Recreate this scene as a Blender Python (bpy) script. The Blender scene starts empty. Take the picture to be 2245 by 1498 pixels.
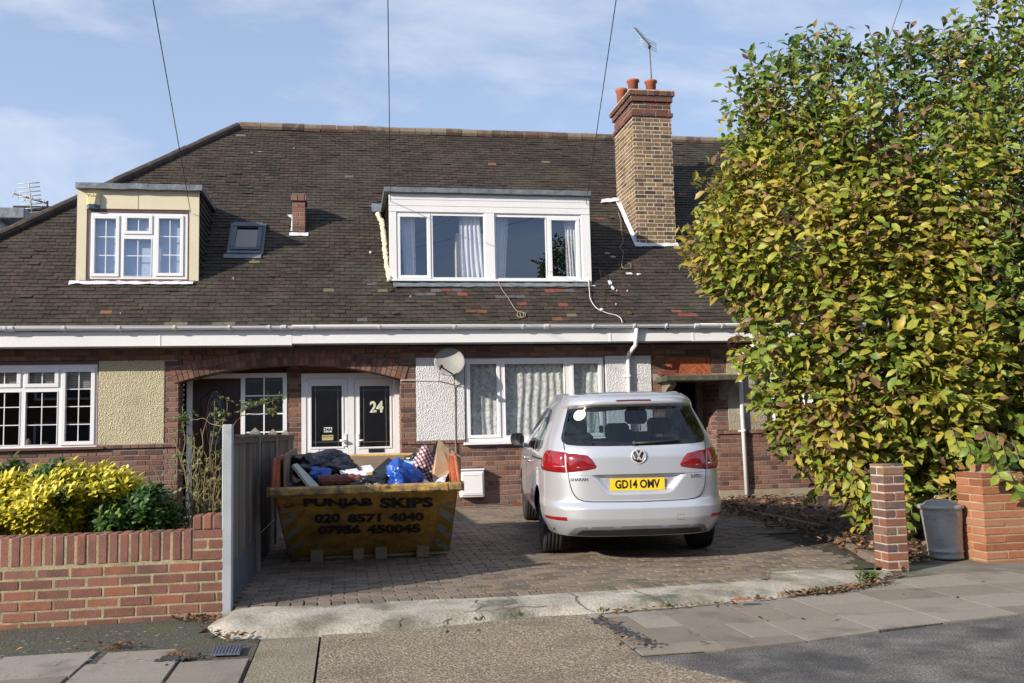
import bpy, math, random
from mathutils import Vector, Matrix, noise
from mathutils.geometry import delaunay_2d_cdt
R = math.radians
sin, cos, pi = math.sin, math.cos, math.pi
S = bpy.context.scene
# ------------------------------------------------------------------ camera
FPX, PITCH, ROLL, YAW = 2080.0, R(5.44), R(1.35), R(10.0)
CAM = Vector((0, 0, 1.32))
fw = Vector((sin(YAW)*cos(PITCH), cos(YAW)*cos(PITCH), sin(PITCH)))
r0 = Vector((cos(YAW), -sin(YAW), 0)); u0 = r0.cross(fw)
rt = r0*cos(ROLL) - u0*sin(ROLL); up = u0*cos(ROLL) + r0*sin(ROLL)
cd = bpy.data.cameras.new('camera'); cam = bpy.data.objects.new('camera', cd)
S.collection.objects.link(cam); S.camera = cam
cd.sensor_width = 36; cd.lens = FPX/2245*36; cd.clip_end = 3000; cd.clip_start = .05
m3 = Matrix((rt, up, -fw)).transposed()
cam.matrix_world = Matrix.Translation(CAM) @ m3.to_4x4()
# ------------------------------------------------------------------ world + sun
SUN_AZ, SUN_EL = R(28.5), R(23.3)          # shadows run towards +X rotated by SUN_AZ
W = bpy.data.worlds.new("World"); S.world = W; W.use_nodes = True
nt = W.node_tree; nt.nodes.clear()
def N(tree, t, **k):
    n = tree.nodes.new(t)
    for a, b in k.items():
        if a.startswith('i_'): n.inputs[a[2:]].default_value = b
        else: setattr(n, a, b)
    return n
wo = N(nt, 'ShaderNodeOutputWorld'); bg = N(nt, 'ShaderNodeBackground'); bg.inputs['Strength'].default_value = .105
sky = N(nt, 'ShaderNodeTexSky', sky_type='NISHITA', sun_disc=False, sun_elevation=SUN_EL, sun_rotation=R(241.5), air_density=1.0, dust_density=.6, ozone_density=3.0)
tc = N(nt, 'ShaderNodeTexCoord'); mp = N(nt, 'ShaderNodeMapping'); mp.inputs['Scale'].default_value = (2.2, 1.6, 5.5); mp.inputs['Rotation'].default_value = (0.1, R(24), R(-15))
ns = N(nt, 'ShaderNodeTexNoise'); ns.inputs['Scale'].default_value = 1.5; ns.inputs['Detail'].default_value = 10; ns.inputs['Roughness'].default_value = .58; ns.inputs['Distortion'].default_value = .35
cr = N(nt, 'ShaderNodeValToRGB'); cr.color_ramp.elements[0].position = .45; cr.color_ramp.elements[1].position = .70
cr.color_ramp.elements[0].color = (0, 0, 0, 1); cr.color_ramp.elements[1].color = (.75, .75, .75, 1)
sx = N(nt, 'ShaderNodeSeparateXYZ'); hz = N(nt, 'ShaderNodeMapRange'); hz.inputs['From Min'].default_value = .02; hz.inputs['From Max'].default_value = .42
hz.inputs['To Min'].default_value = .78; hz.inputs['To Max'].default_value = .50
mx = N(nt, 'ShaderNodeMath', operation='ADD', use_clamp=True)
mix = N(nt, 'ShaderNodeMix', data_type='RGBA')
mix.inputs[7].default_value = (4.3, 5.4, 7.6, 1)
L = nt.links.new
L(tc.outputs['Generated'], mp.inputs['Vector']); L(mp.outputs[0], ns.inputs['Vector']); L(ns.outputs['Fac'], cr.inputs[0])
L(tc.outputs['Generated'], sx.inputs[0]); L(sx.outputs['Z'], hz.inputs['Value'])
mixc = N(nt, 'ShaderNodeMix', data_type='RGBA'); mixc.inputs[7].default_value = (6.2, 6.5, 7.3, 1)
L(hz.outputs[0], mix.inputs[0]); L(sky.outputs[0], mix.inputs[6]); L(mix.outputs[2], mixc.inputs[6]); L(cr.outputs[0], mixc.inputs[0]); L(mixc.outputs[2], bg.inputs['Color']); L(bg.outputs[0], wo.inputs['Surface'])
sd = bpy.data.lights.new('sun', 'SUN'); so = bpy.data.objects.new('sun', sd); S.collection.objects.link(so)
sd.energy = 5.0; sd.angle = R(.53); sd.color = (1, .90, .765)
sdir = Vector((cos(SUN_AZ)*cos(SUN_EL), sin(SUN_AZ)*cos(SUN_EL), -sin(SUN_EL)))
so.rotation_euler = sdir.to_track_quat('-Z', 'Y').to_euler()
S.view_settings.view_transform = 'Standard'; S.view_settings.look = 'None'; S.view_settings.gamma = 1
S.view_settings.exposure = .40
# ------------------------------------------------------------------ picture measurements -> points on real planes
def ray(x, y): return fw + rt*((x-1122.5)/FPX) - up*((y-749)/FPX)
def atY(x, y, Y): d = ray(x, y); return CAM + d*(Y/d.y)
def atX(x, y, X): d = ray(x, y); return CAM + d*(X/d.x)
def atZ(x, y, z): d = ray(x, y); return CAM + d*((z-CAM.z)/d.z)
ROOF_Y, ROOF_Z = 14.2, 2.956
def onroof(x, y): d = ray(x, y); t = (ROOF_Z-ROOF_Y-CAM.z)/(d.z-d.y); return CAM + d*t
def rz(Y): return ROOF_Z + (Y-ROOF_Y)
def prect(x0, y0, x1, y1, Y):
    xm, ym = (x0+x1)/2, (y0+y1)/2
    return atY(x0, ym, Y).x, atY(x1, ym, Y).x, atY(xm, y1, Y).z, atY(xm, y0, Y).z
def gz(Y): return max(0, min(.143, .027*(Y-9.2)))
# ------------------------------------------------------------------ mesh builder
class MB:
    def __init__(s): s.v = []; s.f = []; s.m = []; s.t = []; s.sm = []
    def add(s, vs, fs, m=0, t=None, smooth=False):
        o = len(s.v); t = random.random() if t is None else t
        s.v += [tuple(a) for a in vs]; s.t += [t]*len(vs)
        for f in fs: s.f.append(tuple(i+o for i in f)); s.m.append(m); s.sm.append(smooth)
        return s
    def box(s, x0, x1, y0, y1, z0, z1, m=0, t=None, ch=0, tf=None):
        P = lambda x, y, z: (x, y, z) if tf is None else tf(x, y, z)
        if ch <= 0:
            v = [P(*p) for p in ((x0,y0,z0),(x1,y0,z0),(x1,y1,z0),(x0,y1,z0),(x0,y0,z1),(x1,y0,z1),(x1,y1,z1),(x0,y1,z1))]
            return s.add(v, [(0,3,2,1),(4,5,6,7),(0,1,5,4),(1,2,6,5),(2,3,7,6),(3,0,4,7)], m, t)
        v = []; idx = {}
        X = (x0, x1); Y = (y0, y1); Z = (z0, z1)
        for i in (0,1):
            for j in (0,1):
                for k in (0,1):
                    sx_, sy_, sz_ = (1-2*i)*ch, (1-2*j)*ch, (1-2*k)*ch
                    for a, q in enumerate(((0,1,1),(1,0,1),(1,1,0))):
                        idx[i,j,k,a] = len(v); v.append(P(X[i]+sx_*q[0], Y[j]+sy_*q[1], Z[k]+sz_*q[2]))
        f = []
        for i in (0,1): f.append([idx[i,0,0,0],idx[i,1,0,0],idx[i,1,1,0],idx[i,0,1,0]])
        for j in (0,1): f.append([idx[0,j,0,1],idx[1,j,0,1],idx[1,j,1,1],idx[0,j,1,1]])
        for k in (0,1): f.append([idx[0,0,k,2],idx[1,0,k,2],idx[1,1,k,2],idx[0,1,k,2]])
        for a in (0,1):
            for b in (0,1):
                f.append([idx[0,a,b,1],idx[1,a,b,1],idx[1,a,b,2],idx[0,a,b,2]])
                f.append([idx[a,0,b,0],idx[a,1,b,0],idx[a,1,b,2],idx[a,0,b,2]])
                f.append([idx[a,b,0,0],idx[a,b,1,0],idx[a,b,1,1],idx[a,b,0,1]])
        for i in (0,1):
            for j in (0,1):
                for k in (0,1): f.append([idx[i,j,k,0],idx[i,j,k,1],idx[i,j,k,2]])
        return s.add(v, f, m, t)
    def tube(s, pts, r, n=8, m=0, t=None, cap=True, smooth=True):
        pts = [Vector(p) for p in pts]; rs = r if isinstance(r, (list, tuple)) else [r]*len(pts)
        v = []; f = []; last = None
        for i, p in enumerate(pts):
            d = (pts[min(i+1, len(pts)-1)] - pts[max(i-1, 0)]).normalized()
            a = last if last is not None else (Vector((0,0,1)) if abs(d.z) < .9 else Vector((1,0,0)))
            u = (a - d*a.dot(d)).normalized(); w = d.cross(u); last = u
            for k in range(n): q = 2*pi*k/n; v.append(p + (u*cos(q)+w*sin(q))*rs[i])
        for i in range(len(pts)-1):
            for k in range(n): f.append((i*n+k, i*n+(k+1)%n, (i+1)*n+(k+1)%n, (i+1)*n+k))
        if cap: f.append(tuple(range(n-1, -1, -1))); f.append(tuple((len(pts)-1)*n+k for k in range(n)))
        return s.add(v, f, m, t, smooth)
    def lathe(s, c, prof, n=24, m=0, t=None, smooth=True, axis=None):
        c = Vector(c); v = []; f = []
        q = (axis or Vector((0,0,1))).to_track_quat('Z', 'Y')
        for r, z in prof:
            for k in range(n): a = 2*pi*k/n; v.append(c + q @ Vector((r*cos(a), r*sin(a), z)))
        for i in range(len(prof)-1):
            for k in range(n): f.append((i*n+k, i*n+(k+1)%n, (i+1)*n+(k+1)%n, (i+1)*n+k))
        if prof[0][0] > 1e-6: f.append(tuple(range(n-1, -1, -1)))
        if prof[-1][0] > 1e-6: f.append(tuple((len(prof)-1)*n+k for k in range(n)))
        return s.add(v, f, m, t, smooth)
    def quad(s, a, b, c, d, m=0, t=None): return s.add([a, b, c, d], [(0,1,2,3)], m, t)
    def prism(s, poly, off, m=0, t=None):
        n = len(poly); off = Vector(off); v = [Vector(p) for p in poly]; v += [p+off for p in v]
        return s.add(v, [tuple(range(n)), tuple(range(2*n-1, n-1, -1))] + [(i, (i+1)%n, (i+1)%n+n, i+n) for i in range(n)], m, t)
    def grid(s, fn, nu, nv, m=0, t=None, smooth=True, thick=None):
        v = [fn(i/nu, j/nv) for j in range(nv+1) for i in range(nu+1)]
        f = [(j*(nu+1)+i, j*(nu+1)+i+1, (j+1)*(nu+1)+i+1, (j+1)*(nu+1)+i) for j in range(nv) for i in range(nu)]
        return s.add(v, f, m, t, smooth)
    def build(s, name, mats, parent=None, off=None, fix=False):
        me = bpy.data.meshes.new(name); me.from_pydata(s.v, [], s.f)
        mats = mats if isinstance(mats, (list, tuple)) else [mats]
        for k in mats: me.materials.append(k)
        me.polygons.foreach_set('material_index', s.m); me.polygons.foreach_set('use_smooth', s.sm)
        at = me.attributes.new('tint', 'FLOAT', 'POINT'); at.data.foreach_set('value', s.t)
        if fix:
            import bmesh
            b = bmesh.new(); b.from_mesh(me); bmesh.ops.recalc_face_normals(b, faces=b.faces); b.to_mesh(me); b.free()
        me.update(); o = bpy.data.objects.new(name, me); S.collection.objects.link(o)
        if parent is not None:
            o.parent = parent
            if parent.parent is None and parent.type == 'EMPTY' and off is None: o.location = -Vector(parent.location)
            if off is not None: o.location = off
        return o
def tag(o, label=None, cat=None, group=None, kind=None):
    if label: o['label'] = label
    if cat: o['category'] = cat
    if group: o['group'] = group
    if kind: o['kind'] = kind
    return o
def thing(name, label, cat, loc, group=None, rz_=0):
    o = bpy.data.objects.new(name, None); S.collection.objects.link(o); o.location = loc; o.rotation_euler = (0, 0, rz_)
    o.empty_display_size = .2
    return tag(o, label, cat, group)
def textmesh(body, size, ext=.001, offset=0.0, align='CENTER', xs=1.0):
    c = bpy.data.curves.new('t', 'FONT'); c.body = body; c.size = size; c.extrude = ext; c.offset = offset; c.align_x = align; c.align_y = 'CENTER'; c.resolution_u = 3
    o = bpy.data.objects.new('t', c); S.collection.objects.link(o)
    bpy.context.view_layer.update(); dg = bpy.context.evaluated_depsgraph_get(); me = bpy.data.meshes.new_from_object(o.evaluated_get(dg))
    v = [(p.co.x*xs, p.co.y, p.co.z) for p in me.vertices]; f = [tuple(p.vertices) for p in me.polygons]
    bpy.data.objects.remove(o); bpy.data.curves.remove(c); bpy.data.meshes.remove(me)
    return v, f
# ------------------------------------------------------------------ materials
def mat(name, cols, rough=.8, attr=False, nscale=6, ndetail=6, mottle=.15, mscale=40, bump=.0, bscale=60, metallic=0, spec=.5, stretch=None,
        dirt=None, dscale=2, dlo=.55, dhi=.75, coat=0, trans=0, amix=.35, bdetail=4, alpha=None, voro=None):
    m = bpy.data.materials.new(name); m.use_nodes = True; t = m.node_tree; L = t.links.new
    b = t.nodes['Principled BSDF']; b.inputs['Roughness'].default_value = rough; b.inputs['Metallic'].default_value = metallic
    b.inputs['Specular IOR Level'].default_value = spec; b.inputs['Coat Weight'].default_value = coat
    tc = N(t, 'ShaderNodeTexCoord'); vec = tc.outputs['Object']
    if stretch:
        mp = N(t, 'ShaderNodeMapping'); mp.inputs['Scale'].default_value = stretch; L(vec, mp.inputs[0]); vec = mp.outputs[0]
    n1 = N(t, 'ShaderNodeTexNoise'); n1.inputs['Scale'].default_value = nscale; n1.inputs['Detail'].default_value = ndetail; L(vec, n1.inputs['Vector'])
    fac = n1.outputs['Fac']
    if not attr:
        mr = N(t, 'ShaderNodeMapRange'); mr.inputs['From Min'].default_value = .3; mr.inputs['From Max'].default_value = .7; L(fac, mr.inputs['Value']); fac = mr.outputs[0]
    if attr:
        a = N(t, 'ShaderNodeAttribute', attribute_name='tint'); ad = N(t, 'ShaderNodeMath', operation='MULTIPLY_ADD'); ad.inputs[1].default_value = amix; 
        sb = N(t, 'ShaderNodeMath', operation='SUBTRACT'); sb.inputs[1].default_value = .5; L(fac, sb.inputs[0])
        L(sb.outputs[0], ad.inputs[0]); L(a.outputs['Fac'], ad.inputs[2]); fac = ad.outputs[0]
    cr = N(t, 'ShaderNodeValToRGB'); e = cr.color_ramp.elements
    cols = [(c if len(c) == 4 else (*c, i/max(1, len(cols)-1))) for i, c in enumerate(cols)]   # (r,g,b,pos)
    while len(e) < len(cols): e.new(.5)
    while len(e) > len(cols): e.remove(e[-1])
    for q, c in zip(e, cols): q.position = c[3]; q.color = (c[0], c[1], c[2], 1)
    L(fac, cr.inputs[0]); col = cr.outputs[0]
    if mottle:
        n2 = N(t, 'ShaderNodeTexNoise'); n2.inputs['Scale'].default_value = mscale; n2.inputs['Detail'].default_value = 5; L(vec, n2.inputs['Vector'])
        mr = N(t, 'ShaderNodeMapRange'); mr.inputs['From Min'].default_value = .25; mr.inputs['From Max'].default_value = .75; mr.inputs['To Min'].default_value = 1-mottle; mr.inputs['To Max'].default_value = 1+mottle
        L(n2.outputs['Fac'], mr.inputs['Value']); vm = N(t, 'ShaderNodeVectorMath', operation='SCALE'); L(col, vm.inputs[0]); L(mr.outputs[0], vm.inputs['Scale']); col = vm.outputs[0]
    if dirt:
        n3 = N(t, 'ShaderNodeTexNoise'); n3.inputs['Scale'].default_value = dscale; n3.inputs['Detail'].default_value = 9; n3.inputs['Roughness'].default_value = .6; L(vec, n3.inputs['Vector'])
        mr = N(t, 'ShaderNodeMapRange'); mr.inputs['From Min'].default_value = dlo; mr.inputs['From Max'].default_value = dhi; L(n3.outputs['Fac'], mr.inputs['Value'])
        mm = N(t, 'ShaderNodeMix', data_type='RGBA'); mm.inputs[7].default_value = (*dirt, 1); L(mr.outputs[0], mm.inputs[0]); L(col, mm.inputs[6]); col = mm.outputs[2]
    L(col, b.inputs['Base Color'])
    if bump:
        if voro:
            n4 = N(t, 'ShaderNodeTexVoronoi'); n4.inputs['Scale'].default_value = bscale; h = n4.outputs['Distance']
        else:
            n4 = N(t, 'ShaderNodeTexNoise'); n4.inputs['Scale'].default_value = bscale; n4.inputs['Detail'].default_value = bdetail; h = n4.outputs['Fac']
        L(vec, n4.inputs['Vector'])
        bp = N(t, 'ShaderNodeBump'); bp.inputs['Strength'].default_value = min(1, bump); bp.inputs['Distance'].default_value = .01*max(1, bump); L(h, bp.inputs['Height']); L(bp.outputs[0], b.inputs['Normal'])
    if trans:
        tr = N(t, 'ShaderNodeBsdfTranslucent'); L(col, tr.inputs['Color']); ms = N(t, 'ShaderNodeMixShader'); ms.inputs[0].default_value = trans
        L(b.outputs[0], ms.inputs[1]); L(tr.outputs[0], ms.inputs[2]); L(ms.outputs[0], t.nodes['Material Output'].inputs['Surface'])
    return m
def glass(name, tint=(.8, .85, .88), ior=1.5, rough=.0, rmul=1.0, bump=0, gcol=(1, 1, 1)):
    m = bpy.data.materials.new(name); m.use_nodes = True; t = m.node_tree; t.nodes.clear(); L = t.links.new
    o = N(t, 'ShaderNodeOutputMaterial'); tr = N(t, 'ShaderNodeBsdfTransparent'); tr.inputs[0].default_value = (*tint, 1)
    g = N(t, 'ShaderNodeBsdfGlossy'); g.inputs['Roughness'].default_value = rough; g.inputs['Color'].default_value = (*gcol, 1)
    f0 = ((ior-1)/(ior+1))**2*rmul; fr = N(t, 'ShaderNodeLayerWeight'); fr.inputs['Blend'].default_value = .5; po = N(t, 'ShaderNodeMath', operation='POWER'); po.inputs[1].default_value = 5; L(fr.outputs['Facing'], po.inputs[0]); mu = N(t, 'ShaderNodeMath', operation='MULTIPLY_ADD', use_clamp=True); mu.inputs[1].default_value = 1-f0; mu.inputs[2].default_value = f0
    ms = N(t, 'ShaderNodeMixShader'); L(po.outputs[0], mu.inputs[0]); L(mu.outputs[0], ms.inputs[0]); L(tr.outputs[0], ms.inputs[1]); L(g.outputs[0], ms.inputs[2]); L(ms.outputs[0], o.inputs[0])
    if bump:
        tc = N(t, 'ShaderNodeTexCoord'); n = N(t, 'ShaderNodeTexNoise'); n.inputs['Scale'].default_value = 60; bp = N(t, 'ShaderNodeBump'); bp.inputs['Strength'].default_value = bump; bp.inputs['Distance'].default_value = .01
        L(tc.outputs['Object'], n.inputs['Vector']); L(n.outputs['Fac'], bp.inputs['Height']); L(bp.outputs[0], g.inputs['Normal']); L(bp.outputs[0], fr.inputs['Normal'])
    return m
M = {}
M['brick'] = mat('house_brick', [(.085,.05,.043),(.16,.076,.056),(.205,.10,.072),(.26,.135,.095),(.16,.105,.085)], .9, True, 30, 4, .28, 90, .5, 120, dirt=(.07,.05,.042), dscale=1.3, dlo=.55, dhi=.85)
M['mortar'] = mat('grey_mortar', [(.16,.14,.12),(.36,.325,.28)], .95, False, 3, 5, .3, 80, .5, 200)
M['mortar_d'] = mat('dark_mortar', [(.10,.085,.072),(.17,.145,.12)], .95, False, 3, 5, .3, 80, .5, 200)
M['brick_front'] = mat('garden_wall_brick', [(.18,.08,.059),(.24,.105,.078),(.27,.13,.10),(.32,.125,.075)], .9, True, 14, 6, .32, 120, .9, 180, dirt=(.13,.075,.06), dscale=5, dlo=.5, dhi=.75, amix=.9)
M['mortar_sand'] = mat('sand_mortar', [(.28,.24,.145),(.46,.40,.25)], .95, False, 6, 6, .4, 120, .9, 160, dirt=(.15,.12,.07), dscale=4)
M['brick_pier'] = mat('pier_brick', [(.09,.07,.075),(.17,.075,.05),(.25,.10,.06),(.25,.14,.08),(.13,.085,.075)], .9, True, 12, 6, .3, 100, .9, 160, amix=.7)
M['mortar_white'] = mat('pale_mortar', [(.36,.33,.27),(.58,.53,.45)], .95, False, 6, 6, .3, 120, .8, 160, dirt=(.2,.17,.12), dscale=6)
M['brick_orange'] = mat('orange_brick', [(.22,.08,.04),(.33,.12,.055),(.38,.15,.075),(.36,.18,.10)], .9, True, 14, 6, .25, 110, .9, 160, amix=.8)
M['stock'] = mat('yellow_stock_brick', [(.04,.034,.03),(.15,.10,.06),(.22,.155,.075),(.19,.115,.075),(.07,.055,.045),(.27,.18,.08)], .92, True, 12, 6, .35, 60, 1.0, 90, amix=.6)
M['mortar_st'] = mat('chimney_mortar', [(.42,.35,.26),(.58,.49,.37)], .95, False, 6, 6, .3, 60, .6, 120)
M['chim_red'] = mat('chimney_red_brick', [(.05,.03,.03),(.13,.05,.038),(.17,.07,.05),(.06,.045,.042)], .9, True, 12, 6, .3, 60, .8, 100, amix=.5)
M['tile'] = mat('clay_roof_tile', [(.028,.023,.020),(.048,.037,.030),(.038,.032,.027),(.068,.049,.038),(.054,.046,.036)], .85, True, 3, 8, .45, 30, .6, 90, spec=.3, dirt=(.075,.072,.052), dscale=1.3, dlo=.50, dhi=.78, amix=.8)
M['tile_red'] = mat('red_tile', [(.16,.045,.035),(.24,.065,.05)], .85, True, 20, 4, .3, 60, .4, 90, dirt=(.07,.05,.04), dscale=14, dlo=.5, dhi=.7)
M['tile_or'] = mat('orange_tile', [(.12,.055,.032),(.22,.095,.045)], .85, True, 20, 4, .3, 60, .4, 90, dirt=(.07,.05,.04), dscale=14, dlo=.48, dhi=.7)
M['tile_gr'] = mat('slate_tile', [(.075,.075,.075),(.11,.11,.105)], .8, True, 20, 4, .3, 60, .4, 90)
M['tile_li'] = mat('lichen_tile', [(.09,.08,.05),(.16,.14,.085)], .9, True, 20, 4, .3, 60, .4, 90)
M['ridge'] = mat('ridge_tile_clay', [(.09,.06,.045),(.16,.09,.065),(.22,.18,.13)], .9, True, 8, 6, .4, 50, .8, 90, dirt=(.20,.19,.13), dscale=6, dlo=.5, dhi=.7, amix=.6)
M['hiptile'] = mat('hip_tile_clay', [(.045,.032,.026),(.07,.05,.04)], .9, True, 8, 6, .4, 50, .8, 90, dirt=(.12,.12,.08), dscale=3, dlo=.58, dhi=.75)
M['white'] = mat('white_upvc', [(.76,.77,.79),(.80,.80,.81)], .32, False, 1, 3, .02, 30)
M['fascia'] = mat('white_fascia_board', [(.74,.75,.77),(.80,.80,.81)], .4, False, 1.2, 4, .03, 30, dirt=(.55,.54,.50), dscale=1.5, dlo=.6, dhi=.95)
M['whitewood'] = mat('white_cladding', [(.74,.74,.75),(.80,.79,.79)], .5, False, 2, 4, .03, 30, dirt=(.5,.48,.44), dscale=2.5, dlo=.62, dhi=.9)
M['render_w'] = mat('white_pebbledash', [(.74,.74,.77),(.82,.81,.82)], .95, False, 40, 4, .10, 90, 1.9, 70, bdetail=2, voro=True, dirt=(.52,.51,.50), dscale=2.2, dlo=.55, dhi=.85)
M['render_c'] = mat('cream_pebbledash', [(.55,.49,.32),(.63,.57,.39)], .95, False, 40, 4, .14, 90, 1.9, 75, bdetail=2, voro=True, dirt=(.42,.37,.26), dscale=2.2, dlo=.55, dhi=.85)
M['render_g'] = mat('grey_pebbledash', [(.33,.30,.23),(.44,.40,.32)], .95, False, 3, 3, .25, 90, 3, 60, dirt=(.2,.18,.14), dscale=2, dlo=.55, dhi=.9)
M['plinth'] = mat('cement_plinth', [(.27,.23,.165),(.36,.31,.235)], .95, False, 2, 6, .15, 60, .5, 60, dirt=(.17,.14,.10), dscale=3)
M['cream'] = mat('cream_paint', [(.62,.56,.40),(.67,.61,.45)], .55, False, 1.5, 4, .04, 30, dirt=(.42,.37,.27), dscale=3, dlo=.64, dhi=.9)
M['brownwood'] = mat('brown_timber', [(.10,.045,.038),(.14,.062,.05)], .55, False, 6, 4, .15, 40)
M['lead'] = mat('lead_sheet', [(.13,.15,.17),(.22,.245,.27)], .55, False, 7, 6, .2, 50, 1.2, 9, metallic=.2, dirt=(.33,.35,.37), dscale=5, dlo=.6, dhi=.8)
M['flash'] = mat('white_flashing', [(.52,.53,.58),(.74,.74,.77)], .6, False, 8, 6, .2, 40, 1.5, 30, dirt=(.3,.28,.26), dscale=9, dlo=.6, dhi=.75)
M['foam'] = mat('expanding_foam', [(.62,.55,.38),(.75,.70,.55)], .9, False, 9, 6, .15, 60, 2.5, 40)
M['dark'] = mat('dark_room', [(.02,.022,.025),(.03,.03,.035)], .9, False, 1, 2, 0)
M['cur'] = mat('white_curtain', [(.70,.71,.75),(.80,.80,.82)], .9, False, 3, 3, .05, 30, trans=.25)
M['cur_trim'] = mat('lace_trim', [(.28,.25,.25),(.62,.6,.6)], .9, False, 60, 3, .2, 90)
M['net'] = mat('net_curtain', [(.36,.37,.36),(.78,.78,.75)], .95, False, 26, 6, .35, 70, .6, 60, stretch=(1,1,.7))
M['blind'] = mat('venetian_blind', [(.30,.29,.26),(.36,.35,.31)], .6, False, 3, 3, .05, 30)
M['gl'] = glass('window_glass', (.88,.90,.91), 1.5, 0, 2.4)
M['gl_sky'] = glass('dormer_glass', (.93,.95,.98), 1.6, 0, 3.0, gcol=(.66,.80,1))
M['gl_d'] = glass('leaded_door_glass', (.55,.60,.66), 1.5, .25, 2.6, bump=.10)
M['hall'] = mat('dim_hallway', [(.10,.11,.13),(.14,.15,.17)], .9, mottle=.1)
M['gl_v'] = glass('rooflight_glass', (.06,.08,.11), 1.6, .05, 3.0)
M['lightgrey'] = mat('grey_plastic', [(.22,.22,.21),(.26,.26,.25)], .6, False, 4, 4, .06, 40)
M['black'] = mat('black_plastic', [(.014,.015,.018),(.022,.023,.026)], .45, False, 4, 4, .1, 40)
M['cable'] = mat('black_cable', [(.02,.02,.022),(.03,.03,.03)], .6, mottle=0)
M['cable_w'] = mat('white_cable', [(.55,.53,.50),(.70,.68,.65)], .6, mottle=0)
M['cable_b'] = mat('brown_cable', [(.22,.16,.11),(.33,.25,.18)], .6, mottle=0)
M['velux'] = mat('rooflight_frame', [(.06,.075,.10),(.085,.10,.13)], .45, False, 4, 4, .1, 40)
M['pot'] = mat('terracotta_pot', [(.33,.095,.05),(.42,.14,.08)], .8, False, 5, 4, .15, 40)
M['metal'] = mat('grey_metal', [(.30,.30,.31),(.40,.40,.41)], .45, False, 5, 4, .1, 40, metallic=.6)
M['rustm'] = mat('dark_metal', [(.07,.06,.06),(.12,.10,.09)], .6, False, 8, 4, .2, 40, metallic=.3)
M['concrete'] = mat('weathered_concrete', [(.18,.155,.11),(.37,.335,.275),(.47,.435,.37)], .95, False, 2.6, 9, .3, 60, .9, 40, dirt=(.12,.115,.08), dscale=2.1, dlo=.50, dhi=.66)
M['post'] = mat('concrete_post', [(.33,.36,.39),(.42,.45,.48)], .9, False, 4, 6, .12, 90, .4, 120, dirt=(.27,.26,.22), dscale=7, dlo=.62, dhi=.8)
M['fence'] = mat('weathered_timber', [(.055,.045,.038),(.13,.105,.085),(.19,.155,.12)], .95, True, 5, 6, .3, 60, .6, 60, stretch=(3,3,.6), amix=.9)
M['slab'] = mat('paving_slab', [(.185,.155,.122),(.25,.215,.175),(.29,.26,.215)], .95, True, 5, 8, .30, 180, .5, 140, dirt=(.10,.095,.07), dscale=2.2, dlo=.55, dhi=.8, amix=.5)
M['aggr'] = mat('exposed_aggregate', [(.09,.07,.045),(.25,.20,.135),(.50,.42,.31)], .95, False, 70, 4, .45, 45, 1.6, 75, dirt=(.13,.105,.07), dscale=1.7, dlo=.5, dhi=.75)
M['aggr2'] = mat('ribbed_concrete', [(.12,.10,.062),(.25,.215,.15),(.33,.29,.21)], .95, False, 50, 7, .35, 110, 1.0, 75, dirt=(.13,.12,.07), dscale=2, dlo=.45, dhi=.75)
M['asph2'] = mat('tarmac_crumb', [(.03,.03,.032),(.06,.06,.06)], .95, mottle=.3)
M['asph'] = mat('asphalt', [(.068,.062,.056),(.205,.193,.178)], .9, False, 3.2, 12, .9, 75, 1.6, 80, dirt=(.045,.045,.05), dscale=1.5, dlo=.48, dhi=.66)
M['footc'] = mat('worn_concrete', [(.13,.115,.09),(.19,.17,.14),(.23,.205,.17)], .95, False, 3, 8, .3, 150, .6, 120, dirt=(.085,.095,.045), dscale=2.0, dlo=.52, dhi=.72)
M['paleback'] = mat('pale_blue_backing', [(.42,.50,.62),(.46,.54,.66)], .9, mottle=.03)  # even pale blue for the lining and sheet behind the left dormer panes
M['soil'] = mat('dark_soil', [(.03,.022,.016),(.07,.052,.038)], .98, False, 9, 8, .4, 60, 2, 30)
M['moss'] = mat('mossy_tarmac', [(.055,.055,.042),(.10,.09,.07)], .98, False, 20, 8, .5, 120, 1.4, 60, dirt=(.085,.095,.02), dscale=2.3, dlo=.54, dhi=.68)
M['paver'] = mat('block_paver', [(.12,.093,.074),(.195,.15,.115),(.235,.175,.13),(.16,.135,.11)], .93, True, 14, 6, .3, 140, .7, 140, dirt=(.075,.075,.05), dscale=2.4, dlo=.55, dhi=.75)
M['joint'] = mat('joint_sand', [(.035,.032,.02),(.06,.065,.03)], .98, False, 9, 6, .3, 60)
M['mosspatch'] = mat('green_moss', [(.04,.055,.018),(.07,.085,.03)], .98, False, 30, 6, .3, 90, 1, 90)
M['lich2'] = mat('ground_lichen', [(.28,.27,.24),(.42,.41,.37)], .95, mottle=.1)
M['lich'] = mat('lichen_spot', [(.42,.42,.38),(.55,.55,.5)], .95, mottle=0)
M['litter'] = mat('dead_leaf', [(.055,.028,.016),(.13,.065,.035),(.24,.13,.065),(.33,.20,.11)], .85, True, 20, 3, .2, 60, trans=.15)
M['leaf'] = mat('shrub_leaf', [(.06,.11,.03),(.115,.19,.032),(.20,.265,.038),(.34,.33,.045),(.40,.30,.055),(.24,.14,.07),(.14,.075,.05)], .45, True, 12, 4, .22, 40, spec=.35, trans=.22, amix=.25)
M['twig'] = mat('grey_twig', [(.12,.09,.065),(.22,.18,.13)], .9, False, 8, 4, .2, 60, .4, 60)
M['leaf_y'] = mat('golden_leaf', [(.025,.07,.018),(.06,.13,.02),(.33,.36,.025),(.60,.53,.04),(.74,.68,.14)], .38, True, 12, 3, .12, 40, spec=.5, trans=.22, amix=.1)
M['leaf_r'] = mat('rose_leaf', [(.05,.08,.02),(.14,.18,.05),(.24,.24,.08)], .5, True, 12, 3, .12, 40, trans=.3)
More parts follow.
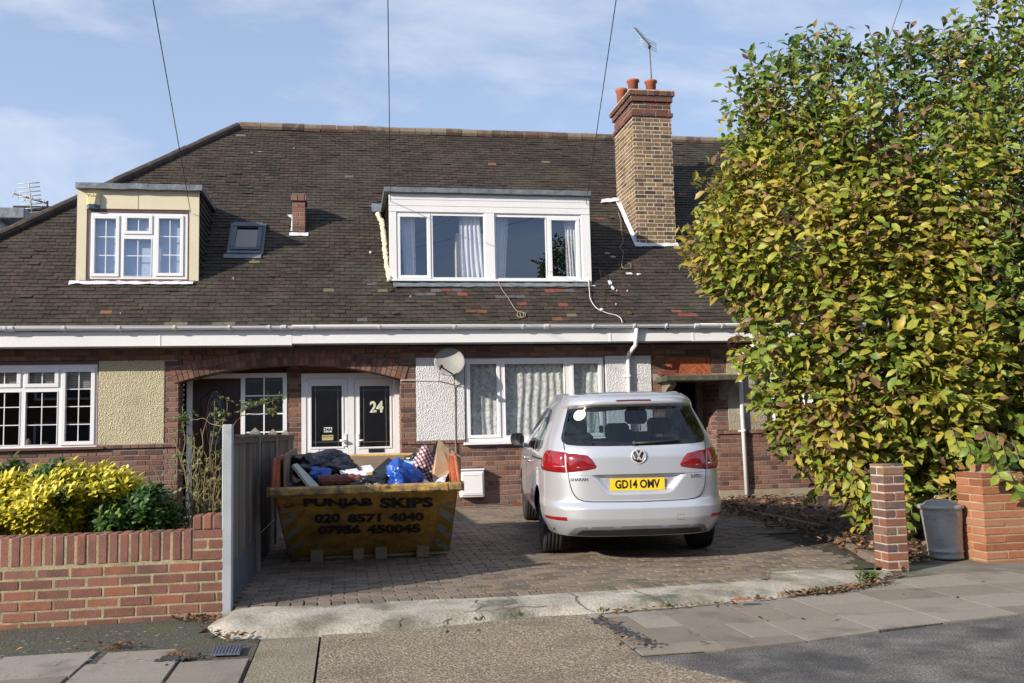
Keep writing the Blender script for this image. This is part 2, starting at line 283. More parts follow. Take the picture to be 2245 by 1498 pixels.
M['stem'] = mat('rose_stem', [(.10,.07,.035),(.22,.20,.09),(.17,.08,.05)], .7, False, 3, 3, .2, 40)
M['zinc'] = mat('galvanised_steel', [(.30,.31,.33),(.42,.43,.44)], .5, False, 5, 6, .15, 60, .3, 40, metallic=.35, dirt=(.22,.22,.22), dscale=6, dlo=.58, dhi=.8)
M['gravelb'] = mat('dark_concrete_board', [(.07,.075,.085),(.11,.115,.13)], .9, mottle=.2)
M['redl_in'] = mat('red_lens_inner', [(.13,.004,.008),(.26,.010,.014)], .12, False, 22, 3, .3, 60, coat=1)
M['skip'] = mat('skip_yellow_paint', [(.47,.265,.055),(.60,.35,.07),(.50,.31,.09)], .6, False, 3, 8, .25, 30, .6, 40, dirt=(.13,.075,.035), dscale=3.6, dlo=.46, dhi=.72)
M['skiprim'] = mat('skip_rim_paint', [(.30,.19,.06),(.50,.33,.08)], .6, False, 7, 8, .3, 30, .6, 40, dirt=(.13,.085,.05), dscale=9, dlo=.42, dhi=.62)
M['skipfoot'] = mat('skip_foot_steel', [(.20,.16,.10),(.30,.24,.14)], .7, False, 9, 6, .3, 40)
M['skip_r'] = mat('skip_rusty_red', [(.30,.06,.025),(.42,.12,.04)], .7, False, 4, 8, .3, 60, .6, 40, dirt=(.11,.06,.04), dscale=5, dlo=.5, dhi=.7)
M['skiplet'] = mat('stencil_paint', [(.02,.02,.02),(.05,.045,.03)], .7, False, 9, 6, .2, 60, dirt=(.16,.10,.03), dscale=14, dlo=.62, dhi=.74)
M['refl_w'] = mat('reflective_white', [(.32,.32,.30),(.42,.42,.40)], .5, False, 9, 5, .1, 40, dirt=(.12,.10,.07), dscale=8, dlo=.5, dhi=.7)
M['refl_y'] = mat('reflective_yellow', [(.34,.22,.02),(.42,.28,.03)], .5, False, 9, 5, .1, 40, dirt=(.16,.12,.05), dscale=12, dlo=.6, dhi=.75)
M['ply'] = mat('plywood_board', [(.20,.15,.10),(.28,.215,.15)], .8, False, 3, 8, .15, 60, .3, 40, stretch=(1,1,3))
M['card'] = mat('cardboard', [(.42,.30,.18),(.50,.37,.24)], .85, False, 2, 5, .08, 40, .2, 20)
M['bagblack'] = mat('black_bin_bag', [(.012,.013,.018),(.02,.022,.032)], .32, False, 4, 4, .1, 40, .9, 14)
M['bagblue'] = mat('blue_plastic', [(.008,.05,.30),(.02,.11,.48)], .3, False, 4, 4, .1, 40, 1.0, 16)
M['baglb'] = mat('striped_blue_bag', [(.10,.32,.60),(.45,.62,.75)], .4, False, 14, 2, .1, 40, .6, 14, stretch=(.2,.2,3))
M['basket'] = mat('red_brown_plastic', [(.10,.025,.014),(.20,.055,.03)], .6, False, 8, 4, .2, 40, 1.2, 12)
M['paper'] = mat('white_paper', [(.62,.62,.68),(.78,.78,.82)], .8, mottle=.03)
M['panelpaint'] = mat('painted_board', [(.30,.34,.30),(.46,.47,.36)], .8, False, 4, 6, .15, 40)
M['doorred'] = mat('mahogany_door', [(.030,.009,.008),(.055,.016,.013)], .35, False, 3, 5, .2, 40, stretch=(6,6,.6))
M['herr'] = mat('herringbone_tile', [(.30,.075,.028),(.42,.13,.045),(.24,.06,.03)], .85, True, 12, 5, .25, 60, .5, 60)
M['canopy'] = mat('mossy_concrete', [(.05,.05,.032),(.11,.105,.07)], .95, False, 9, 6, .3, 60, 1, 40, dirt=(.19,.18,.13), dscale=8, dlo=.58, dhi=.72)
M['stone'] = mat('stone_bracket', [(.17,.15,.12),(.26,.235,.19)], .95, False, 9, 6, .2, 60, .5, 40)
M['plate'] = mat('yellow_plate', [(.80,.55,.02),(.82,.58,.025)], .35, mottle=0)
M['num'] = mat('plate_black', [(.01,.01,.01),(.012,.012,.012)], .5, mottle=0)
M['green'] = mat('door_number', [(.20,.35,.20),(.62,.66,.48),(.70,.72,.62)], .35, False, 30, 3, .1, 60)
M['stickw'] = mat('white_sticker', [(.66,.70,.70),(.72,.74,.74)], .5, mottle=0)
M['sticky'] = mat('yellow_sticker', [(.40,.36,.14),(.52,.48,.22)], .5, False, 12, 3, .1, 40)
M['stickg'] = mat('lime_sticker', [(.62,.70,.30),(.68,.75,.36)], .5, mottle=0)
M['alarm'] = mat('alarm_cream', [(.62,.54,.26),(.67,.59,.31)], .5, mottle=.02)
M['alarmb'] = mat('alarm_blue', [(.05,.10,.17),(.07,.13,.2)], .35, mottle=0)
M['cover'] = mat('blue_grey_cover', [(.07,.08,.12),(.11,.12,.16)], .6, False, 20, 4, .2, 90, 1, 60)
# car
M['paint'] = mat('silver_car_paint', [(.56,.58,.62),(.59,.61,.65)], .30, False, 2, 2, .0, 40, metallic=.5, coat=.8)
M['paintd'] = mat('panel_gap', [(.02,.02,.022),(.025,.025,.025)], .6, mottle=0)
M['car_gl'] = glass('tinted_car_glass', (.60,.68,.72), 1.5, 0, 1.5)
M['frit'] = mat('black_glass_border', [(.008,.009,.012),(.01,.011,.014)], .06, mottle=0, spec=.6)
M['trim'] = mat('black_trim', [(.016,.017,.02),(.024,.025,.028)], .5, mottle=.1)
M['trimg'] = mat('grey_valance', [(.12,.125,.135),(.15,.155,.165)], .45, mottle=.05, metallic=.2)
M['redl'] = mat('red_lens', [(.20,.006,.010),(.32,.010,.015)], .12, False, 14, 3, .2, 60, coat=1)
M['redl2'] = mat('red_lens_dark', [(.10,.003,.006),(.16,.005,.009)], .12, mottle=0, coat=1)
M['clearl'] = mat('clear_lens', [(.45,.40,.40),(.60,.56,.56)], .15, mottle=.1, coat=1)
M['chrome'] = mat('chrome', [(.62,.63,.65),(.66,.67,.69)], .16, mottle=0, metallic=.95)
M['silverb'] = mat('badge_silver', [(.6,.61,.62),(.66,.67,.68)], .3, mottle=0, metallic=.3)
M['tyre'] = mat('tyre_rubber', [(.012,.012,.013),(.022,.021,.02)], .85, mottle=.2)
M['rim'] = mat('alloy_rim', [(.20,.21,.23),(.26,.27,.29)], .4, mottle=.05, metallic=.6)
M['seat'] = mat('dark_seat_fabric', [(.014,.015,.018),(.024,.026,.03)], .9, mottle=.1)
M['mirrorg'] = mat('mirror_face', [(.55,.60,.60),(.6,.64,.64)], .05, mottle=0, metallic=1)
M['wtrim'] = mat('roof_rail', [(.40,.41,.43),(.45,.46,.48)], .3, mottle=0, metallic=.7)
# ------------------------------------------------------------------ ground and paving
random.seed(7)
WY = 14.5                                   # plane of the house fronts
b = MB()
def gfn(u, v):
    x = -60+120*u; y = -30 + 90*v
    return (x, y, gz(y)-.03)
def ground(u, v):
    xs = [-900, -60] + [-60+120*i/40 for i in range(1, 40)] + [60, 900]
    ys = [-900, -30, 0, 4, 7.2, 9.2, 10, 12, 14.4, 15, 60, 900]
    return (xs[round(u*42)], ys[round(v*11)], gz(ys[round(v*11)])-.035)
b.grid(ground, 42, 11, smooth=False)
tag(b.build('ground', M['soil']), kind='structure')
# road-side asphalt
def plate(name, poly, z0, z1, m, kind='structure'):
    b = MB(); b.prism([(x, y, z0) for x, y in poly], (0, 0, z1-z0)); o = b.build(name, m, fix=True)
    if kind: tag(o, kind=kind)
    return o
plate('asphalt_road', [(-30, -14), (40, -14), (40, 6.0), (12, 6.0), (4.51, 5.90), (3.89, 5.80), (2.74, 5.53), (2.2, 5.46), (1.65, 5.45), (2.0, 4.8), (2.6, 3.6), (2.6, 2), (-30, 2)], -.03, .0, M['asph'])
# aggregate crossover
plate('crossover', [(-.17, 6.60), (.3, 6.58), (1.4, 6.80), (1.685, 6.77), (1.685, 5.9), (1.675, 5.43), (2.0, 4.81), (2.7, 3.6), (2.7, 2), (-.17, 2)], -.02, .004, M['aggr'])
plate('crossover_strip', [(-.56, 6.60), (-.185, 6.59), (-.185, 2), (-.56, 2)], -.02, .0, M['aggr2'])
plate('mossy_verge', [(-12, 6.48), (-1.62, 6.55), (-1.2, 6.5), (-.57, 6.62), (-.57, 5.0), (-1.0, 5.0), (-1.0, 6.1), (-1.0, 6.2), (-12, 5.9), (-12, 7.5), (-.97, 7.5), (-.97, 6.6)][:0] or [(-14, 5.0), (-.57, 5.0), (-.57, 6.64), (-.95, 7.0), (-.96, 7.54), (-14, 7.6)], -.03, -.006, M['moss'])
plate('pavement_bed', [(1.62, 6.78), (3.0, 6.9), (4.3, 7.3), (4.7, 7.8), (5.2, 8.4), (14, 8.7), (14, 6.02), (4.5, 5.92), (3.89, 5.82), (2.2, 5.48), (1.67, 5.47)], -.03, .0025, M['moss'])
sl = MB()
def slab(poly, z=.008):
    cx = sum(p[0] for p in poly)/len(poly); cy = sum(p[1] for p in poly)/len(poly); t = random.random(); tx, ty = random.uniform(-.004, .004), random.uniform(-.004, .004)
    q = [(cx+(x-cx)*(1-.004/max(.05, abs(x-cx)+.01)), cy+(y-cy)*(1-.004/max(.05, abs(y-cy)+.01)), z+(x-cx)*tx+(y-cy)*ty) for x, y in poly]
    n = len(q); c = .0006; ins = lambda a, m_: a-math.copysign(min(abs(a-m_)*.5, .001), a-m_); top = [(ins(x, cx), ins(y, cy), z_) for x, y, z_ in q]
    lo = [(x, y, z_-c) for x, y, z_ in q]; bo = [(x, y, -.02) for x, y, z_ in q]
    sl.add(top+lo+bo, [tuple(range(n))]+[(i, (i+1)%n, (i+1)%n+n, i+n) for i in range(n)]+[(i+n, (i+1)%n+n, (i+1)%n+2*n, i+2*n) for i in range(n)], 0, t)
# right-hand pavement, laid square to the houses
xs = [1.69, 2.21, 2.77, 3.33, 3.91, 4.50, 5.08, 5.68, 6.3, 6.95, 7.6, 8.3, 9.0, 9.7]
rows = {0: (5.47, 5.73), 1: (5.73, 6.18), 2: (6.18, 6.62), 3: (6.62, 7.05), 4: (7.05, 7.6)}
def kerby(x): # front line of the concrete edging
    pts = [(1.42, 6.86), (1.76, 6.77), (2.39, 6.80), (2.89, 6.89), (3.44, 7.02), (4.29, 7.31), (4.71, 7.72), (5.0, 8.1), (30, 8.4)]
    for (a, c), (d, e) in zip(pts, pts[1:]):
        if a <= x <= d: return c+(e-c)*(x-a)/(d-a)
    return 6.8
def asy(x):
    pts = [(1.65, 5.46), (2.2, 5.47), (2.74, 5.54), (3.89, 5.81), (4.51, 5.91), (12, 6.02), (40, 6.02)]
    for (a, c), (d, e) in zip(pts, pts[1:]):
        if a <= x <= d: return c+(e-c)*(x-a)/(d-a)
    return 5.46
for i in range(len(xs)-1):
    sh = 0 if i % 2 == 0 else .0
    for r in range(5):
        y0, y1 = rows[r]; x0, x1 = xs[i], xs[i+1]
        if r in (1,) and i == 2: parts = [(x0, x1)]
        else: parts = [(x0, x1)]
        if (i, r) in ((1, 1), (2, 2), (0, 2)): parts = [(x0, (x0+x1)/2), ((x0+x1)/2, x1)]
        for a, c in parts:
            if r < 2 and random.random() < 0: continue
            lo0, lo1 = max(y0, asy(a)+.004), max(y0, asy(c)+.004); hi0, hi1 = min(y1, kerby(a)-.03), min(y1, kerby(c)-.03)
            if hi0 - lo0 < .05 or hi1 - lo1 < .05:
                if max(hi0-lo0, hi1-lo1) < .05: continue
                hi0 = max(hi0, lo0+.01); hi1 = max(hi1, lo1+.01)
            slab([(a, lo0), (c, lo1), (c, hi1), (a, hi0)])
plate('footway_concrete', [(4.62, 7.62), (14, 7.61), (14, 8.5), (4.78, 8.5), (4.78, 7.9)], -.03, .006, M['footc'])
# left-hand pavement
for x0, x1, y0, y1 in ((-1.53, -1.0, 5.62, 6.12), (-2.1, -1.55, 5.88, 6.50), (-2.7, -2.12, 5.9, 6.42), (-3.4, -2.72, 5.9, 6.4), (-.98, -.58, 5.3, 6.02), (-1.53, -1.0, 5.1, 5.6), (-2.1, -1.55, 5.2, 5.86), (-2.7, -2.12, 5.2, 5.88), (-1.48, -1.06, 6.16, 6.44), (-3.4, -2.72, 5.2, 5.88)):
    slab([(x0, y0), (x1, y0), (x1, y1), (x0, y1)], .009 if y1 < 6.4 else .005)
tag(sl.build('paving_slabs', M['slab'], fix=True), kind='structure')
# concrete edging strip across the drive
KT = [(-.90, 7.42), (-.69, 7.47), (-.2, 7.38), (.32, 7.39), (.94, 7.34), (1.51, 7.33), (2.46, 7.39), (3.43, 7.50), (3.62, 7.86), (4.65, 7.82)]
KB = [(-.97, 7.02), (-.81, 6.68), (-.50, 6.62), (-.15, 6.63), (.35, 6.63), (1.42, 6.86), (2.39, 6.80), (2.89, 6.89), (3.95, 7.16), (4.71, 7.70)]
b = MB(); nu, nv = 90, 8
def lerpl(P, u):
    s = u*(len(P)-1); i = min(int(s), len(P)-2); f = s-i
    return P[i][0]+(P[i+1][0]-P[i][0])*f, P[i][1]+(P[i+1][1]-P[i][1])*f
def kf(u, v):
    x0, y0 = lerpl(KB, u); x1, y1 = lerpl(KT, u)
    x = x0+(x1-x0)*v; y = y0+(y1-y0)*v
    endf = min(1, min(u, 1-u)*14+.15)
    z = (.012+.04*min(1, v*3)*endf + .012*v) + noise.noise((x*5, y*7, 0))*.006
    if v == 0: z = -.015
    return (x + noise.noise((x*6, 3, v))*.012, y+noise.noise((x*9, 1, 0))*.015*(1 if v == 0 else .4), z)
b.grid(kf, nu, nv)
k = b.build('concrete_edging', M['concrete']); tag(k, kind='structure')
cr = MB()
def kz(x, y):
    def at_(P):
        for (a, c), (d, e) in zip(P, P[1:]):
            if a <= x <= d: return c+(e-c)*(x-a)/(d-a)
        return P[0][1]
    yb, yt_ = at_(KB), at_(KT); v = min(1, max(0, (y-yb)/(yt_-yb))); return .012+.04*min(1, v*3)+.012*v+.0035+noise.noise((x*5, y*7, 0))*.006
for (pts) in ([(1.15, 6.80), (1.12, 6.98), (1.24, 7.1), (1.2, 7.33)], [(.33, 6.66), (.38, 6.8), (.8, 6.86), (1.1, 6.93), (1.5, 6.97)], [(1.75, 6.80), (1.68, 7.0), (1.72, 7.2), (1.7, 7.34)], [(2.35, 6.82), (2.25, 7.05), (2.2, 7.36)], [(.6, 6.68), (.72, 6.78), (.7, 6.86)], [(.9, 6.9), (1.0, 7.02), (.93, 7.15), (.97, 7.3)]):
    P = []
    for a, c in zip(pts, pts[1:]):
        for i in range(6): f = i/6; P.append((a[0]+(c[0]-a[0])*f+random.uniform(-.012, .012), a[1]+(c[1]-a[1])*f+random.uniform(-.012, .012)))
    for a, c in zip(P, P[1:]):
        w = random.uniform(.003, .008); d = math.dist(a, c); nx_, ny_ = -(c[1]-a[1])/d*w, (c[0]-a[0])/d*w
        cr.add([(x, y, kz(x, y)) for x, y in ((a[0]-nx_, a[1]-ny_), (c[0]-nx_, c[1]-ny_), (c[0]+nx_, c[1]+ny_), (a[0]+nx_, a[1]+ny_))], [(0, 1, 2, 3)])
cr.build('cracks', M['mortar_d'], k, off=(0, 0, 0))
# block paving
b = MB(); pv = MB()
def topline(x):
    for (a, c), (d, e) in zip(KT, KT[1:]):
        if a <= x <= d: return c+(e-c)*(x-a)/(d-a)
    return 7.4
def paver(x0, x1, y0, y1):
    z = .058+gz((y0+y1)/2)*1.0+random.uniform(-.002, .002)+noise.noise((x0*.8, y0*.8, 0))*.010; t = random.random()
    a, c = random.uniform(-.003, .003), random.uniform(-.003, .003); g = random.uniform(.0025, .005); ch = .006; xm, ym = (x0+x1)/2, (y0+y1)/2
    x0 += g; x1 -= g; y0 += g; y1 -= g
    v = [(x, y, z+a*(x-xm)*10+c*(y-ym)*10) for x, y in ((x0+ch, y0+ch), (x1-ch, y0+ch), (x1-ch, y1-ch), (x0+ch, y1-ch))]
    v += [(x, y, z-ch) for x, y in ((x0, y0), (x1, y0), (x1, y1), (x0, y1))] + [(x, y, z-.03) for x, y in ((x0, y0), (x1, y0), (x1, y1), (x0, y1))]
    pv.add(v, [(0,1,2,3)]+[(i, i+4, (i+1)%4+4, (i+1)%4) for i in range(4)]+[(i+4, i+8, (i+1)%4+8, (i+1)%4+4) for i in range(4)], 0, t)
x = -.83
while x < 3.38:
    y = topline(min(3.4, x+.05)); paver(x, x+.1, y, y+.2); x += .102
r = 0; y = 7.60
while y < 14.35:
    x = -.83 - (0 if r % 2 else .1)
    while x < (4.56 if y < 10.4 else 5.1):
        if not (x > 3.0 and y < topline(min(4.6, x+.1))+.01) and not (x > 4.4 and y < 8.3): paver(x, x+.2, y, y+.1)
        x += .202
    y += .102; r += 1
tag(pv.build('block_paving', M['paver'], fix=True), kind='structure')
b = MB()
for (xa_, xb_, ya_) in ((-.84, 3.45, 7.42), (3.4505, 4.76, 7.9), (4.7605, 5.3, 10.45)):
    b.grid(lambda u, v: (xa_+(xb_-xa_)*u, ya_+(14.44-ya_)*v, .043+gz(ya_+(14.44-ya_)*v)), 3, 30)
tag(b.build('drive_bed', M['joint']), kind='structure')
# drive's right-hand kerb strip and the leaf-covered bed
b = MB(); [b.prism([(4.80+k*.06*1.9, 8.05+k*.46, -.02+gz(8.3+k*.46)), (4.88+k*.06*1.9, 8.05+k*.46, -.02+gz(8.3+k*.46)), (4.88+(k+.97)*.06*1.9, 8.05+(k+.97)*.46, -.02+gz(8.3+k*.46)), (4.80+(k+.97)*.06*1.9, 8.05+(k+.97)*.46, -.02+gz(8.3+k*.46))], (0, 0, .098), 0) for k in range(5)]; b.prism([(5.38, 10.36, -.02), (5.46, 10.36, -.02), (5.60, 13.6, -.02), (5.52, 13.6, -.02)], (0, 0, .18))
tag(b.build('edging_kerb', M['paver'], fix=True), kind='structure')
b = MB(); b.grid(lambda u, v: (4.78+9.2*u, 8.44+6.0*v, -.01+.045*min(1, v*10)+gz(8.44+6.0*v)+.03*min(1, v*8)*noise.noise((u*20, v*14, 2))), 40, 30)
tag(b.build('garden_bed', M['soil']), kind='structure')
b = MB(); b.grid(lambda u, v: (-14+12.95*u, 7.7+6.75*v, .20+.03*noise.noise((u*20, v*14, 5))), 30, 20)
tag(b.build('front_garden_soil', M['soil']), kind='structure')
# ------------------------------------------------------------------ brick helpers
FR = lambda Y: (lambda u, d, w: (u, Y+d, w))
LF = lambda X: (lambda u, d, w: (X+d, u, w))
RF = lambda X: (lambda u, d, w: (X-d, u, w))
def bricks(mb, u0, u1, w0, w1, tf, bond='fl', bl=.215, j=.010, ch=.004, skip=None, mi=0, mo=1, dep=.035, rough=.0015, bh=.065, start=0, mdep=.007, mortar=True, tint=None):
    c = bh+j; row = 0; w = w0
    if mortar: mb.box(u0, u1, mdep, dep, w0, w1, mo, .5, tf=tf) if skip is None else None
    while w < w1-.02:
        hw = min(bh, w1-w)
        if bond == 'fl': seq = [bl, .1025]; off = (bl+.1025+2*j)*.5 if (row+start) % 2 else 0
        elif bond == 'hd': seq = [.1025]; off = .056 if (row+start) % 2 else 0
        elif bond == 'row': seq = [bl]; off = 0
        else: seq = [bl]; off = (bl+j)/2 if (row+start) % 2 else 0
        u = u0-off; k = 0
        while u < u1-.015:
            l = seq[k % len(seq)]; k += 1
            a, e = max(u, u0), min(u+l, u1)
            if e-a > .02 and not (skip and skip((a+e)/2, w+hw/2)):
                d = random.uniform(-rough, rough)
                mb.box(a, e, d, dep, w, w+hw, mi, tint() if tint else None, ch=ch, tf=tf)
                if skip is not None and mortar: mb.box(a-j, e+j, mdep, dep, w-j, w+hw+j*.4, mo, .5, tf=tf)
            u += l+j
        w += c; row += 1
def cells(x0, x1, z0, z1, holes):
    X = sorted({x0, x1, *[min(max(h[i], x0), x1) for h in holes for i in (0, 1)]}); Z = sorted({z0, z1, *[min(max(h[i], z0), z1) for h in holes for i in (2, 3)]})
    for a, c in zip(X, X[1:]):
        for d, e in zip(Z, Z[1:]):
            if c-a < 1e-5 or e-d < 1e-5: continue
            xm, zm = (a+c)/2, (d+e)/2
            if not any(h[0] < xm < h[1] and h[2] < zm < h[3] for h in holes): yield a, c, d, e
def holed(mb, x0, x1, z0, z1, holes, y0, y1, m=0):
    for a, c, d, e in cells(x0, x1, z0, z1, holes): mb.box(a, c, y0, y1, d, e, m)
def window(parent, rect, Y, units, mats=None, name='window', glassmat=None, sub=False, bars=.012, inner=None, sashw=.032, proud=.016, gback=.03, frame_d=.06):
    """rect and unit rects are world (x0,x1,z0,z1); units: (rect, cols, rows list of split fractions, sash?)"""
    fr = MB(); g = MB()
    holed(fr, *rect, [u[0] for u in units], Y, Y+frame_d)
    for (x0, x1, z0, z1), cols, rows, sash in units:
        s = sashw
        if sash:
            for (a, c, d, e) in ((x0-s, x1+s, z1, z1+s), (x0-s, x1+s, z0-s, z0), (x0-s, x0, z0, z1), (x1, x1+s, z0, z1)):
                fr.box(a, c, Y-proud, Y-.001, d, e, ch=.004)
        else:
            q = .012
            for (a, c, d, e) in ((x0-q, x1+q, z1, z1+q), (x0-q, x1+q, z0-q, z0), (x0-q, x0, z0, z1), (x1, x1+q, z0, z1)):
                fr.box(a, c, Y-.007, Y-.001, d, e, ch=.002)
        g.quad((x0-.002, Y+gback, z0-.002), (x1+.002, Y+gback, z0-.002), (x1+.002, Y+gback, z1+.002), (x0-.002, Y+gback, z1+.002))
        for f in cols: x = x0+(x1-x0)*f; fr.box(x-bars/2, x+bars/2, Y+gback-.012, Y+gback-.001, z0, z1)
        for f in rows: z = z1-(z1-z0)*f; fr.box(x0, x1, Y+gback-.013, Y+gback-.002, z-bars/2, z+bars/2)
    w = fr.build(name, M['white'], parent, fix=True, off=(0, 0, 0) if parent.parent is not None else None)
    gp = parent if sub else w
    gl = g.build('glass', glassmat or M['gl'], gp, off=(0, 0, 0))
    return w
def lining(mb, x0, x1, y0, y1, z0, z1, m=0):
    mb.quad((x0, y1, z0), (x1, y1, z0), (x1, y1, z1), (x0, y1, z1), m); mb.quad((x0, y0, z0), (x0, y1, z0), (x0, y1, z1), (x0, y0, z1), m)
    mb.quad((x1, y0, z0), (x1, y1, z0), (x1, y1, z1), (x1, y0, z1), m); mb.quad((x0, y0, z0), (x1, y0, z0), (x1, y1, z0), (x0, y1, z0), m); mb.quad((x0, y0, z1), (x1, y0, z1), (x1, y1, z1), (x0, y1, z1), m)
def curtain(mb, x0, x1, z0, z1, Y, folds, amp=.03, m=0, lean=0.0, x0b=None, x1b=None, seed=0):
    x0b = x0 if x0b is None else x0b; x1b = x1 if x1b is None else x1b
    def f(u, v):
        a = x0+(x0b-x0)*v; c = x1+(x1b-x1)*v
        uu = u+.03*noise.noise((u*4, v*2, seed))
        return (a+(c-a)*uu, Y+amp*sin(u*folds*2*pi+noise.noise((u*3, v*1.5, seed+5))*2)*(.6+.4*v)+amp*.5*noise.noise((u*9, v*3, seed)), z1+(z0-z1)*v)
    mb.grid(f, int(folds*10), 10, m)
# ------------------------------------------------------------------ roof
PAINT = {}
def roof_tiles(mb, X0, X1, ex, seed, hipx=None, marks=(), s1=6.30):
    """plain tiles laid course by course; ex = list of (x0,x1,Y0,Y1) with nothing laid"""
    random.seed(seed); g = .0925; w = .166; rows = int(s1/g)
    c45 = math.sqrt(.5)
    for r in range(rows):
        s = r*g; Y = 14.12+s*c45; off = (r % 2)*w/2+.012*noise.noise((r*3.7, 0, 0))
        n = int((X1-X0)/w)+3; base = math.floor(X0/w)*w
        for i in range(n):
            x0 = base+(i-1)*w+off; xm = x0+w/2; Ym = Y+.03
            if not (X0 <= xm < X1): continue
            x1 = x0+w-random.uniform(.003, .008)
            if hipx is not None and xm < hipx(Ym): continue
            if any(a < xm < c and d < Ym < e for a, c, d, e in ex): continue
            t = min(1, max(0, .5+random.gauss(0, .22)+.25*noise.noise((xm*.5, s*.5, seed)))); m = 0
            for (mx_, mY, mi) in marks:
                if abs(mx_-xm) < w/2 and abs(mY-Ym) < g*c45/2: m = mi; t = random.random()
            lift = .021+random.uniform(-.004, .004)+(random.random() < .05)*random.uniform(0, .014); sag = .018*noise.noise((xm*.6, s*.5, 9))
            ds = random.gauss(0, .0025) - (random.random() < .02)*random.uniform(.0, .035); rot = random.gauss(0, .008)
            def P(x, ss, nn): return (x, 14.12+(ss)*c45-(nn+sag)*c45, ROOF_Z-ROOF_Y+14.12+ss*c45+(nn+sag)*c45)
            a0, a1 = s+ds-rot*w/2, s+ds+rot*w/2
            j1, j2 = random.uniform(-.002, .002), random.uniform(-.002, .002)
            v = [P(x0, a0, lift+j1), P(x1, a1, lift+j2), P(x1, a1+g+.03, .006), P(x0, a0+g+.03, .006), P(x0, a0, lift-.016), P(x1, a1, lift-.016)]
            mb.add(v, [(0,1,2,3), (0,4,5,1), (0,3,4), (1,5,2)], m, t)
def deck(mb, X0, X1, ex, hipx=None, m=0):
    """boarding under the tiles"""
    Y0, Y1 = 14.14, 18.57; hol = [(a, c, d, e) for a, c, d, e in ex]
    for a, c, d, e in cells(X0, X1, Y0, Y1, hol+([(-99, -98, Y0+i*.15, Y0+i*.15+.15) for i in range(30)] if hipx else [])):
        if hipx:
            if hipx(d) >= c: continue
            P = [(a, d), (c, d), (c, e), (a, e)]
            Q = [(max(x, min(c, hipx(y))), y) for x, y in P]
            mb.prism([(x, y, rz(y)-.012) for x, y in Q], (0, 0, -.05), m)
        else: mb.prism([(a, d, rz(d)-.012), (c, d, rz(d)-.012), (c, e, rz(e)-.012), (a, e, rz(e)-.012)], (0, 0, -.05), m)
def half_tiles(mb, A, B, r, n, m=0, step=None):
    A, B = Vector(A), Vector(B); d = (B-A); Ln = d.length; d.normalize(); side = d.cross(Vector((0, 0, 1))).normalized(); u = side.cross(d)
    k = max(1, int(Ln/.31)); seg = Ln/k
    for i in range(k):
        t = random.random(); a = A+d*(i*seg+.004); c = A+d*((i+1)*seg-.004); rr = r*random.uniform(.97, 1.03); off = u*random.uniform(-.006, .006)
        v = []; f = []
        for p in (a, c):
            for q in range(9): an = pi*(-.22+1.44*q/8); v.append(p+off+side*rr*cos(an)+u*rr*.85*sin(an))
        for q in range(8): f.append((q, q+1, q+10, q+9))
        f.append(tuple(range(9))); f.append(tuple(range(9, 18)))
        mb.add(v, f, m, t, False)
# ------------------------------------------------------------------ the terrace: three houses
random.seed(11)
B1, B2 = -.77, 4.82
H1 = thing('terraced_house', 'left house of the terrace with cream dormer, cream pebbledash panel and dark red door', 'house', (-4, WY, .18), 'houses of the terrace')
H2 = thing('terraced_house', 'middle house of the terrace with wide white dormer, white pebbledash and two white front doors', 'house', (2, WY, .18), 'houses of the terrace')
H3 = thing('terraced_house', 'right house of the terrace with orange herringbone panel over a mossy door canopy', 'house', (7.5, WY, .15), 'houses of the terrace')
RY = 15.0
XC, AR, ZT = -.79, 5.45, 2.405            # arch centre, radius, crown of the intrados
zc = ZT-AR
def arc_z(x, r): return zc+math.sqrt(max(0, r*r-(x-XC)**2))
ALx, ARx = -2.41, .82
# --- brickwork
w1 = MB(); w2 = MB(); w3 = MB(); BM = [M['brick'], M['mortar'], M['mortar_d'], M['plinth']]
top_z = 2.66
bricks(w1, -7.4, ALx-.005, 2.49, top_z, FR(WY), mo=2)
bricks(w1, -2.60, ALx, .15, 2.488, FR(WY), start=0)
bricks(w1, -7.4, -2.605, .14, 1.20, FR(WY))
bricks(w1, -3.50, ALx, 1.215, 1.275, FR(WY-.028), bond='hd', bh=.05)
bricks(w1, -7.4, -6.2, 1.22, 2.488, FR(WY))
sk = lambda x, z: z < arc_z(x, AR+.215)+.01
bricks(w1, ALx+.0, B1-.003, 2.19, top_z, FR(WY), skip=sk, mo=2)
bricks(w2, B1+.003, ARx, 2.19, top_z, FR(WY), skip=sk, mo=2)
bricks(w2, ARx+.004, B2-.003, 2.492, top_z, FR(WY), mo=2)
bricks(w2, ARx+.004, 1.055, .15, 2.488, FR(WY))
bricks(w2, 1.06, B2-.003, .14, 1.165, FR(WY))
bricks(w2, ARx, 1.80, 1.168, 1.21, FR(WY-.02), bond='hd', bh=.042); bricks(w2, 4.04, B2-.003, 1.168, 1.21, FR(WY-.02), bond='hd', bh=.042)
bricks(w2, 4.80, B2-.003, 1.22, 2.488, FR(WY))
# reveals and back wall of the porch recess
bricks(w1, WY+.03, RY, .2, 2.5, RF(ALx), mo=2); bricks(w2, WY+.03, RY, .2, 2.5, LF(ARx), mo=2)
w1.box(-2.45, B1-.003, RY+.03, RY+.06, 2.17, 2.6, 0); w2.box(B1+.003, .85, RY+.03, RY+.06, 2.17, 2.6, 0)
x0, x1, _, _ = prect(629, 900, 661, 980, RY-.04)
bricks(w1, x0, x1, .2, 2.45, FR(RY-.05)); bricks(w1, RY-.02, RY+.1, .2, 2.45, LF(x0)); bricks(w1, RY-.02, RY+.1, .2, 2.45, RF(x1))
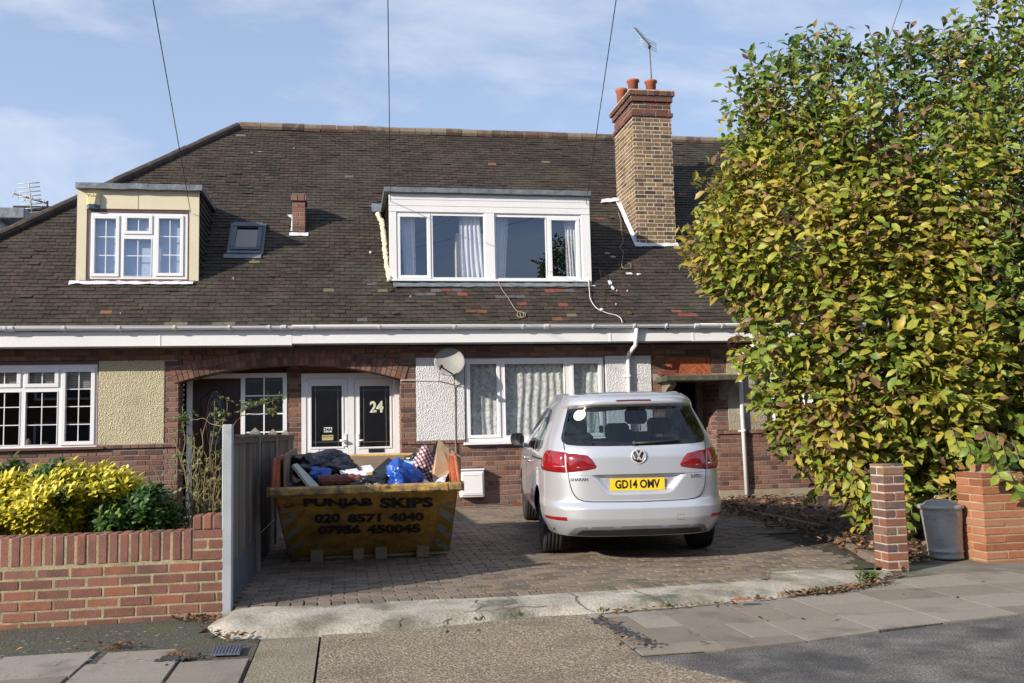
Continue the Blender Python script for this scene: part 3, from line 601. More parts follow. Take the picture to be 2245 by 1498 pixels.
# backing so nothing shows through
w1.box(-7.4, -6.2, WY+.034, WY+.25, 0, top_z, 1); w1.box(-6.2, -3.5, WY+.034, WY+.25, 0, 1.2, 1); w1.box(-6.2, -3.5, WY+.034, WY+.25, 2.44, top_z, 1)
w1.box(-3.5, ALx-.010, WY+.034, WY+.25, 0, top_z, 1); w1.box(-2.6, ALx-.008, WY+.012, WY+.033, 0, 2.49, 1); w2.box(ARx+.03, 1.8, WY+.034, WY+.25, 0, top_z, 1); w2.box(1.8, 4.04, WY+.034, WY+.25, 0, 1.2, 1)
w2.box(1.8, 4.04, WY+.034, WY+.25, 2.46, top_z, 1); w2.box(4.04, 5.0, WY+.036, WY+.25, 0, top_z, 1)
# --- arch: two rings of headers on edge
def arch(mb, a0, a1, halfs):
    for ring in (0, 1):
        r = AR+ring*.108; n = int((a1-a0)*r/.075)
        for i in range(n):
            p, q = a0+(a1-a0)*(i+.07)/n, a0+(a1-a0)*(i+.93)/n; d = random.uniform(-.002, .002); t = min(1, max(0, random.gauss(.45, .3)))
            tf = lambda u, y, w, p=p, q=q, r=r: (XC+(r+w)*sin(p+(q-p)*u), y, zc+(r+w)*cos(p+(q-p)*u))
            mb.box(0, 1, WY-.012+d, WY+.11, 0, .100, 0, t, tf=tf)
    n = 24
    for i in range(n):
        p, q = a0+(a1-a0)*i/n, a0+(a1-a0)*(i+1)/n
        for (r0_, r1_, y0, y1) in ((AR+.003, AR+.213, WY-.004, WY+.10),):
            mb.add([(XC+rr*sin(a), y, zc+rr*cos(a)) for a in (p, q) for rr in (r0_, r1_) for y in (y0, y1)], [(0,2,6,4), (0,4,5,1), (2,3,7,6), (1,5,7,3)], 2, .5)
        mb.add([(XC+(AR+.19)*sin(p), WY+.009, zc+(AR+.19)*cos(p)), (XC+(AR+.19)*sin(q), WY+.009, zc+(AR+.19)*cos(q)), (XC+(AR+.19)*sin(q), WY+.009, 2.67), (XC+(AR+.19)*sin(p), WY+.009, 2.67)], [(0, 1, 2, 3)], 2, .5)
        mb.add([(XC+(AR+.001)*sin(a), y, zc+(AR+.001)*cos(a)) for a in (p, q) for y in (WY+.09, RY+.04)], [(0,1,3,2)], 0, random.random())
aL, aM, aR = math.asin((ALx-XC)/AR), math.asin((B1-XC)/AR), math.asin((ARx-XC)/AR)
a1 = MB(); arch(a1, aL-.012, aM-.0004, 1); a1.build('arch', BM, H1)
a2 = MB(); arch(a2, aM+.0004, aR+.012, 1); a2.build('arch', BM, H2)
# --- right house brickwork
DL, DR = 5.03, atY(1571, 920, WY).x
can = prect(1460, 822, 1622, 835, 14.0)
bricks(w3, B2+.003, 12, 2.505, top_z, FR(WY), mo=2)
hx0, hx1, hz0, hz1 = prect(1459, 783, 1558, 822, WY)
bricks(w3, B2+.003, hx0-.008, 2.19, 2.50, FR(WY), mo=2); bricks(w3, hx1+.008, 6.06, 2.19, 2.50, FR(WY), mo=2)
bricks(w3, B2+.003, DL, .15, 2.08, FR(WY)); bricks(w3, DR, 6.06, 1.27, 2.08, FR(WY)); bricks(w3, DR, 12, .315, 1.20, FR(WY), bl=.215)
w3.box(B2, 6.06, WY+.002, WY+.09, 2.083, 2.188, 3)
bricks(w3, DR, atY(1678, 935, WY).x, 1.205, 1.262, FR(WY-.028), bond='hd', bh=.057)
bricks(w3, WY+.03, WY+.6, .15, 2.08, LF(DR))
w3.box(DR-.002, 12, WY-.012, WY+.03, -.05, .312, 3)
w3.box(DL-.16, DL-.0, WY+.036, WY+.9, 0, 2.3, 2); w3.box(DR+.036, 6.7, WY+.036, WY+.9, 0, 2.4, 2); w3.box(6.7, 12, WY+.036, WY+.2, 0, 1.2, 2); w3.box(DL-.1, 12, WY+.036, WY+.25, 2.45, top_z, 2); w3.box(8.35, 12, WY+.036, WY+.2, 1.2, 2.45, 2)
w3.box(DL, DR+.05, WY+.04, WY+.9, 2.1, 2.4, 2)
W1 = w1.build('wall', BM, H1); W2 = w2.build('wall', BM, H2); W3 = w3.build('wall', BM, H3)
for o in (W1, W2): pass
# pebbledash panels
b = MB(); b.box(-3.51, -2.602, WY-.008, WY+.03, 1.262, 2.482, ch=.006); b.build('render_panel', M['render_c'], H1)
for r_ in ((1.057, 1.797, 1.212, 2.482), (4.045, 4.798, 1.212, 2.482)):
    b = MB(); b.box(r_[0], r_[1], WY-.012, WY+.03, r_[2], r_[3], ch=.006); b.build('render_panel', M['render_w'], H2)
wx = atY(1686, 880, WY).x
b = MB(); b.box(6.065, wx-.01, WY-.008, WY+.03, 1.262, 2.50, ch=.004); b.box(8.3, 12, WY-.008, WY+.03, 1.205, 2.50); b.build('render_panel', M['render_g'], H3)
b = MB(); b.box(2.5, 4.8, WY-.008, WY+.0, .19, .235, ch=.003); b.build('red_paint_band', M['tile_red'], H2)
# herringbone panel
b = MB(); b.box(hx0, hx1, WY+.012, WY+.03, hz0, hz1, 1); 
q = .047; ln = .19; s2 = math.sqrt(.5)
for i in range(-9, 14):
    for j in range(-9, 14):
        for dr in (0, 1):
            # diagonal blocks of parallel slips
            cx, cz = hx0+.09+i*ln*s2*2*.5*1.0, hz0+.02+j*ln*s2
            if (i+j) % 2 != dr: continue
            for k in range(4):
                o = (k-1.5)*q; ax = (s2, s2) if dr else (s2, -s2); nx = (-ax[1], ax[0])
                P = []
                for (a, c) in ((-ln/2+.003, -q/2+.004), (ln/2-.003, -q/2+.004), (ln/2-.003, q/2-.004), (-ln/2+.003, q/2-.004)):
                    P.append((cx+ax[0]*a+nx[0]*(c+o), cz+ax[1]*a+nx[1]*(c+o)))
                # clip to the panel
                def clip(P, ax_, lim, sg):
                    R_ = []
                    for (p, r) in zip(P, P[1:]+P[:1]):
                        ip, ir = (p[ax_]-lim)*sg >= 0, (r[ax_]-lim)*sg >= 0
                        if ip: R_.append(p)
                        if ip != ir: t = (lim-p[ax_])/(r[ax_]-p[ax_]); R_.append((p[0]+(r[0]-p[0])*t, p[1]+(r[1]-p[1])*t))
                    return R_
                for a_, l_, s_ in ((0, hx0, 1), (0, hx1, -1), (1, hz0, 1), (1, hz1, -1)):
                    P = clip(P, a_, l_, s_) if len(P) > 2 else []
                if len(P) > 2: b.prism([(x, WY+.001+random.uniform(-.002, .002), z) for x, z in P], (0, .012, 0), 0)
b.build('herringbone_panel', [M['herr'], M['mortar_d']], H3)
# canopy slab on stone brackets
b = MB(); x0, x1, z0, z1 = can; b.box(x0, x1, 14.0, WY-.002, z0, z1, ch=.012); b.build('door_canopy', M['canopy'], H3)
for bx in (x0+.10, DR+.06):
    b = MB(); pr_ = [(14.12, z0-.002), (WY+.0, z0-.002), (WY+.0, z0-.30), (14.42, z0-.28), (14.36, z0-.17), (14.25, z0-.11), (14.14, z0-.07)]
    b.prism([(bx, y, z) for y, z in pr_], (.11, 0, 0)); b.build('bracket', M['stone'], H3, fix=True)
b = MB(); b.box(DL+.001, DR-.001, WY+.84, WY+.88, .15, 2.1, 1); b.box(DR-.09, DR-.002, WY+.58, WY+.68, .15, 2.08, 0); b.box(DL, DL+.09, WY+.58, WY+.68, .15, 2.08, 0); b.box(DL+.2, DR-.2, WY+.825, WY+.84, .4, 1.0, 1); b.build('front_door', [M['stone'], M['black']], H3)
b = MB(); ax0, ax1, az0, az1 = prect(1806, 1076, 1829, 1084, WY-.02); b.box(ax0, ax1, WY-.02, WY-.013, az0, az1)
for i in range(9): x = ax0+(ax1-ax0)*(i+.5)/9; b.box(x-.004, x+.004, WY-.026, WY-.0201, az0, az1)
b.build('air_brick', M['rustm'], H3)
# --- fascia, soffit, gutter
def eaves(H, x0, x1, zb, brk, unions, joint=()):
    b = MB(); b.box(x0, x1, 14.125, 14.145, zb, 2.905); 
    for j in joint: b.box(j-.012, j+.012, 14.119, 14.1249, zb-.004, 2.90)
    b.build('fascia_board', M['fascia'], H)
    b = MB(); b.box(x0, x1, 14.1455, WY+.03, zb+.006, zb+.016)
    b.build('soffit', M['fascia'], H)
    b = MB(); n = 10; r = .056; gy, gz_ = 14.066, 2.932
    v = []; f = []
    for x in (x0+.002, x1-.002):
        for k in range(n+1): a = pi+pi*k/n; v.append((x, gy+r*cos(a), gz_+r*sin(a)))
        for k in range(n+1): a = 2*pi-pi*k/n; v.append((x, gy+(r-.005)*cos(a), gz_+(r-.005)*sin(a)))
    m_ = 2*n+2
    for k in range(m_): f.append((k, (k+1) % m_, (k+1) % m_+m_, k+m_))
    f += [tuple(range(m_)), tuple(range(m_, 2*m_))]
    b.add(v, f, 0, .5, False); b.tube([(x0+.002, gy-r, gz_), (x1-.002, gy-r, gz_)], .006, 6)
    gtr = b.build('gutter', M['white'], H)
    for x in brk+unions:
        b = MB(); wd = .014 if x in brk else .035
        for k in range(8):
            a, c = pi*.97+pi*.95*k/8, pi*.97+pi*.95*(k+1)/8; r1_, r2_ = r+.001, r+.011
            b.add([(xx, gy+rr*cos(q_), gz_+rr*sin(q_)) for q_ in (a, c) for rr in (r1_, r2_) for xx in (x-wd, x+wd)], [(0,1,3,2), (4,6,7,5), (2,3,7,6), (0,4,5,1), (0,2,6,4), (1,5,7,3)])
        if x in brk: b.box(x-.012, x+.012, 14.110, 14.1245, 2.83, 2.925)
        b.build('bracket', M['white'], gtr, off=(0, 0, 0))
fz1, fz2 = atY(300, 759, 14.125).z, atY(900, 751.5, 14.125).z
gxx = lambda *l: [atY(x, 720, 14.05).x for x in l]
eaves(H1, -7.45, B1-.002, fz1, gxx(12, 141, 262, 383, 503, 590), gxx(24, 622), gxx(348))
eaves(H2, B1+.002, B2+.55, fz2, gxx(686, 831, 996, 1146, 1300, 1390), gxx(1198), gxx(1340))
eaves(H3, B2+.554, 12.2, fz2-.004, gxx(1460, 1583), gxx(1527), gxx(1522))
# soffit end step between the fascias handled by their different depths
# --- downpipes
def pipe(H, pts, r=.034, clips=(), name='downpipe'):
    b = MB(); b.tube(pts, r, 14); 
    for z in clips:
        for a, c in zip(pts, pts[1:]):
            if min(a[2], c[2]) <= z <= max(a[2], c[2]) and abs(a[0]-c[0]) < .3:
                f = (z-a[2])/(c[2]-a[2]); x = a[0]+(c[0]-a[0])*f; y = a[1]+(c[1]-a[1])*f
                b.tube([(x, y, z-.02), (x, y, z+.02)], r+.007, 14); b.box(x-.075, x-.03, y+.01, WY, z-.012, z+.012)
    return b.build(name, M['white'], H)
p = lambda x, y, Y: tuple(atY(x, y, Y))
t_ = p(1395, 722, 14.07); m1 = p(1393, 757, 14.10); m2 = p(1379, 778, 14.40)
pipe(H2, [(t_[0], 14.066, 2.88), (m1[0], 14.08, m1[2]), (m2[0]+.01, 14.40, m2[2]+.03), (m2[0], 14.445, m2[2]-.03), (m2[0]-.01, 14.445, .3)], clips=(2.15, 1.2))
q0 = p(1641, 764, 14.2); q1 = p(1623, 779, 14.42); q2 = p(1621, 792, 14.445); q3 = p(1638, 1090, 14.445)
pipe(H3, [(q0[0]+.16, 14.08, 2.88), (q0[0]+.10, 14.1, q0[2]+.06), q0, q1, q2, q3], clips=(2.36, 1.25))
# --- ground-floor windows
FY = WY+.03
R1 = prect(-230, 801, 213, 984.6, FY)
def U(x0, y0, x1, y1, c, r, s=True, Y=FY): return (prect(x0, y0, x1, y1, Y), c, r, s)
win1 = window(H1, R1, FY, [U(143.2, 815.7, 199, 967.7, [.5], [.248, .5, .757]), U(62.4, 816.4, 120.4, 841.4, [.5], []), U(55.5, 859.8, 124.5, 975.3, [.5], [.283, .626], False),
    U(-20, 817, 37.4, 842, [.5], []), U(-27, 861, 42, 976.5, [.5], [.283, .626], False), U(-125, 817, -60, 969, [.5], [.25, .5, .757])], sashw=.055)
b = MB(); x0, x1, z0, z1 = R1
b.box(x0, x1+.03, FY-.02, FY+.01, z1+.002, z1+.045); b.box(x1+.003, x1+.03, FY-.02, FY+.01, z0, z1+.001); b.box(x0, x1+.12, WY-.06, FY+.05, z0-.04, z0-.003, ch=.006); b.build('timber_surround', M['brownwood'], H1)
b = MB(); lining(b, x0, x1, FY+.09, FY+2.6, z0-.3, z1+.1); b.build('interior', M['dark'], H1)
b = MB()
for i in range(11): z = z1-.07-i*.026; b.box(x0+.05, x1-.05, FY+.10, FY+.103, z-.021, z)
b.build('venetian_blind', M['blind'], win1, off=(0, 0, 0))
b = MB(); a_ = p(62, 972, FY+.15); b.lathe((a_[0], a_[1], z0), [(.03, 0), (.04, .02), (.04, .09), (.02, .11), (.024, .12), (.01, .135), (0, .14)], 12); b.build('jar', M['stone'], win1, off=(0, 0, 0)); b = MB(); a_ = p(98, 972, FY+.2); b.lathe((a_[0], a_[1], z0), [(.045, 0), (.05, .08), (.047, .08)], 14); b.build('jar', M['stone'], win1, off=(0, 0, 0))
FY2 = WY+.02
R2 = prect(1021, 785.5, 1325, 966, FY2); 
win2 = window(H2, R2, FY2, [U(1031, 798, 1090, 953.5, [], [], True, FY2), U(1108, 797.5, 1238, 953, [], [], False, FY2), U(1259, 796.5, 1314, 950, [], [], True, FY2)], glassmat=M['gl'], sashw=.05, gback=.02)
x0, x1, z0, z1 = R2
b = MB(); b.box(x0-.05, x1+.04, WY-.075, FY2+.0, z0-.045, z0-.003, ch=.006); b.build('window_sill', M['white'], H2)
for u in ((1040, 1080), (1268, 1300)): a_ = prect(u[0], 789, u[1], 792.5, FY2-.02); b = MB(); b.box(a_[0], a_[1], FY2-.032, FY2-.017, a_[2], a_[3], ch=.003); b.build('trickle_vent', M['white'], win2, off=(0, 0, 0))
b = MB(); curtain(b, x0+.02, x1-.02, z0-.05, z1+.02, FY2+.10, 17, .016, seed=3); b.build('net_curtain', M['net'], win2, off=(0, 0, 0))
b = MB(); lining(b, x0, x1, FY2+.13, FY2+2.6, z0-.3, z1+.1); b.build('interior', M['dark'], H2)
FY3 = WY+.03
R3 = prect(1688, 812, 1870, 944, FY3)
win3 = window(H3, R3, FY3, [U(1698, 822, 1762, 935, [], [], True, FY3), U(1782, 822, 1855, 935, [], [], True, FY3)], sashw=.02)
x0, x1, z0, z1 = R3
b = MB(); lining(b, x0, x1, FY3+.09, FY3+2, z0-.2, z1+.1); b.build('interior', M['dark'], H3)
b = MB()
for (gx0, gx1) in (prect(1698, 822, 1762, 935, FY3)[:2], prect(1782, 822, 1855, 935, FY3)[:2]):
    w_ = gx1-gx0; zz0, zz1 = z0+.06, z1-.06; st = .105; tall = zz1-zz0
    for sg in (1, -1):
        k = -8
        while k < 12:
            a = gx0+k*st; pts_ = []
            for i in range(41):
                x = a+sg*(tall*i/40)*.55+(0 if sg > 0 else 0); z = zz0+tall*i/40
                if gx0 < x < gx1: pts_.append((x, FY3+.0255, z))
            if len(pts_) > 1: b.tube([pts_[0], pts_[-1]], .003, 4)
            k += 1
b.build('diamond_leading', M['rustm'], win3, off=(0, 0, 0))
b = MB(); b.box(x0-.02, x1+.05, WY-.05, FY3, z0-.05, z0-.005, ch=.005); b.build('window_sill', M['brownwood'], H3)
# --- porch joinery, left: dark red door and side light
PY = RY-.06
b = MB(); holes = [prect(421, 830, 527.5, 1110, PY), prect(537, 828, 620, 1010, PY)]
o_ = prect(408.5, 819, 629, 1110, PY); o_ = (o_[0], o_[1], .22, o_[3]); holes[0] = (holes[0][0], holes[0][1], .22, holes[0][3])
holed(b, *o_, holes, PY, PY+.07); g1 = holes[1]; xm = (g1[0]+g1[1])/2; b.box(xm-.01, xm+.01, PY+.012, PY+.027, g1[2], g1[3])
for i in range(1, 5): z = g1[3]-i*(39.8/143.5*1.0); b.box(g1[0], g1[1], PY+.013, PY+.026, z-.01, z+.01)
fr = b.build('door_frame', M['white'], H1, fix=True)
b = MB(); b.quad((g1[0], PY+.03, g1[2]), (g1[1], PY+.03, g1[2]), (g1[1], PY+.03, g1[3]), (g1[0], PY+.03, g1[3])); b.build('glass', M['gl_d'], fr, off=(0, 0, 0))
d = holes[0]; b = MB(); ocx, ocz = p(473, 924.6, PY+.03)[0], p(473, 924.6, PY+.03)[2]; ow, oh = 19/140, 64.7/140
b.box(d[0]+.003, d[1]-.003, PY+.035, PY+.075, .24, d[3]-.004)
for (sc_, rr) in ((1.0, .011),):
    b.tube([(ocx+(ow+.012)*cos(a*pi/16), PY+.03, ocz+(oh+.012)*sin(a*pi/16)) for a in range(33)], .012, 6, cap=False)
pts_ = [(d[0]+.12, PY+.034, .9), (d[0]+.12, PY+.034, d[3]-.30), (d[0]+.20, PY+.034, d[3]-.26), (d[0]+.26, PY+.034, d[3]-.17), (ocx, PY+.034, d[3]-.10), (d[1]-.26, PY+.034, d[3]-.17), (d[1]-.20, PY+.034, d[3]-.26), (d[1]-.12, PY+.034, d[3]-.30), (d[1]-.12, PY+.034, .9)]
b.tube(pts_, .011, 6)
dr = b.build('front_door', M['doorred'], H1)
b = MB(); b.add([(ocx, PY+.033, ocz)]+[(ocx+ow*cos(2*pi*a/32), PY+.033, ocz+oh*sin(2*pi*a/32)) for a in range(32)], [(0, i+1, (i+1) % 32+1) for i in range(32)]); b.build('oval_glass', M['gl_d'], dr, off=(0, 0, 0))
b = MB()
for sc_ in (1.0, .72): b.tube([(ocx+ow*sc_*cos(a*pi/16), PY+.029, ocz+oh*(sc_*.9+.1)*sin(a*pi/16)) for a in range(33)], .003, 4, cap=False)
for s_ in (-1, 1):
    for k_ in (-1, 1): b.tube([(ocx+k_*ow*.55*sin(pi*i/10)*.6, PY+.028, ocz+s_*oh*(.15+.6*i/10)) for i in range(11)], .003, 4)
    b.tube([(ocx-.04, PY+.028, ocz+s_*oh*.55), (ocx, PY+.028, ocz+s_*(oh*.55+.045)), (ocx+.04, PY+.028, ocz+s_*oh*.55), (ocx, PY+.028, ocz+s_*(oh*.55-.045)), (ocx-.04, PY+.028, ocz+s_*oh*.55)], .003, 4)
b.tube([(ocx-ow, PY+.028, ocz), (ocx+ow, PY+.028, ocz)], .003, 4); b.build('leading', M['chrome'], dr, off=(0, 0, 0))
# right: two white doors with leaded glass
o_ = prect(661, 818, 878, 1100, PY); o_ = (o_[0], o_[1], .22, o_[3])
hl = [(*prect(671, 830, 763, 1100, PY)[:2], .22, prect(671, 830, 763, 1100, PY)[3]), (*prect(777, 830, 866, 1100, PY)[:2], .22, prect(777, 830, 866, 1100, PY)[3])]
b = MB(); holed(b, *o_, hl, PY, PY+.07); b.build('door_frame', M['white'], H2, fix=True)
for di, (gx, hd, lab) in enumerate(((prect(683, 846, 749.5, 980, PY), 1, 'white front door with a 24A sticker and a yellow sticker on its glass'), (prect(789, 846, 855, 979.5, PY), -1, 'white front door with the number 24 on its glass'))):
    h = hl[di]; b = MB(); holed(b, h[0]+.004, h[1]-.004, .24, h[3]-.004, [gx], PY+.012, PY+.055); s = .03
    for (a, c, d_, e) in ((gx[0]-s, gx[1]+s, gx[3], gx[3]+s), (gx[0]-s, gx[1]+s, gx[2]-s, gx[2]), (gx[0]-s, gx[0], gx[2], gx[3]), (gx[1], gx[1]+s, gx[2], gx[3])): b.box(a, c, PY+.002, PY+.011, d_, e, ch=.004)
    # lower moulded panel
    lz = gx[2]-.15; 
    for (a, c, d_, e) in ((h[0]+.10, h[1]-.10, lz-.02, lz), (h[0]+.10, h[1]-.10, .42, .44), (h[0]+.10, h[0]+.12, .44, lz-.02), (h[1]-.12, h[1]-.10, .44, lz-.02)): b.box(a, c, PY+.004, PY+.011, d_, e, ch=.004)
    D = b.build('front_door', M['white'], H2, fix=True); D['label'] = lab
    b = MB(); b.quad((gx[0], PY+.03, gx[2]), (gx[1], PY+.03, gx[2]), (gx[1], PY+.03, gx[3]), (gx[0], PY+.03, gx[3])); b.build('glass', M['gl_d'], D, off=(0, 0, 0))
    b = MB(); b.box(gx[0], gx[1], PY+.12, PY+.125, gx[2], gx[3]); 
    b = MB()
    for f_ in (.13, .87): x = gx[0]+(gx[1]-gx[0])*f_; b.box(x-.0025, x+.0025, PY+.0265, PY+.0295, gx[2], gx[3])
    for f_ in (.07, .92): z = gx[3]-(gx[3]-gx[2])*f_; b.box(gx[0], gx[1], PY+.0268, PY+.0296, z-.0025, z+.0025)
    b.build('leading', M['metal'], D, off=(0, 0, 0))
    b = MB(); sl_ = prect(808, 983, 842, 992, PY) if di else prect(699, 984, 733, 993.5, PY)
    if di: b.box(*sl_[:2], PY+.0, PY+.0115, *sl_[2:], ch=.003); b.box(sl_[0]+.03, sl_[1]-.02, PY-.008, PY-.001, sl_[2]+.02, sl_[3]-.025)
    else:
        for (a, c, d_, e) in ((sl_[0], sl_[1], sl_[3]-.008, sl_[3]), (sl_[0], sl_[1], sl_[2], sl_[2]+.008), (sl_[0], sl_[0]+.008, sl_[2], sl_[3]), (sl_[1]-.008, sl_[1], sl_[2], sl_[3])): b.box(a, c, PY+.008, PY+.0115, d_, e)
    b.build('letter_box', M['black'] if di else M['metal'], D, off=(0, 0, 0))
    b = MB(); hp = prect(755, 951, 760.5, 979, PY) if not di else prect(783, 951, 788, 979, PY)
    b.box(hp[0], hp[1], PY-.012, PY+.0115, hp[2], hp[3], ch=.005); hz_ = (hp[2]+hp[3])/2-.01
    hx_ = (hp[0]+hp[1])/2; b.tube([(hx_, PY-.01, hz_), (hx_, PY-.05, hz_), (hx_-hd*.03, PY-.06, hz_+.002), (hx_-hd*.09, PY-.058, hz_+.003)], [.012, .012, .014, .017], 10); b.build('handle', M['white'], D, off=(0, 0, 0))
    if di:
        v, f = textmesh('24', .235, .004, .009, xs=.88); c_ = p(825.5, 893.5, PY+.02)
        b = MB(); b.add([(c_[0]+x, PY+.022-z, c_[2]+y) for x, y, z in v], f); b.build('house_number', M['green'], D, off=(0, 0, 0))
    else:
        s_ = prect(710, 937, 728, 948, PY+.02); b = MB(); b.box(s_[0], s_[1], PY+.024, PY+.0285, s_[2], s_[3]); v, f = textmesh('24A', .072, .0006, .003); c_ = ((s_[0]+s_[1])/2, 0, (s_[2]+s_[3])/2)
        b.add([(c_[0]+x, PY+.0232-z, c_[2]+y) for x, y, z in v], f, 1); b.build('number_sticker', [M['stickw'], M['num']], D, off=(0, 0, 0))
        s_ = prect(706, 954, 730.5, 965.5, PY+.02); b = MB(); b.box(s_[0], s_[1], PY+.024, PY+.0285, s_[2], s_[3]); v, f = textmesh('NO JUNK MAIL', .022, .0005, .0008); c_ = ((s_[0]+s_[1])/2, 0, (s_[2]+s_[3])/2+.012)
        b.add([(c_[0]+x, PY+.0232-z, c_[2]+y) for x, y, z in v], f, 1); b.build('notice_sticker', [M['sticky'], M['num']], D, off=(0, 0, 0))
b = MB(); lining(b, hl[0][0], hl[1][1], PY+.13, PY+1.6, .2, 2.3); b.build('interior', M['hall'], H2)
b = MB(); lining(b, o_[0]-1.75, -.9, PY+.13, PY+1.6, .2, 2.3); b.build('interior', M['hall'], H1)
# porch floor
b = MB(); b.box(ALx, B1, WY+.0, RY+.5, -.1, .215); b.build('doorstep', M['concrete'], H1); b = MB(); b.box(B1+.002, ARx, WY+.0, RY+.5, -.1, .215); b.build('doorstep', M['concrete'], H2)
# ------------------------------------------------------------------ roofs
def marks(lst):
    out = []
    for x, y, m, n in lst:
        P = onroof(x, y)
        for k in range(n): out.append((P.x+k*.166, P.y, m))
    return out
TM = [M['tile'], M['tile_red'], M['tile_or'], M['tile_gr'], M['tile_li'], M['mortar_d']]
hipx = lambda Y: -2.0-(18.57-Y)*1.19
DY = 14.95
# dormer extents
dl = prect(168, 405, 436, 620, DY); dm = prect(853, 420, 1294, 621, DY)
dl_top = atY(300, 403, 14.87).z; dm_top = atY(1060, 414, 14.86).z
exL = (dl[0]+.03, dl[1]-.03, DY-.0, dl_top-ROOF_Z+ROOF_Y-.06); exM = (dm[0]+.03, dm[1]-.03, DY-.0, dm_top-ROOF_Z+ROOF_Y-.06)
sk = [onroof(512, 500), onroof(577, 500), onroof(571, 556), onroof(506, 556)]
skx0, skx1 = (sk[0].x+sk[3].x)/2, (sk[1].x+sk[2].x)/2; sky0, sky1 = sk[2].y, sk[0].y
ch0 = (5.05, 5.76, 15.75, 16.93); st0 = (onroof(641, 516).x, onroof(669, 516).x, 15.90, 16.1)
b = MB(); roof_tiles(b, -7.6, B1, [exL, (skx0, skx1, sky0, sky1), st0], 1, hipx, marks([(227, 686, 2, 1), (365, 710, 4, 2), (474, 710, 4, 1), (512, 711, 4, 1), (550, 572, 4, 1), (550, 573, 4, 1)]))
rf1 = b.build('roof', TM, H1)
b = MB(); deck(b, -7.6, B1, [exL], hipx, 0)
b.add([(-2.0, 18.57, 7.31), (hipx(14.14), 14.14, rz(14.14)-.02), (hipx(14.14), 23.0, rz(14.14)-.02)], [(0, 1, 2)]); b.add([(-2.0, 18.57, 7.31), (B1, 18.57, 7.31), (B1, 23, 2.9), (hipx(14.14), 23, 2.9)], [(0, 1, 2, 3)])
b.build('roof_boarding', M['tile'], H1)
b = MB(); roof_tiles(b, B1, B2, [exM], 2, None, marks([(985, 640, 1, 1), (1011, 648, 1, 1), (1210, 641, 1, 2), (1224, 666, 1, 1), (1143, 672, 1, 1), (1085, 357, 2, 1), (1189, 354, 4, 1), (757, 390, 4, 1),
    (1316, 480, 1, 1), (800, 702, 3, 1), (790, 702, 3, 1), (912, 645, 3, 1), (936, 646, 3, 1), (958, 638, 3, 1), (1000, 640, 3, 1), (1030, 685, 2, 1), (1050, 685, 2, 1), (1128, 655, 3, 2), (1106, 655, 3, 1), (1245, 641, 3, 1), (815, 452, 3, 1), (805, 620, 3, 1), (1250, 690, 4, 1), (1225, 700, 2, 1), (840, 640, 4, 1), (715, 640, 4, 1)]))
rf2 = b.build('roof', TM, H2)
b = MB(); deck(b, B1, B2, [exM], None, 0); b.add([(B1, 18.57, 7.31), (B2, 18.57, 7.31), (B2, 23, 2.9), (B1, 23, 2.9)], [(0, 1, 2, 3)]); b.build('roof_boarding', M['tile'], H2)
b = MB(); roof_tiles(b, B2, 12.2, [ch0], 3, None, marks([(1478, 684, 2, 1), (1490, 691, 1, 2), (1490, 424, 1, 1)]))
rf3 = b.build('roof', TM, H3)
b = MB(); deck(b, B2, 12.2, [], None, 0); b.add([(B2, 18.57, 7.31), (12.2, 18.57, 7.31), (12.2, 23, 2.9), (B2, 23, 2.9)], [(0, 1, 2, 3)]); b.build('roof_boarding', M['tile'], H3)
random.seed(5)
for H, a, c in ((H1, -2.0, B1), (H2, B1, B2), (H3, B2, 12.2)):
    b = MB(); half_tiles(b, (a, 18.57, 7.335), (c, 18.57, 7.335), .115, 8); b.build('ridge_tiles', M['ridge'], H)
b = MB(); half_tiles(b, (hipx(14.2), 14.2, rz(14.2)+.01), (-2.02, 18.55, 7.34), .105, 8); b.build('hip_tiles', M['hiptile'], H1)
# mortar and paint splashes, moss on the tiles
def splash(H, lst, m, name):
    b = MB()
    for x, y, wx_, wy_ in lst:
        P = onroof(x, y); c = math.sqrt(.5); k = 14; r_ = [random.uniform(.55, 1.1) for _ in range(k)]
        ring = [(wx_*r_[i]*cos(2*pi*i/k), wy_*r_[i]*sin(2*pi*i/k)) for i in range(k)]
        T = lambda a, s, n: (P.x+a, P.y+s*c-n*c, P.z+s*c+n*c)
        b.add([T(0, 0, .040)]+[T(a, s, .034) for a, s in ring]+[T(a*1.05, s*1.05, .01) for a, s in ring], [(0, i+1, (i+1) % k+1) for i in range(k)]+[(i+1, i+1+k, (i+1) % k+1+k, (i+1) % k+1) for i in range(k)])
    return tag(b.build(name, m, H), kind='stuff')
random.seed(9)
splash(H2, [(1337, 622, .035, .07), (1343, 634, .03, .05), (1380, 603, .07, .03), (1400, 604, .05, .02), (1330, 558, .05, .01), (1343, 566, .05, .012), (812, 556, .02, .03), (1375, 640, .012, .012), (1300, 630, .05, .015), (1352, 640, .015, .012), (900, 653, .02, .01), (1350, 670, .01, .015)], M['flash'], 'paint_splashes')
splash(H2, [(866, 690, .07, .018), (842, 697, .04, .012), (858, 640, .05, .02), (1380, 690, .05, .03), (723, 592, .02, .02), (1330, 636, .05, .02), (1365, 600, .05, .015), (1340, 480, .06, .02)], M['mosspatch'], 'moss')
splash(H1, [(570, 336, .05, .008), (553, 338, .03, .006), (512, 613, .012, .012), (265, 690, .01, .01), (530, 300, .1, .008), (490, 292, .06, .01), (645, 328, .02, .01)], M['lich'], 'lichen')
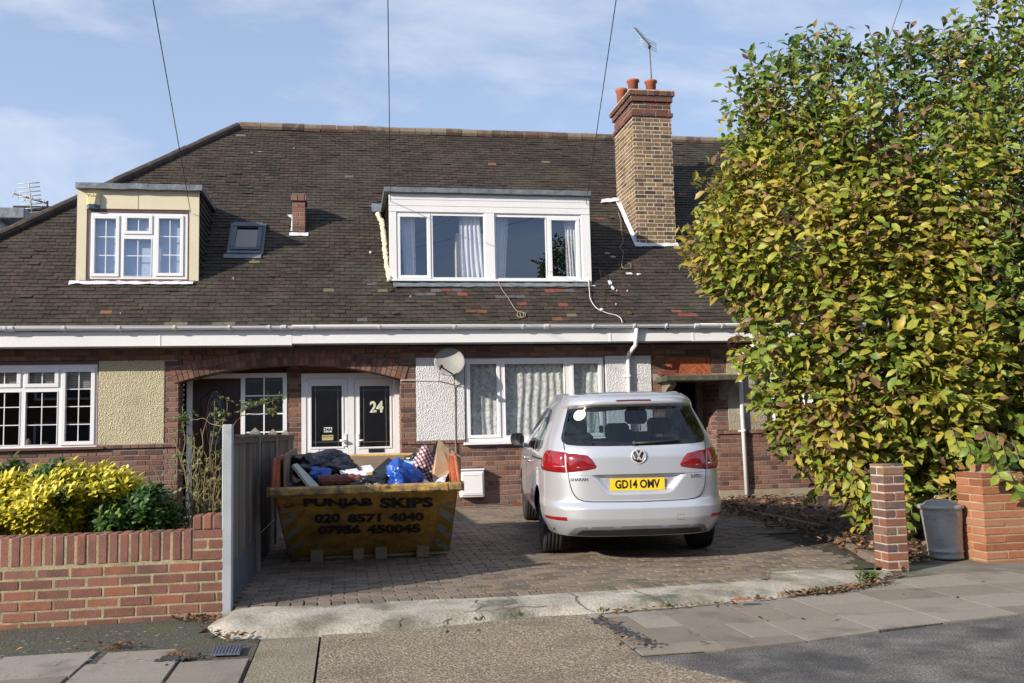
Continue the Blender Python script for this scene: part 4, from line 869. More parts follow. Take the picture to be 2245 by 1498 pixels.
# --- dormers
def dormer(H, name, ext, top_z, lead, rect_px_overhang, th):
    x0, x1 = ext[0], ext[1]; yend = top_z-ROOF_Z+ROOF_Y
    root = MB()
    ox0, ox1 = rect_px_overhang
    nseg = 30
    def tf(u, v): return None
    # lead covered flat roof, slightly wavy front edge
    v = []; 
    for i in range(nseg+1):
        x = ox0+(ox1-ox0)*i/nseg; w = noise.noise((x*4, 1, top_z))*.010
        v += [(x, 14.86, top_z-th+w), (x, 14.855+w*.6, top_z+w*.5), (x, yend+.02, top_z+.03), (x, yend+.0, top_z-.04)]
    f = []
    for i in range(nseg):
        for k in range(4): f.append((i*4+k, i*4+(k+1) % 4, (i+1)*4+(k+1) % 4, (i+1)*4+k))
    f += [(0, 1, 2, 3), (nseg*4+3, nseg*4+2, nseg*4+1, nseg*4)]
    root.add(v, f, 0, .5, False)
    D = root.build(name, lead, H, fix=True)
    for xx in (x0+.01, x1-.06):
        b = MB()
        z0_ = lambda Y: rz(Y)-.03
        b.prism([(xx, DY+.04, z0_(DY+.04)), (xx, yend, z0_(yend)), (xx, yend, top_z-.045), (xx, DY+.04, top_z-.045)], (.05, 0, 0), 1)
        # hung tiles on the cheek, outer face
        so_ = -1 if xx < (x0+x1)/2 else 1; xo = xx if so_ < 0 else xx+.05
        z = rz(DY)-.05; r = 0
        while z < top_z-.06:
            y = DY+.045+(.08 if r % 2 else 0); ymax = min(yend, 1e9)
            yend_r = ROOF_Y+(z+.1-ROOF_Z)
            while y < min(yend_r+.02, yend):
                t = random.random(); y2 = min(y+.16, yend_r+.05)
                b.add([(xo+so_*.022, y, z), (xo+so_*.022, y2, z), (xo+so_*.004, y2, min(z+.11, top_z-.05)), (xo+so_*.004, y, min(z+.11, top_z-.05)), (xo, y, z), (xo, y2, z)], [(0, 1, 2, 3), (0, 4, 5, 1)], 0, t); y += .165
            z += .092; r += 1
        b.build('cheek', [M['tile'], M['brownwood']], D, off=(0, 0, 0))
    b = MB(); lining(b, x0+.08, x1-.08, DY+.12, yend-.25, ext[2]+.1, top_z-.11); b.build('interior', M['paleback'] if lead is M['lead'] and x0 < -1 else M['dark'], D, off=(0, 0, 0))
    return D
oL = (prect(165, 400, 443, 412, 14.86)[0], prect(165, 400, 443, 412, 14.86)[1]); oM = (prect(842, 410, 1295, 420, 14.86)[0], prect(842, 410, 1295, 420, 14.86)[1])
D1 = dormer(H1, 'dormer', dl, dl_top, M['lead'], oL, .085); D1['label'] = 'cream painted dormer with small-paned casement window'
D2 = dormer(H2, 'dormer', dm, dm_top, M['lead'], oM, .075); D2['label'] = 'wide white dormer with four panes and white curtains'
# cream dormer front
Y = DY; 
W_ = prect(195, 466.5, 411.5, 612.5, Y+.02); SUR = prect(189, 460, 415, 616, Y)
b = MB(); holed(b, dl[0], dl[1], dl[2]+.03, dl_top-.07, [(SUR[0], SUR[1], dl[2]-1, SUR[3])], Y, Y+.045); 
b.box(SUR[0], SUR[1], Y-.004, Y-.0005, SUR[3]+.001, SUR[3]+.008, 1); xx = prect(303, 430, 305, 455, Y)[0]; b.box(xx-.002, xx+.002, Y-.0035, Y-.0003, SUR[3]+.01, dl_top-.09, 1)
b.build('front_boards', [M['cream'], M['brownwood']], D1, off=(0, 0, 0))
b = MB(); holed(b, SUR[0]+.002, SUR[1]-.002, dl[2]+.0, SUR[3]-.001, [W_], Y+.006, Y+.05); b.box(dl[0]+.06, dl[1]-.03, Y-.05, Y+.01, dl[2]-.02, dl[2]+.028, ch=.005); b.build('timber_surround', M['brownwood'], D1, off=(0, 0, 0))
window(D1, W_, Y+.02, [U(208, 480, 254, 600, [.5], [.325, .665], True, Y+.02), U(279, 479, 327, 507, [.5], [], True, Y+.02), U(271.5, 524.4, 331, 605.4, [.5], [.45], False, Y+.02), U(348.6, 480, 395, 599, [.5], [.325, .665], True, Y+.02)], glassmat=M['gl_sky'], sub=True, sashw=.05)
def strip(D, x0, x1, y, m, w=.05, name='flashing', wob=.012, off=(0, 0, 0)):
    """soft metal strip dressed over the tiles between two picture columns"""
    b = MB(); c = math.sqrt(.5); A = onroof(x0, y); B = onroof(x1, y)
    def f(u, v):
        x = A.x+(B.x-A.x)*u; s = w*(v-.5)*2+noise.noise((x*6, v, 3))*wob*(1 if v > .5 else 1.6); n = .042+.012*noise.noise((x*7, v*3, 1))
        yy = A.y+(B.y-A.y)*u
        return (x, yy+s*c-n*c, rz(yy)+s*c+n*c)
    b.grid(f, 60, 5, smooth=True); return b.build(name, m, D, off=off)
b = MB(); q_ = prect(196, 466, 411, 612, Y+.14); curtain(b, q_[0], q_[1], q_[2], q_[3], Y+.14, 2, .004, seed=4); b.build('pane_backing', M['paleback'], D1, off=(0, 0, 0))  # pale blue sheet added close behind the panes to tint them
strip(D1, 152, 424, 624, M['flash'], .045)
# white dormer front
b = MB(); WR = prect(870, 469, 1275, 614, Y+.015)
holed(b, dm[0]+.01, dm[1]-.01, dm[2]+.03, dm_top-.07, [(WR[0], WR[1], dm[2]-1, WR[3])], Y, Y+.045)
zt = dm_top-.085; zb = WR[3]+.004; n = 3
for i in range(n):
    a, c = zb+(zt-zb)*i/n, zb+(zt-zb)*(i+1)/n; b.box(dm[0]+.0, dm[1]-.0, Y-.014, Y-.001, a+.002, c-.002, ch=.004)
b.box(dm[0], WR[0]-.004, Y-.012, Y-.001, dm[2]+.02, zb-.003, ch=.003); b.box(WR[1]+.004, dm[1], Y-.012, Y-.001, dm[2]-.01, zb-.003, ch=.003)
b.build('front_boards', M['whitewood'], D2, off=(0, 0, 0))
PO = prect(1063, 469, 1085, 614, Y); b = MB(); b.box(PO[0], PO[1], Y-.02, Y+.03, WR[2]-.0, WR[3]-.001, ch=.006); b.box(dm[0]+.03, dm[1]-.02, Y-.055, Y+.03, WR[2]-.035, WR[2]-.002, ch=.006); b.build('window_post', M['white'], D2, off=(0, 0, 0))
YW = Y+.015
window(D2, WR, YW, [U(878, 476.5, 936.5, 604, [], [], True, YW), U(949, 474, 1061, 608.5, [], [], False, YW), U(1087.5, 477, 1197, 610, [], [], False, YW), U(1210, 484, 1264, 606.5, [], [], True, YW)], glassmat=M['gl_sky'], sub=True, sashw=.055)
YC = YW+.13
def cu(x0, x1, xb0, xb1, y0, y1, folds, m=0, am=.02, sd=0):
    b = MB()
    a, c, z0_, z1_ = prect(x0, y0, x1, y1, YC); d_, e_ = prect(xb0, y0, xb1, y1, YC)[:2]; curtain(b, a, c, z0_, z1_, YC, folds, am, 0, x0b=d_, x1b=e_, seed=sd); b.build('lace_edging' if m else 'curtain', M['cur_trim' if m else 'cur'], D2, off=(0, 0, 0))
cu(879, 906, 886, 908, 472, 612, 3, sd=1); cu(1014, 1052, 1016, 1061, 474, 612, 4, sd=2); cu(1007, 1015, 1010, 1018, 478, 612, 1, 1, .008, 3); cu(1086, 1112, 1086, 1100, 476, 614, 3, sd=4); cu(1110, 1116, 1098, 1106, 478, 614, 1, 1, .008, 5); cu(1242, 1268, 1244, 1270, 484, 612, 4, sd=6); cu(1238, 1243, 1240, 1245, 484, 612, 1, 1, .006, 7); cu(906, 910, 907, 911, 478, 612, 1, 1, .005, 8)
a_ = prect(999, 510, 1060, 614, YC+.25); b = MB(); b.box(a_[0], a_[1], YC+.2, YC+.5, a_[2]-.1, a_[3]-.02, ch=.01); b.build('wardrobe', M['cream'], D2, off=(0, 0, 0))
strip(D2, 862, 1296, 629, M['lead'], .05)
# lumpy foam down the left cheek
b = MB(); A = onroof(828, 473); pts_ = []
for i in range(60):
    f = i/59; x = 829+f*26+3*sin(f*9) if f < .1 else 838+(f-.1)*17; y = 476+f*146; P = onroof(x, y); pts_.append((P.x+random.uniform(-.012, .012), P.y-.03, P.z+.045+random.uniform(-.01, .01)))
b.tube(pts_, [random.uniform(.034, .058) for _ in pts_], 9); b.build('foam_seal', M['foam'], D2, off=(0, 0, 0))
b = MB(); P = onroof(826, 466); b.grid(lambda u, v: (P.x-.09+.2*u, P.y-.10*(1-v)-.03+.01*noise.noise((u*3, v*3, 0)), P.z-.06+.16*v+.05+.02*noise.noise((u*3, v*3, 4))), 6, 6); b.build('flashing', M['lead'], D2, off=(0, 0, 0))
# --- rooflight
b = MB(); c = math.sqrt(.5)
def SL(x, y, n): return (x, y-n*c, rz(y)+n*c)
def slbox(b, x0, x1, y0, y1, n0, n1, m=0):
    b.add([SL(x, y, n) for n in (n0, n1) for x, y in ((x0, y0), (x1, y0), (x1, y1), (x0, y1))], [(0,3,2,1), (4,5,6,7), (0,1,5,4), (1,2,6,5), (2,3,7,6), (3,0,4,7)], m)
slbox(b, skx0-.05, skx1+.05, sky0-.05, sky1+.05, .0, .045); 
h = (skx1-skx0); t_ = .065
slbox(b, skx0, skx1, sky1-.06, sky1+.02, .046, .10); slbox(b, skx0, skx1, sky0, sky0+.045, .046, .085); slbox(b, skx0, skx0+t_, sky0+.046, sky1-.061, .046, .09); slbox(b, skx1-t_, skx1, sky0+.046, sky1-.061, .046, .09)
s_ = b.build('rooflight', M['velux'], H1)
b = MB(); slbox(b, skx0+t_, skx1-t_, sky0+.046, sky1-.061, .047, .062); b.build('glass', M['gl_v'], s_, off=(0, 0, 0))
b = MB(); slbox(b, skx0-.09, skx1+.02, sky0-.13, sky0-.05, .03, .038); slbox(b, skx0-.04, skx0+h, sky0-.045, sky0-.005, .046, .06); b.build('flashing', M['lead'], s_, off=(0, 0, 0))
# --- small brick stub
b = MB(); x0, x1, y0, y1 = st0; zt = atY(656, 441, y0).z; zb = rz(y0)-.05
bricks(b, x0, x1, zb, zt, FR(y0), bond='st', bl=.215); bricks(b, y0+.03, y0+.42, zb, zt, LF(x0), bond='st'); bricks(b, y0+.03, y0+.42, zb, zt, RF(x1), bond='st'); b.box(x0+.03, x1-.03, y0+.03, y0+.42, zb, zt, 1)
z2 = atY(656, 425, y0).z; bricks(b, x0-.02, x1+.025, zt+.002, zt+.11, FR(y0-.025), bond='hd', bh=.1); bricks(b, x0, x1, zt+.115, z2, FR(y0-.005), bond='st'); b.box(x0-.02, x1+.025, y0-.018, y0+.44, zt+.003, zt+.11, 2); b.box(x0+.005, x1-.005, y0+.004, y0+.4, zt+.112, z2-.005, 2)
s_ = b.build('brick_stub', BM, H1); strip(s_, 634, 676, 518, M['flash'], .05)
b = MB(); P = onroof(641, 500); b.grid(lambda u, v: (x0-.03+.028*u-.08*max(0, v-.75)*(1-u)*4, y0+.02+.35*v, P.z-.08+.42*v*.85+.02*noise.noise((u*3, v*5, 2))), 4, 8); b.build('flashing', M['flash'], s_, off=(0, 0, 0))
# --- the tall chimney
random.seed(21)
X0, X1, Y0, Y1 = ch0; cb = MB()
def zpx(y): return atY(1425, y, Y0).z
def stack(x0, x1, y0, y1, z0, z1, mi, mo, bond='st', **k):
    bricks(cb, x0, x1, z0, z1, FR(y0), bond=bond, mi=mi, mo=mo, rough=.003, **k); bricks(cb, y0+.036, y1, z0, z1, LF(x0), bond=bond, mi=mi, mo=mo, rough=.003, **k)
    cb.box(x0+.034, x1-.004, y0+.034, y1-.004, z0, z1, mo)
zr0, zr1, zc0, zc1, zt_ = zpx(256), zpx(249), zpx(223.5), zpx(211.5), zpx(199)
stack(X0, X1, Y0, Y1, 4.2, zr0-.001, 0, 1, 'fl', bh=.059, bl=.20, j=.014, mdep=.004)
stack(X0-.03, X1+.03, Y0-.03, Y1+.03, zr0, zr1+.012, 2, 1, 'st', bh=.07)
stack(X0-.0, X1+.0, Y0, Y1, zr1+.014, zc0-.001, 2, 1, 'st', bh=.065)
stack(X0-.03, X1+.03, Y0-.03, Y1+.03, zc0, zc1-.001, 2, 1, 'st', bh=.075)
stack(X0-.065, X1+.06, Y0-.065, Y1+.06, zc1, zt_, 2, 1, 'hd', bh=.085)
cb.grid(lambda u, v: (X0-.05+(X1-X0+.10)*u, Y0-.05+(Y1-Y0+.10)*v, zt_+.0+.075*min(1, 3*min(u, 1-u, v*1.6, (1-v)*1.6))+.018*noise.noise((u*9, v*15, 1))), 14, 22, m=3)
CH = cb.build('chimney', [M['stock'], M['mortar_st'], M['chim_red'], M['canopy']], H2); CH['label'] = 'tall yellow stock brick chimney with red corbelled head'
for i, (px, Yp) in enumerate(((1388, 15.98), (1427, 15.98), (1362, 16.72))):
    P = atY(px, 190, Yp); zb = zt_+.05; zt2 = atY(1388, 177, 15.98).z if i < 2 else atY(1368, 197, 16.72).z
    if i == 3: P = atY(1400, 190, 16.72)
    b = MB(); b.lathe((P.x, Yp, zb), [(.085, 0), (.095, (zt2-zb)*.8), (.115, (zt2-zb)*.86), (.115, zt2-zb), (.085, zt2-zb), (.08, .02), (0, .02)], 24); b.build('chimney_pot', M['pot'], CH, off=(0, 0, 0))
strip(CH, 1392, 1486, 540, M['flash'], .06)
b = MB()   # stepped flashing up the left side
A = onroof(1398, 541); n = 9
v = []; 
pts2 = []
for i in range(n):
    y = Y0+.02+(Y1-Y0-.25)*i/n; dy = (Y1-Y0-.25)/n; z = rz(y)
    pts2 += [(y, z+.10+.03), (y+dy*.85, z+.10+.10)]
low = [(Y0-.01, rz(Y0)-.02), (Y1-.2, rz(Y1-.2)-.02)]
poly = [low[0]]+pts2+[low[1]]
b.prism([(X0-.012, y, z) for y, z in poly], (.006, 0, 0)); 
b.grid(lambda u, v: (X0-.012-.05*u*(1 if v < .8 else 1.2), Y0-.05+(Y1-Y0-.1)*v, rz(Y0-.05+(Y1-Y0-.1)*v)+.045+.02*noise.noise((u*3, v*9, 2))), 4, 14)
b.grid(lambda u, v: (X0-.02-.36*u+.06*v, Y1-.20+.12*v-.04*u, rz(Y1-.2)+.07+.10*v-.05*u+.02*noise.noise((u*5, v*4, 1))), 6, 4)
b.build('flashing', M['flash'], CH, off=(0, 0, 0))
# --- television aerial on the chimney
P0 = atY(1428, 196, 15.98); P1 = atY(1424, 103, 15.98)
ae = thing('tv_aerial', 'television aerial on a thin mast rising from the tall yellow brick chimney', 'aerial', (P1.x, 15.98, P0.z), 'television aerials')
b = MB(); b.tube([(P1.x+.02, 15.98, zt_+.03), (P1.x, 15.98, P1.z)], .011, 8); b.box(P1.x-.025, P1.x+.02, 15.95, 16.0, P1.z-.03, P1.z+.02); b.build('mast', M['rustm'], ae)
b = MB(); A = atY(1391, 61, 15.5); Bp = Vector((P1.x+.01, 15.98, P1.z+.02)); b.tube([A, Bp], .009, 6)
d_ = (Bp-A).normalized(); sd_ = Vector((.72, .35, -.28)).cross(d_).cross(d_).normalized(); sd_ = Vector((1, .1, -.35)).normalized()
for i in range(11):
    q = A+(Bp-A)*(i/12); b.tube([q-sd_*.09, q+sd_*.09], .0035, 4)
for k_ in (-1, 1):
    u_ = Vector((0, 0, 1)); q = A+(Bp-A)*.90+u_*.05*k_
    for j in (-1, 0, 1): b.tube([q-sd_*.17+u_*j*.03, q+sd_*.17+u_*j*.03], .004, 4)
b.build('antenna_boom', M['metal'], ae)
# --- cables
def cable(pts, r, m, label, cat='cable', n=6, group=None, name='cable'):
    o = MB().tube(pts, r, n).build(name, m); return tag(o, label, cat, group)
PO_ = CAM-ray(890, 3128).normalized()*9.5
def over(x, y, Yq, lab, top=None):
    A = atY(x, y, Yq); pts_ = []
    for i in range(25):
        f = i/24; q = A.lerp(PO_, f); pts_.append((q.x, q.y, q.z-.0*sin(pi*f)))
    cable(pts_, .0055, M['cable'], lab, 'cable', 5, 'overhead telephone wires', 'overhead_wire')
over(418, 466, 14.93, 'overhead wire running from the cream dormer up past the hip of the roof, leftmost')
over(856, 441, 14.93, 'overhead wire rising from the left top corner of the white dormer')
over(1285, 447, 14.93, 'overhead wire rising from the right top corner of the white dormer')
A = atY(1945, 95, 15.5); cable([A.lerp(PO_, i/20) for i in range(-3, 21)], .0055, M['cable'], 'overhead wire crossing the sky above the big leafy shrub', 'cable', 5, 'overhead telephone wires', 'overhead_wire')
def rp(x, y, n=.05): q = onroof(x, y); return (q.x, q.y-n*.7, q.z+n*.7)
def smooth(P, k=5):
    P = [Vector(p_) for p_ in P]; out = []
    for i in range(len(P)-1):
        p0, p1, p2, p3 = P[max(0, i-1)], P[i], P[i+1], P[min(len(P)-1, i+2)]
        for j in range(k):
            t = j/k; out.append(.5*((2*p1)+(p2-p0)*t+(2*p0-5*p1+4*p2-p3)*t*t+(3*p1-p0-3*p2+p3)*t**3))
    return out+[P[-1]]
cable(smooth([rp(1287, 621, .1), rp(1291, 640), rp(1293, 660), rp(1302, 676), rp(1313, 685), rp(1330, 692), rp(1350, 697), rp(1360, 704), rp(1363, 713)]), .007, M['cable_w'], 'white cable snaking down the tiles from the right corner of the white dormer')
cable(smooth([rp(1092, 622), rp(1100, 640), rp(1113, 658), rp(1128, 682), rp(1138, 690), rp(1150, 692), rp(1150, 700), rp(1141, 702), rp(1133, 697), rp(1138, 688), rp(1148, 694), rp(1143, 702), rp(1139, 692)]), .0065, M['cable_b'], 'brown cable ending in a coil on the tiles below the white dormer')
cable(smooth([rp(1294, 552, .12), rp(1302, 580, .14), rp(1314, 612, .12), rp(1316, 650, .08), rp(1316, 684, .05), rp(1319, 690, .05)]), .0045, M['cable'], 'thin black cable hanging beside the right corner of the white dormer')
cable(smooth([rp(1354, 470), rp(1360, 490), rp(1361, 512), rp(1365, 535), rp(1358, 548), rp(1365, 560), rp(1362, 588), rp(1370, 595), rp(1381, 592), rp(1381, 584), rp(1374, 582)]), .0055, M['cable_b'], 'loose brown cable running down the tiles left of the tall chimney')
b = MB(); q = rp(1318, 686, .06); b.lathe(q, [(0, -.03), (.03, -.02), (.036, 0), (.03, .02), (0, .03)], 10); tag(b.build('cable_clip', M['lich']), 'small white clip on the tiles where cables cross, right of the white dormer', 'clip')
# --- alarm box
a_ = prect(187.5, 423, 218.5, 457.5, DY-.06); al = thing('alarm_box', 'cream burglar alarm box with blue base on the cream dormer', 'alarm box', ((a_[0]+a_[1])/2, DY-.02, a_[2]), None)
x0, x1, z0, z1 = a_; zq = z0+(z1-z0)*.27; b = MB(); xm = (x0+x1)/2; w_ = (x1-x0)/2
b.add([(xm-w_*.95, DY-.015, z1), (xm+w_, DY-.015, z1), (xm+w_, DY-.015, zq), (xm-w_*.95, DY-.015, zq), (xm-w_*.85, DY-.07, z1-.01), (xm+w_*.55, DY-.07, z1-.01), (xm+w_*.3, DY-.085, zq), (xm-w_*.5, DY-.085, zq)], [(4,5,6,7), (0,4,7,3), (1,2,6,5), (0,1,5,4), (3,7,6,2)])
v, f = textmesh('Yale', .078, .0005, .0012); b.add([(xm-w_*.12+x, DY-.0745-z, z1-.055+y) for x, y, z in v], f, 1); b.build('case', [M['alarm'], M['trimg']], al)
b = MB(); b.add([(xm-w_*.95, DY-.015, zq-.003), (xm+w_, DY-.015, zq-.003), (xm+w_*.9, DY-.015, z0), (xm-w_*.8, DY-.015, z0), (xm-w_*.5, DY-.085, zq-.003), (xm+w_*.3, DY-.085, zq-.003), (xm+w_*.25, DY-.07, z0+.015), (xm-w_*.4, DY-.07, z0+.015)], [(4,5,6,7), (0,4,7,3), (1,2,6,5), (3,7,6,2), (0,1,5,4)]); b.build('strobe', M['alarmb'], al)
# --- satellite dish
C_ = atY(985, 793, 14.27); sd2 = thing('satellite_dish', 'grey satellite dish on the white pebbledash beside the net-curtained window', 'satellite dish', (C_.x, 14.3, C_.z), None)
ax = Vector((-.33, -.88, .30)).normalized(); sidev = Vector((0, 0, 1)).cross(ax).normalized(); upv = ax.cross(sidev); a_r, b_r = .245, .215; tl = R(-28)
e1 = sidev*cos(tl)+upv*sin(tl); e2 = upv*cos(tl)-sidev*sin(tl)
b = MB(); n, k = 36, 7; v = [C_-ax*.055]; f = []
for j in range(1, k+1):
    r = j/k
    for i in range(n): a = 2*pi*i/n; v.append(C_+e1*a_r*r*cos(a)+e2*b_r*r*sin(a)+ax*(.055*(r*r-1)))
for i in range(n): a = 2*pi*i/n; v.append(C_+e1*(a_r+.008)*cos(a)+e2*(b_r+.008)*sin(a)-ax*.010)
v.append(C_-ax*.075); L0 = len(v)-1
for i in range(n):
    f.append((0, i+1, (i+1) % n+1))
    for j in range(k): f.append((1+j*n+i, 1+(j+1)*n+i, 1+(j+1)*n+(i+1) % n, 1+j*n+(i+1) % n))
    f.append((1+k*n+i, L0, 1+k*n+(i+1) % n))
b.add(v, f, 0, .5, True); b.build('dish', M['lightgrey'], sd2)
foot = C_+e2*(-b_r)*1.0+ax*.0; foot = atY(996, 823, 14.24); lnb = atY(966, 804, 13.98)
b = MB(); b.tube([foot, foot.lerp(lnb, .5)+Vector((0, 0, .0)), lnb], [.013, .011, .012], 8); b.tube([lnb-Vector((.0, .03, 0)), lnb+Vector((.02, .07, .01))], .026, 12); b.tube([lnb, lnb+Vector((-.012, 0, -.05))], .012, 8); b.build('lnb_arm', M['black'], sd2)
b = MB(); mt = C_-ax*.08; b.tube([mt, Vector((mt.x+.02, 14.40, mt.z-.04)), Vector((C_.x+.05, WY-.01, mt.z-.06))], .018, 8); b.box(C_.x, C_.x+.1, WY-.03, WY-.012, mt.z-.14, mt.z+.02); b.build('wall_bracket', M['rustm'], sd2)
cw = lambda x, y, Yq=WY-.02: tuple(atY(x, y, Yq))
cable([cw(996, 826, 14.40), cw(997, 850), cw(998, 900), cw(998.5, 960), cw(1000, 1000), cw(1001, 1040)], .009, M['cable_b'], 'brown cable dropping down the wall from the satellite dish')
cable(smooth([cw(963, 815, 14.2), cw(963, 830, 14.4), cw(958, 835), cw(940, 835), cw(900, 834), cw(878, 834)]), .008, M['cable_w'], 'white cable clipped across the wall from the satellite dish to the porch arch')
# --- meter box
a_ = prect(1009, 1032, 1062, 1091, WY-.15); mbx = thing('meter_box', 'white gas meter box on the brick wall behind the skip', 'meter box', ((a_[0]+a_[1])/2, WY-.1, a_[2]), None)
x0, x1, z0, z1 = a_; b = MB(); b.box(x0, x1, WY-.14, WY, z0, z1, ch=.012); b.box(x0-.01, x1+.01, WY-.16, WY-.002, z1+.001, z1+.025, ch=.008); b.build('case', M['white'], mbx)
b = MB(); b.box(x0+.025, x1-.025, WY-.156, WY-.141, z0+.03, z1-.03, ch=.006); b.box(x0+.06, x1-.06, WY-.162, WY-.157, z0+.06, z0+.068); b.box(x0+.06, x1-.06, WY-.162, WY-.157, z1-.07, z1-.062); b.build('door', M['whitewood'], mbx)
# --- broken tiles in netting on the canopy
a_ = can; q = atY(1462, 812, 14.2); b = MB()
for i in range(4): b.box(q.x-.14+random.uniform(-.02, .02), q.x+.13+random.uniform(-.03, .02), 14.1+i*.01, 14.26, can[3]+.006+i*.02, can[3]+.023+i*.02, 0, tf=None, ch=.004)
tag(b.build('roof_tile_pile', M['tile_red']), 'few broken red roof tiles stacked on the door canopy', 'tiles')
# --- building beyond the hip
bh = thing('distant_house', 'far house with brown brick chimney showing above the left slope of the roof', 'house', (-10.5, 30, 0), None)
z_ = atY(20, 489, 28).z; b = MB(); b.box(-16, -9.3, 27.5, 34, 0, z_-.02); b.build('wall', M['whitewood'], bh)
b = MB(); b.box(-16.2, -8.6, 27.3, 34.2, z_-.02, z_+.28, ch=.02); b.build('flat_roof', M['lead'], bh)
r_ = prect(40, 460, 113, 490, 30); zc_ = atY(70, 462, 30).z; b = MB(); bricks(b, r_[0], r_[1], zc_-1.2, zc_, FR(30), bond='st'); b.box(r_[0], r_[1], 30.035, 31, zc_-1.2, zc_, 1); b.prism([(r_[0]-.12, 29.9, zc_+.001), (r_[1]+.12, 29.9, zc_+.001), (r_[1]+.12, 31.1, zc_+.001), (r_[0]-.12, 31.1, zc_+.001)], (0, 0, .12), 2)
b.build('chimney', [M['brick'], M['mortar'], M['black']], bh)
an = thing('tv_aerial', 'television aerial with many white rods on the far chimney at the left edge', 'aerial', (atY(100, 450, 29.8).x, 29.8, zc_), 'television aerials')
b = MB(); ms = atY(105, 455, 29.8); m2_ = atY(104, 441, 29.8); b.tube([(m2_.x, 29.8, zc_), m2_], .03, 6); A, Bp = atY(30, 425, 29.6), atY(106, 447, 29.8); b.tube([A, Bp], .025, 6); b.build('mast', M['rustm'], an)
b = MB(); A, Bp = atY(63, 402, 29.5), atY(70, 466, 29.7); b.tube([A, Bp], .02, 5)
for i in range(8):
    q = A.lerp(Bp, i/7); b.tube([q-Vector((.30, 0, .03)), q+Vector((.30, 0, .03))], .016, 5)
for i in range(6):
    q = atY(30+i*13, 425+i*4, 29.6); b.tube([q-Vector((.05, 0, .12)), q+Vector((.05, 0, .12))], .01, 5)
b.build('rods', M['lich'], an)
# ------------------------------------------------------------------ front garden wall
random.seed(31)
gw = thing('garden_wall', 'red brick garden wall with sand mortar and upright coping bricks at the left', 'wall', (-2.5, 7.5, 0), None)
b = MB(); F = FR(7.5); zt = atY(210, 1172, 7.5).z; zs = zt-.215; xe = atY(422, 1165, 7.5).x; xr = atY(488, 1250, 7.5).x
rows_ = 6; bh_ = .0655; z = zs-.010-rows_*.0755; 
bricks(b, -7.0, xr, z-.075, zs-.008, F, bond='st', bh=bh_-.003, j=.013, rough=.003, ch=.004, mdep=.003, dep=.05)
x = xe-.005; 
while x > -7.0: 
    d = random.uniform(-.004, .004); b.box(x-.062, x, 7.5+d, 7.60, zs+random.uniform(0, .003), zt+random.uniform(-.003, .003), 0, None, ch=.006); x -= .0745
b.box(-7.0, xe, 7.504, 7.595, zs-.008, zt-.006, 1); b.box(-7, xr-.002, 7.55, 7.71, -.1, zs-.01, 1)
x = xe-.005
while x > -7.0: b.box(x-.064, x, 7.603, 7.71, zs, zt+random.uniform(-.003, .003), 0, None, ch=.006); x -= .0745
b.box(-7.0, xe, 7.596, 7.70, zs-.008, zt-.007, 1)
b.build('wall', [M['brick_front'], M['mortar_sand']], gw)
b = MB(); zp = atY(455, 1130, 7.5).z; bricks(b, xe+.003, xr, zs+.000, zp-.108, F, bond='st', bh=bh_-.001, j=.013, rough=.003, ch=.004, mdep=.003, dep=.05); b.box(xe+.004, xr-.002, 7.55, 7.71, zs, zp-.108, 1)
k = 3; w_ = (xr-xe)/k
for i in range(k): b.box(xe+.003+i*w_, xe+(i+1)*w_-.008, 7.5+random.uniform(-.003, .003), 7.72, zp-.105, zp+random.uniform(-.003, .004), 0, None, ch=.007)
b.box(xe+.006, xr-.003, 7.508, 7.70, zp-.106, zp-.008, 1)
b.build('end_pier', [M['brick_front'], M['mortar_sand']], gw)
# ------------------------------------------------------------------ fence
fn = thing('garden_fence', 'timber panel fence with concrete posts between the skip and the porch', 'fence', (-.88, 10, 0), None)
P0, P1 = atY(488, 1140, 7.55), atY(510, 1140, 7.55); zt = atY(499, 931, 7.55).z
def fpost(x, y, wd, top, bot=-.1, peak=False):
    b = MB(); b.box(x-wd/2, x+wd/2, y, y+.10, bot, top, ch=.006)
    if peak: b.add([(x-wd/2, y, top+.001), (x+wd/2, y, top+.001), (x+wd/2, y+.1, top+.001), (x-wd/2, y+.1, top+.001), (x, y+.05, top+.05)], [(0,1,4), (1,2,4), (2,3,4), (3,0,4)])
    b.build('post', M['stone'] if peak else M['post'], fn)
pxm = (P0.x+P1.x)/2; fpost(pxm, 7.50, P1.x-P0.x, zt)
ys = [7.60, 9.50, 11.40, 13.30, 14.46]; xf = lambda y: pxm+(y-7.55)*.014
for y in ys[1:4]: fpost(xf(y)+.0, y-.1, .10, 1.37, peak=True)
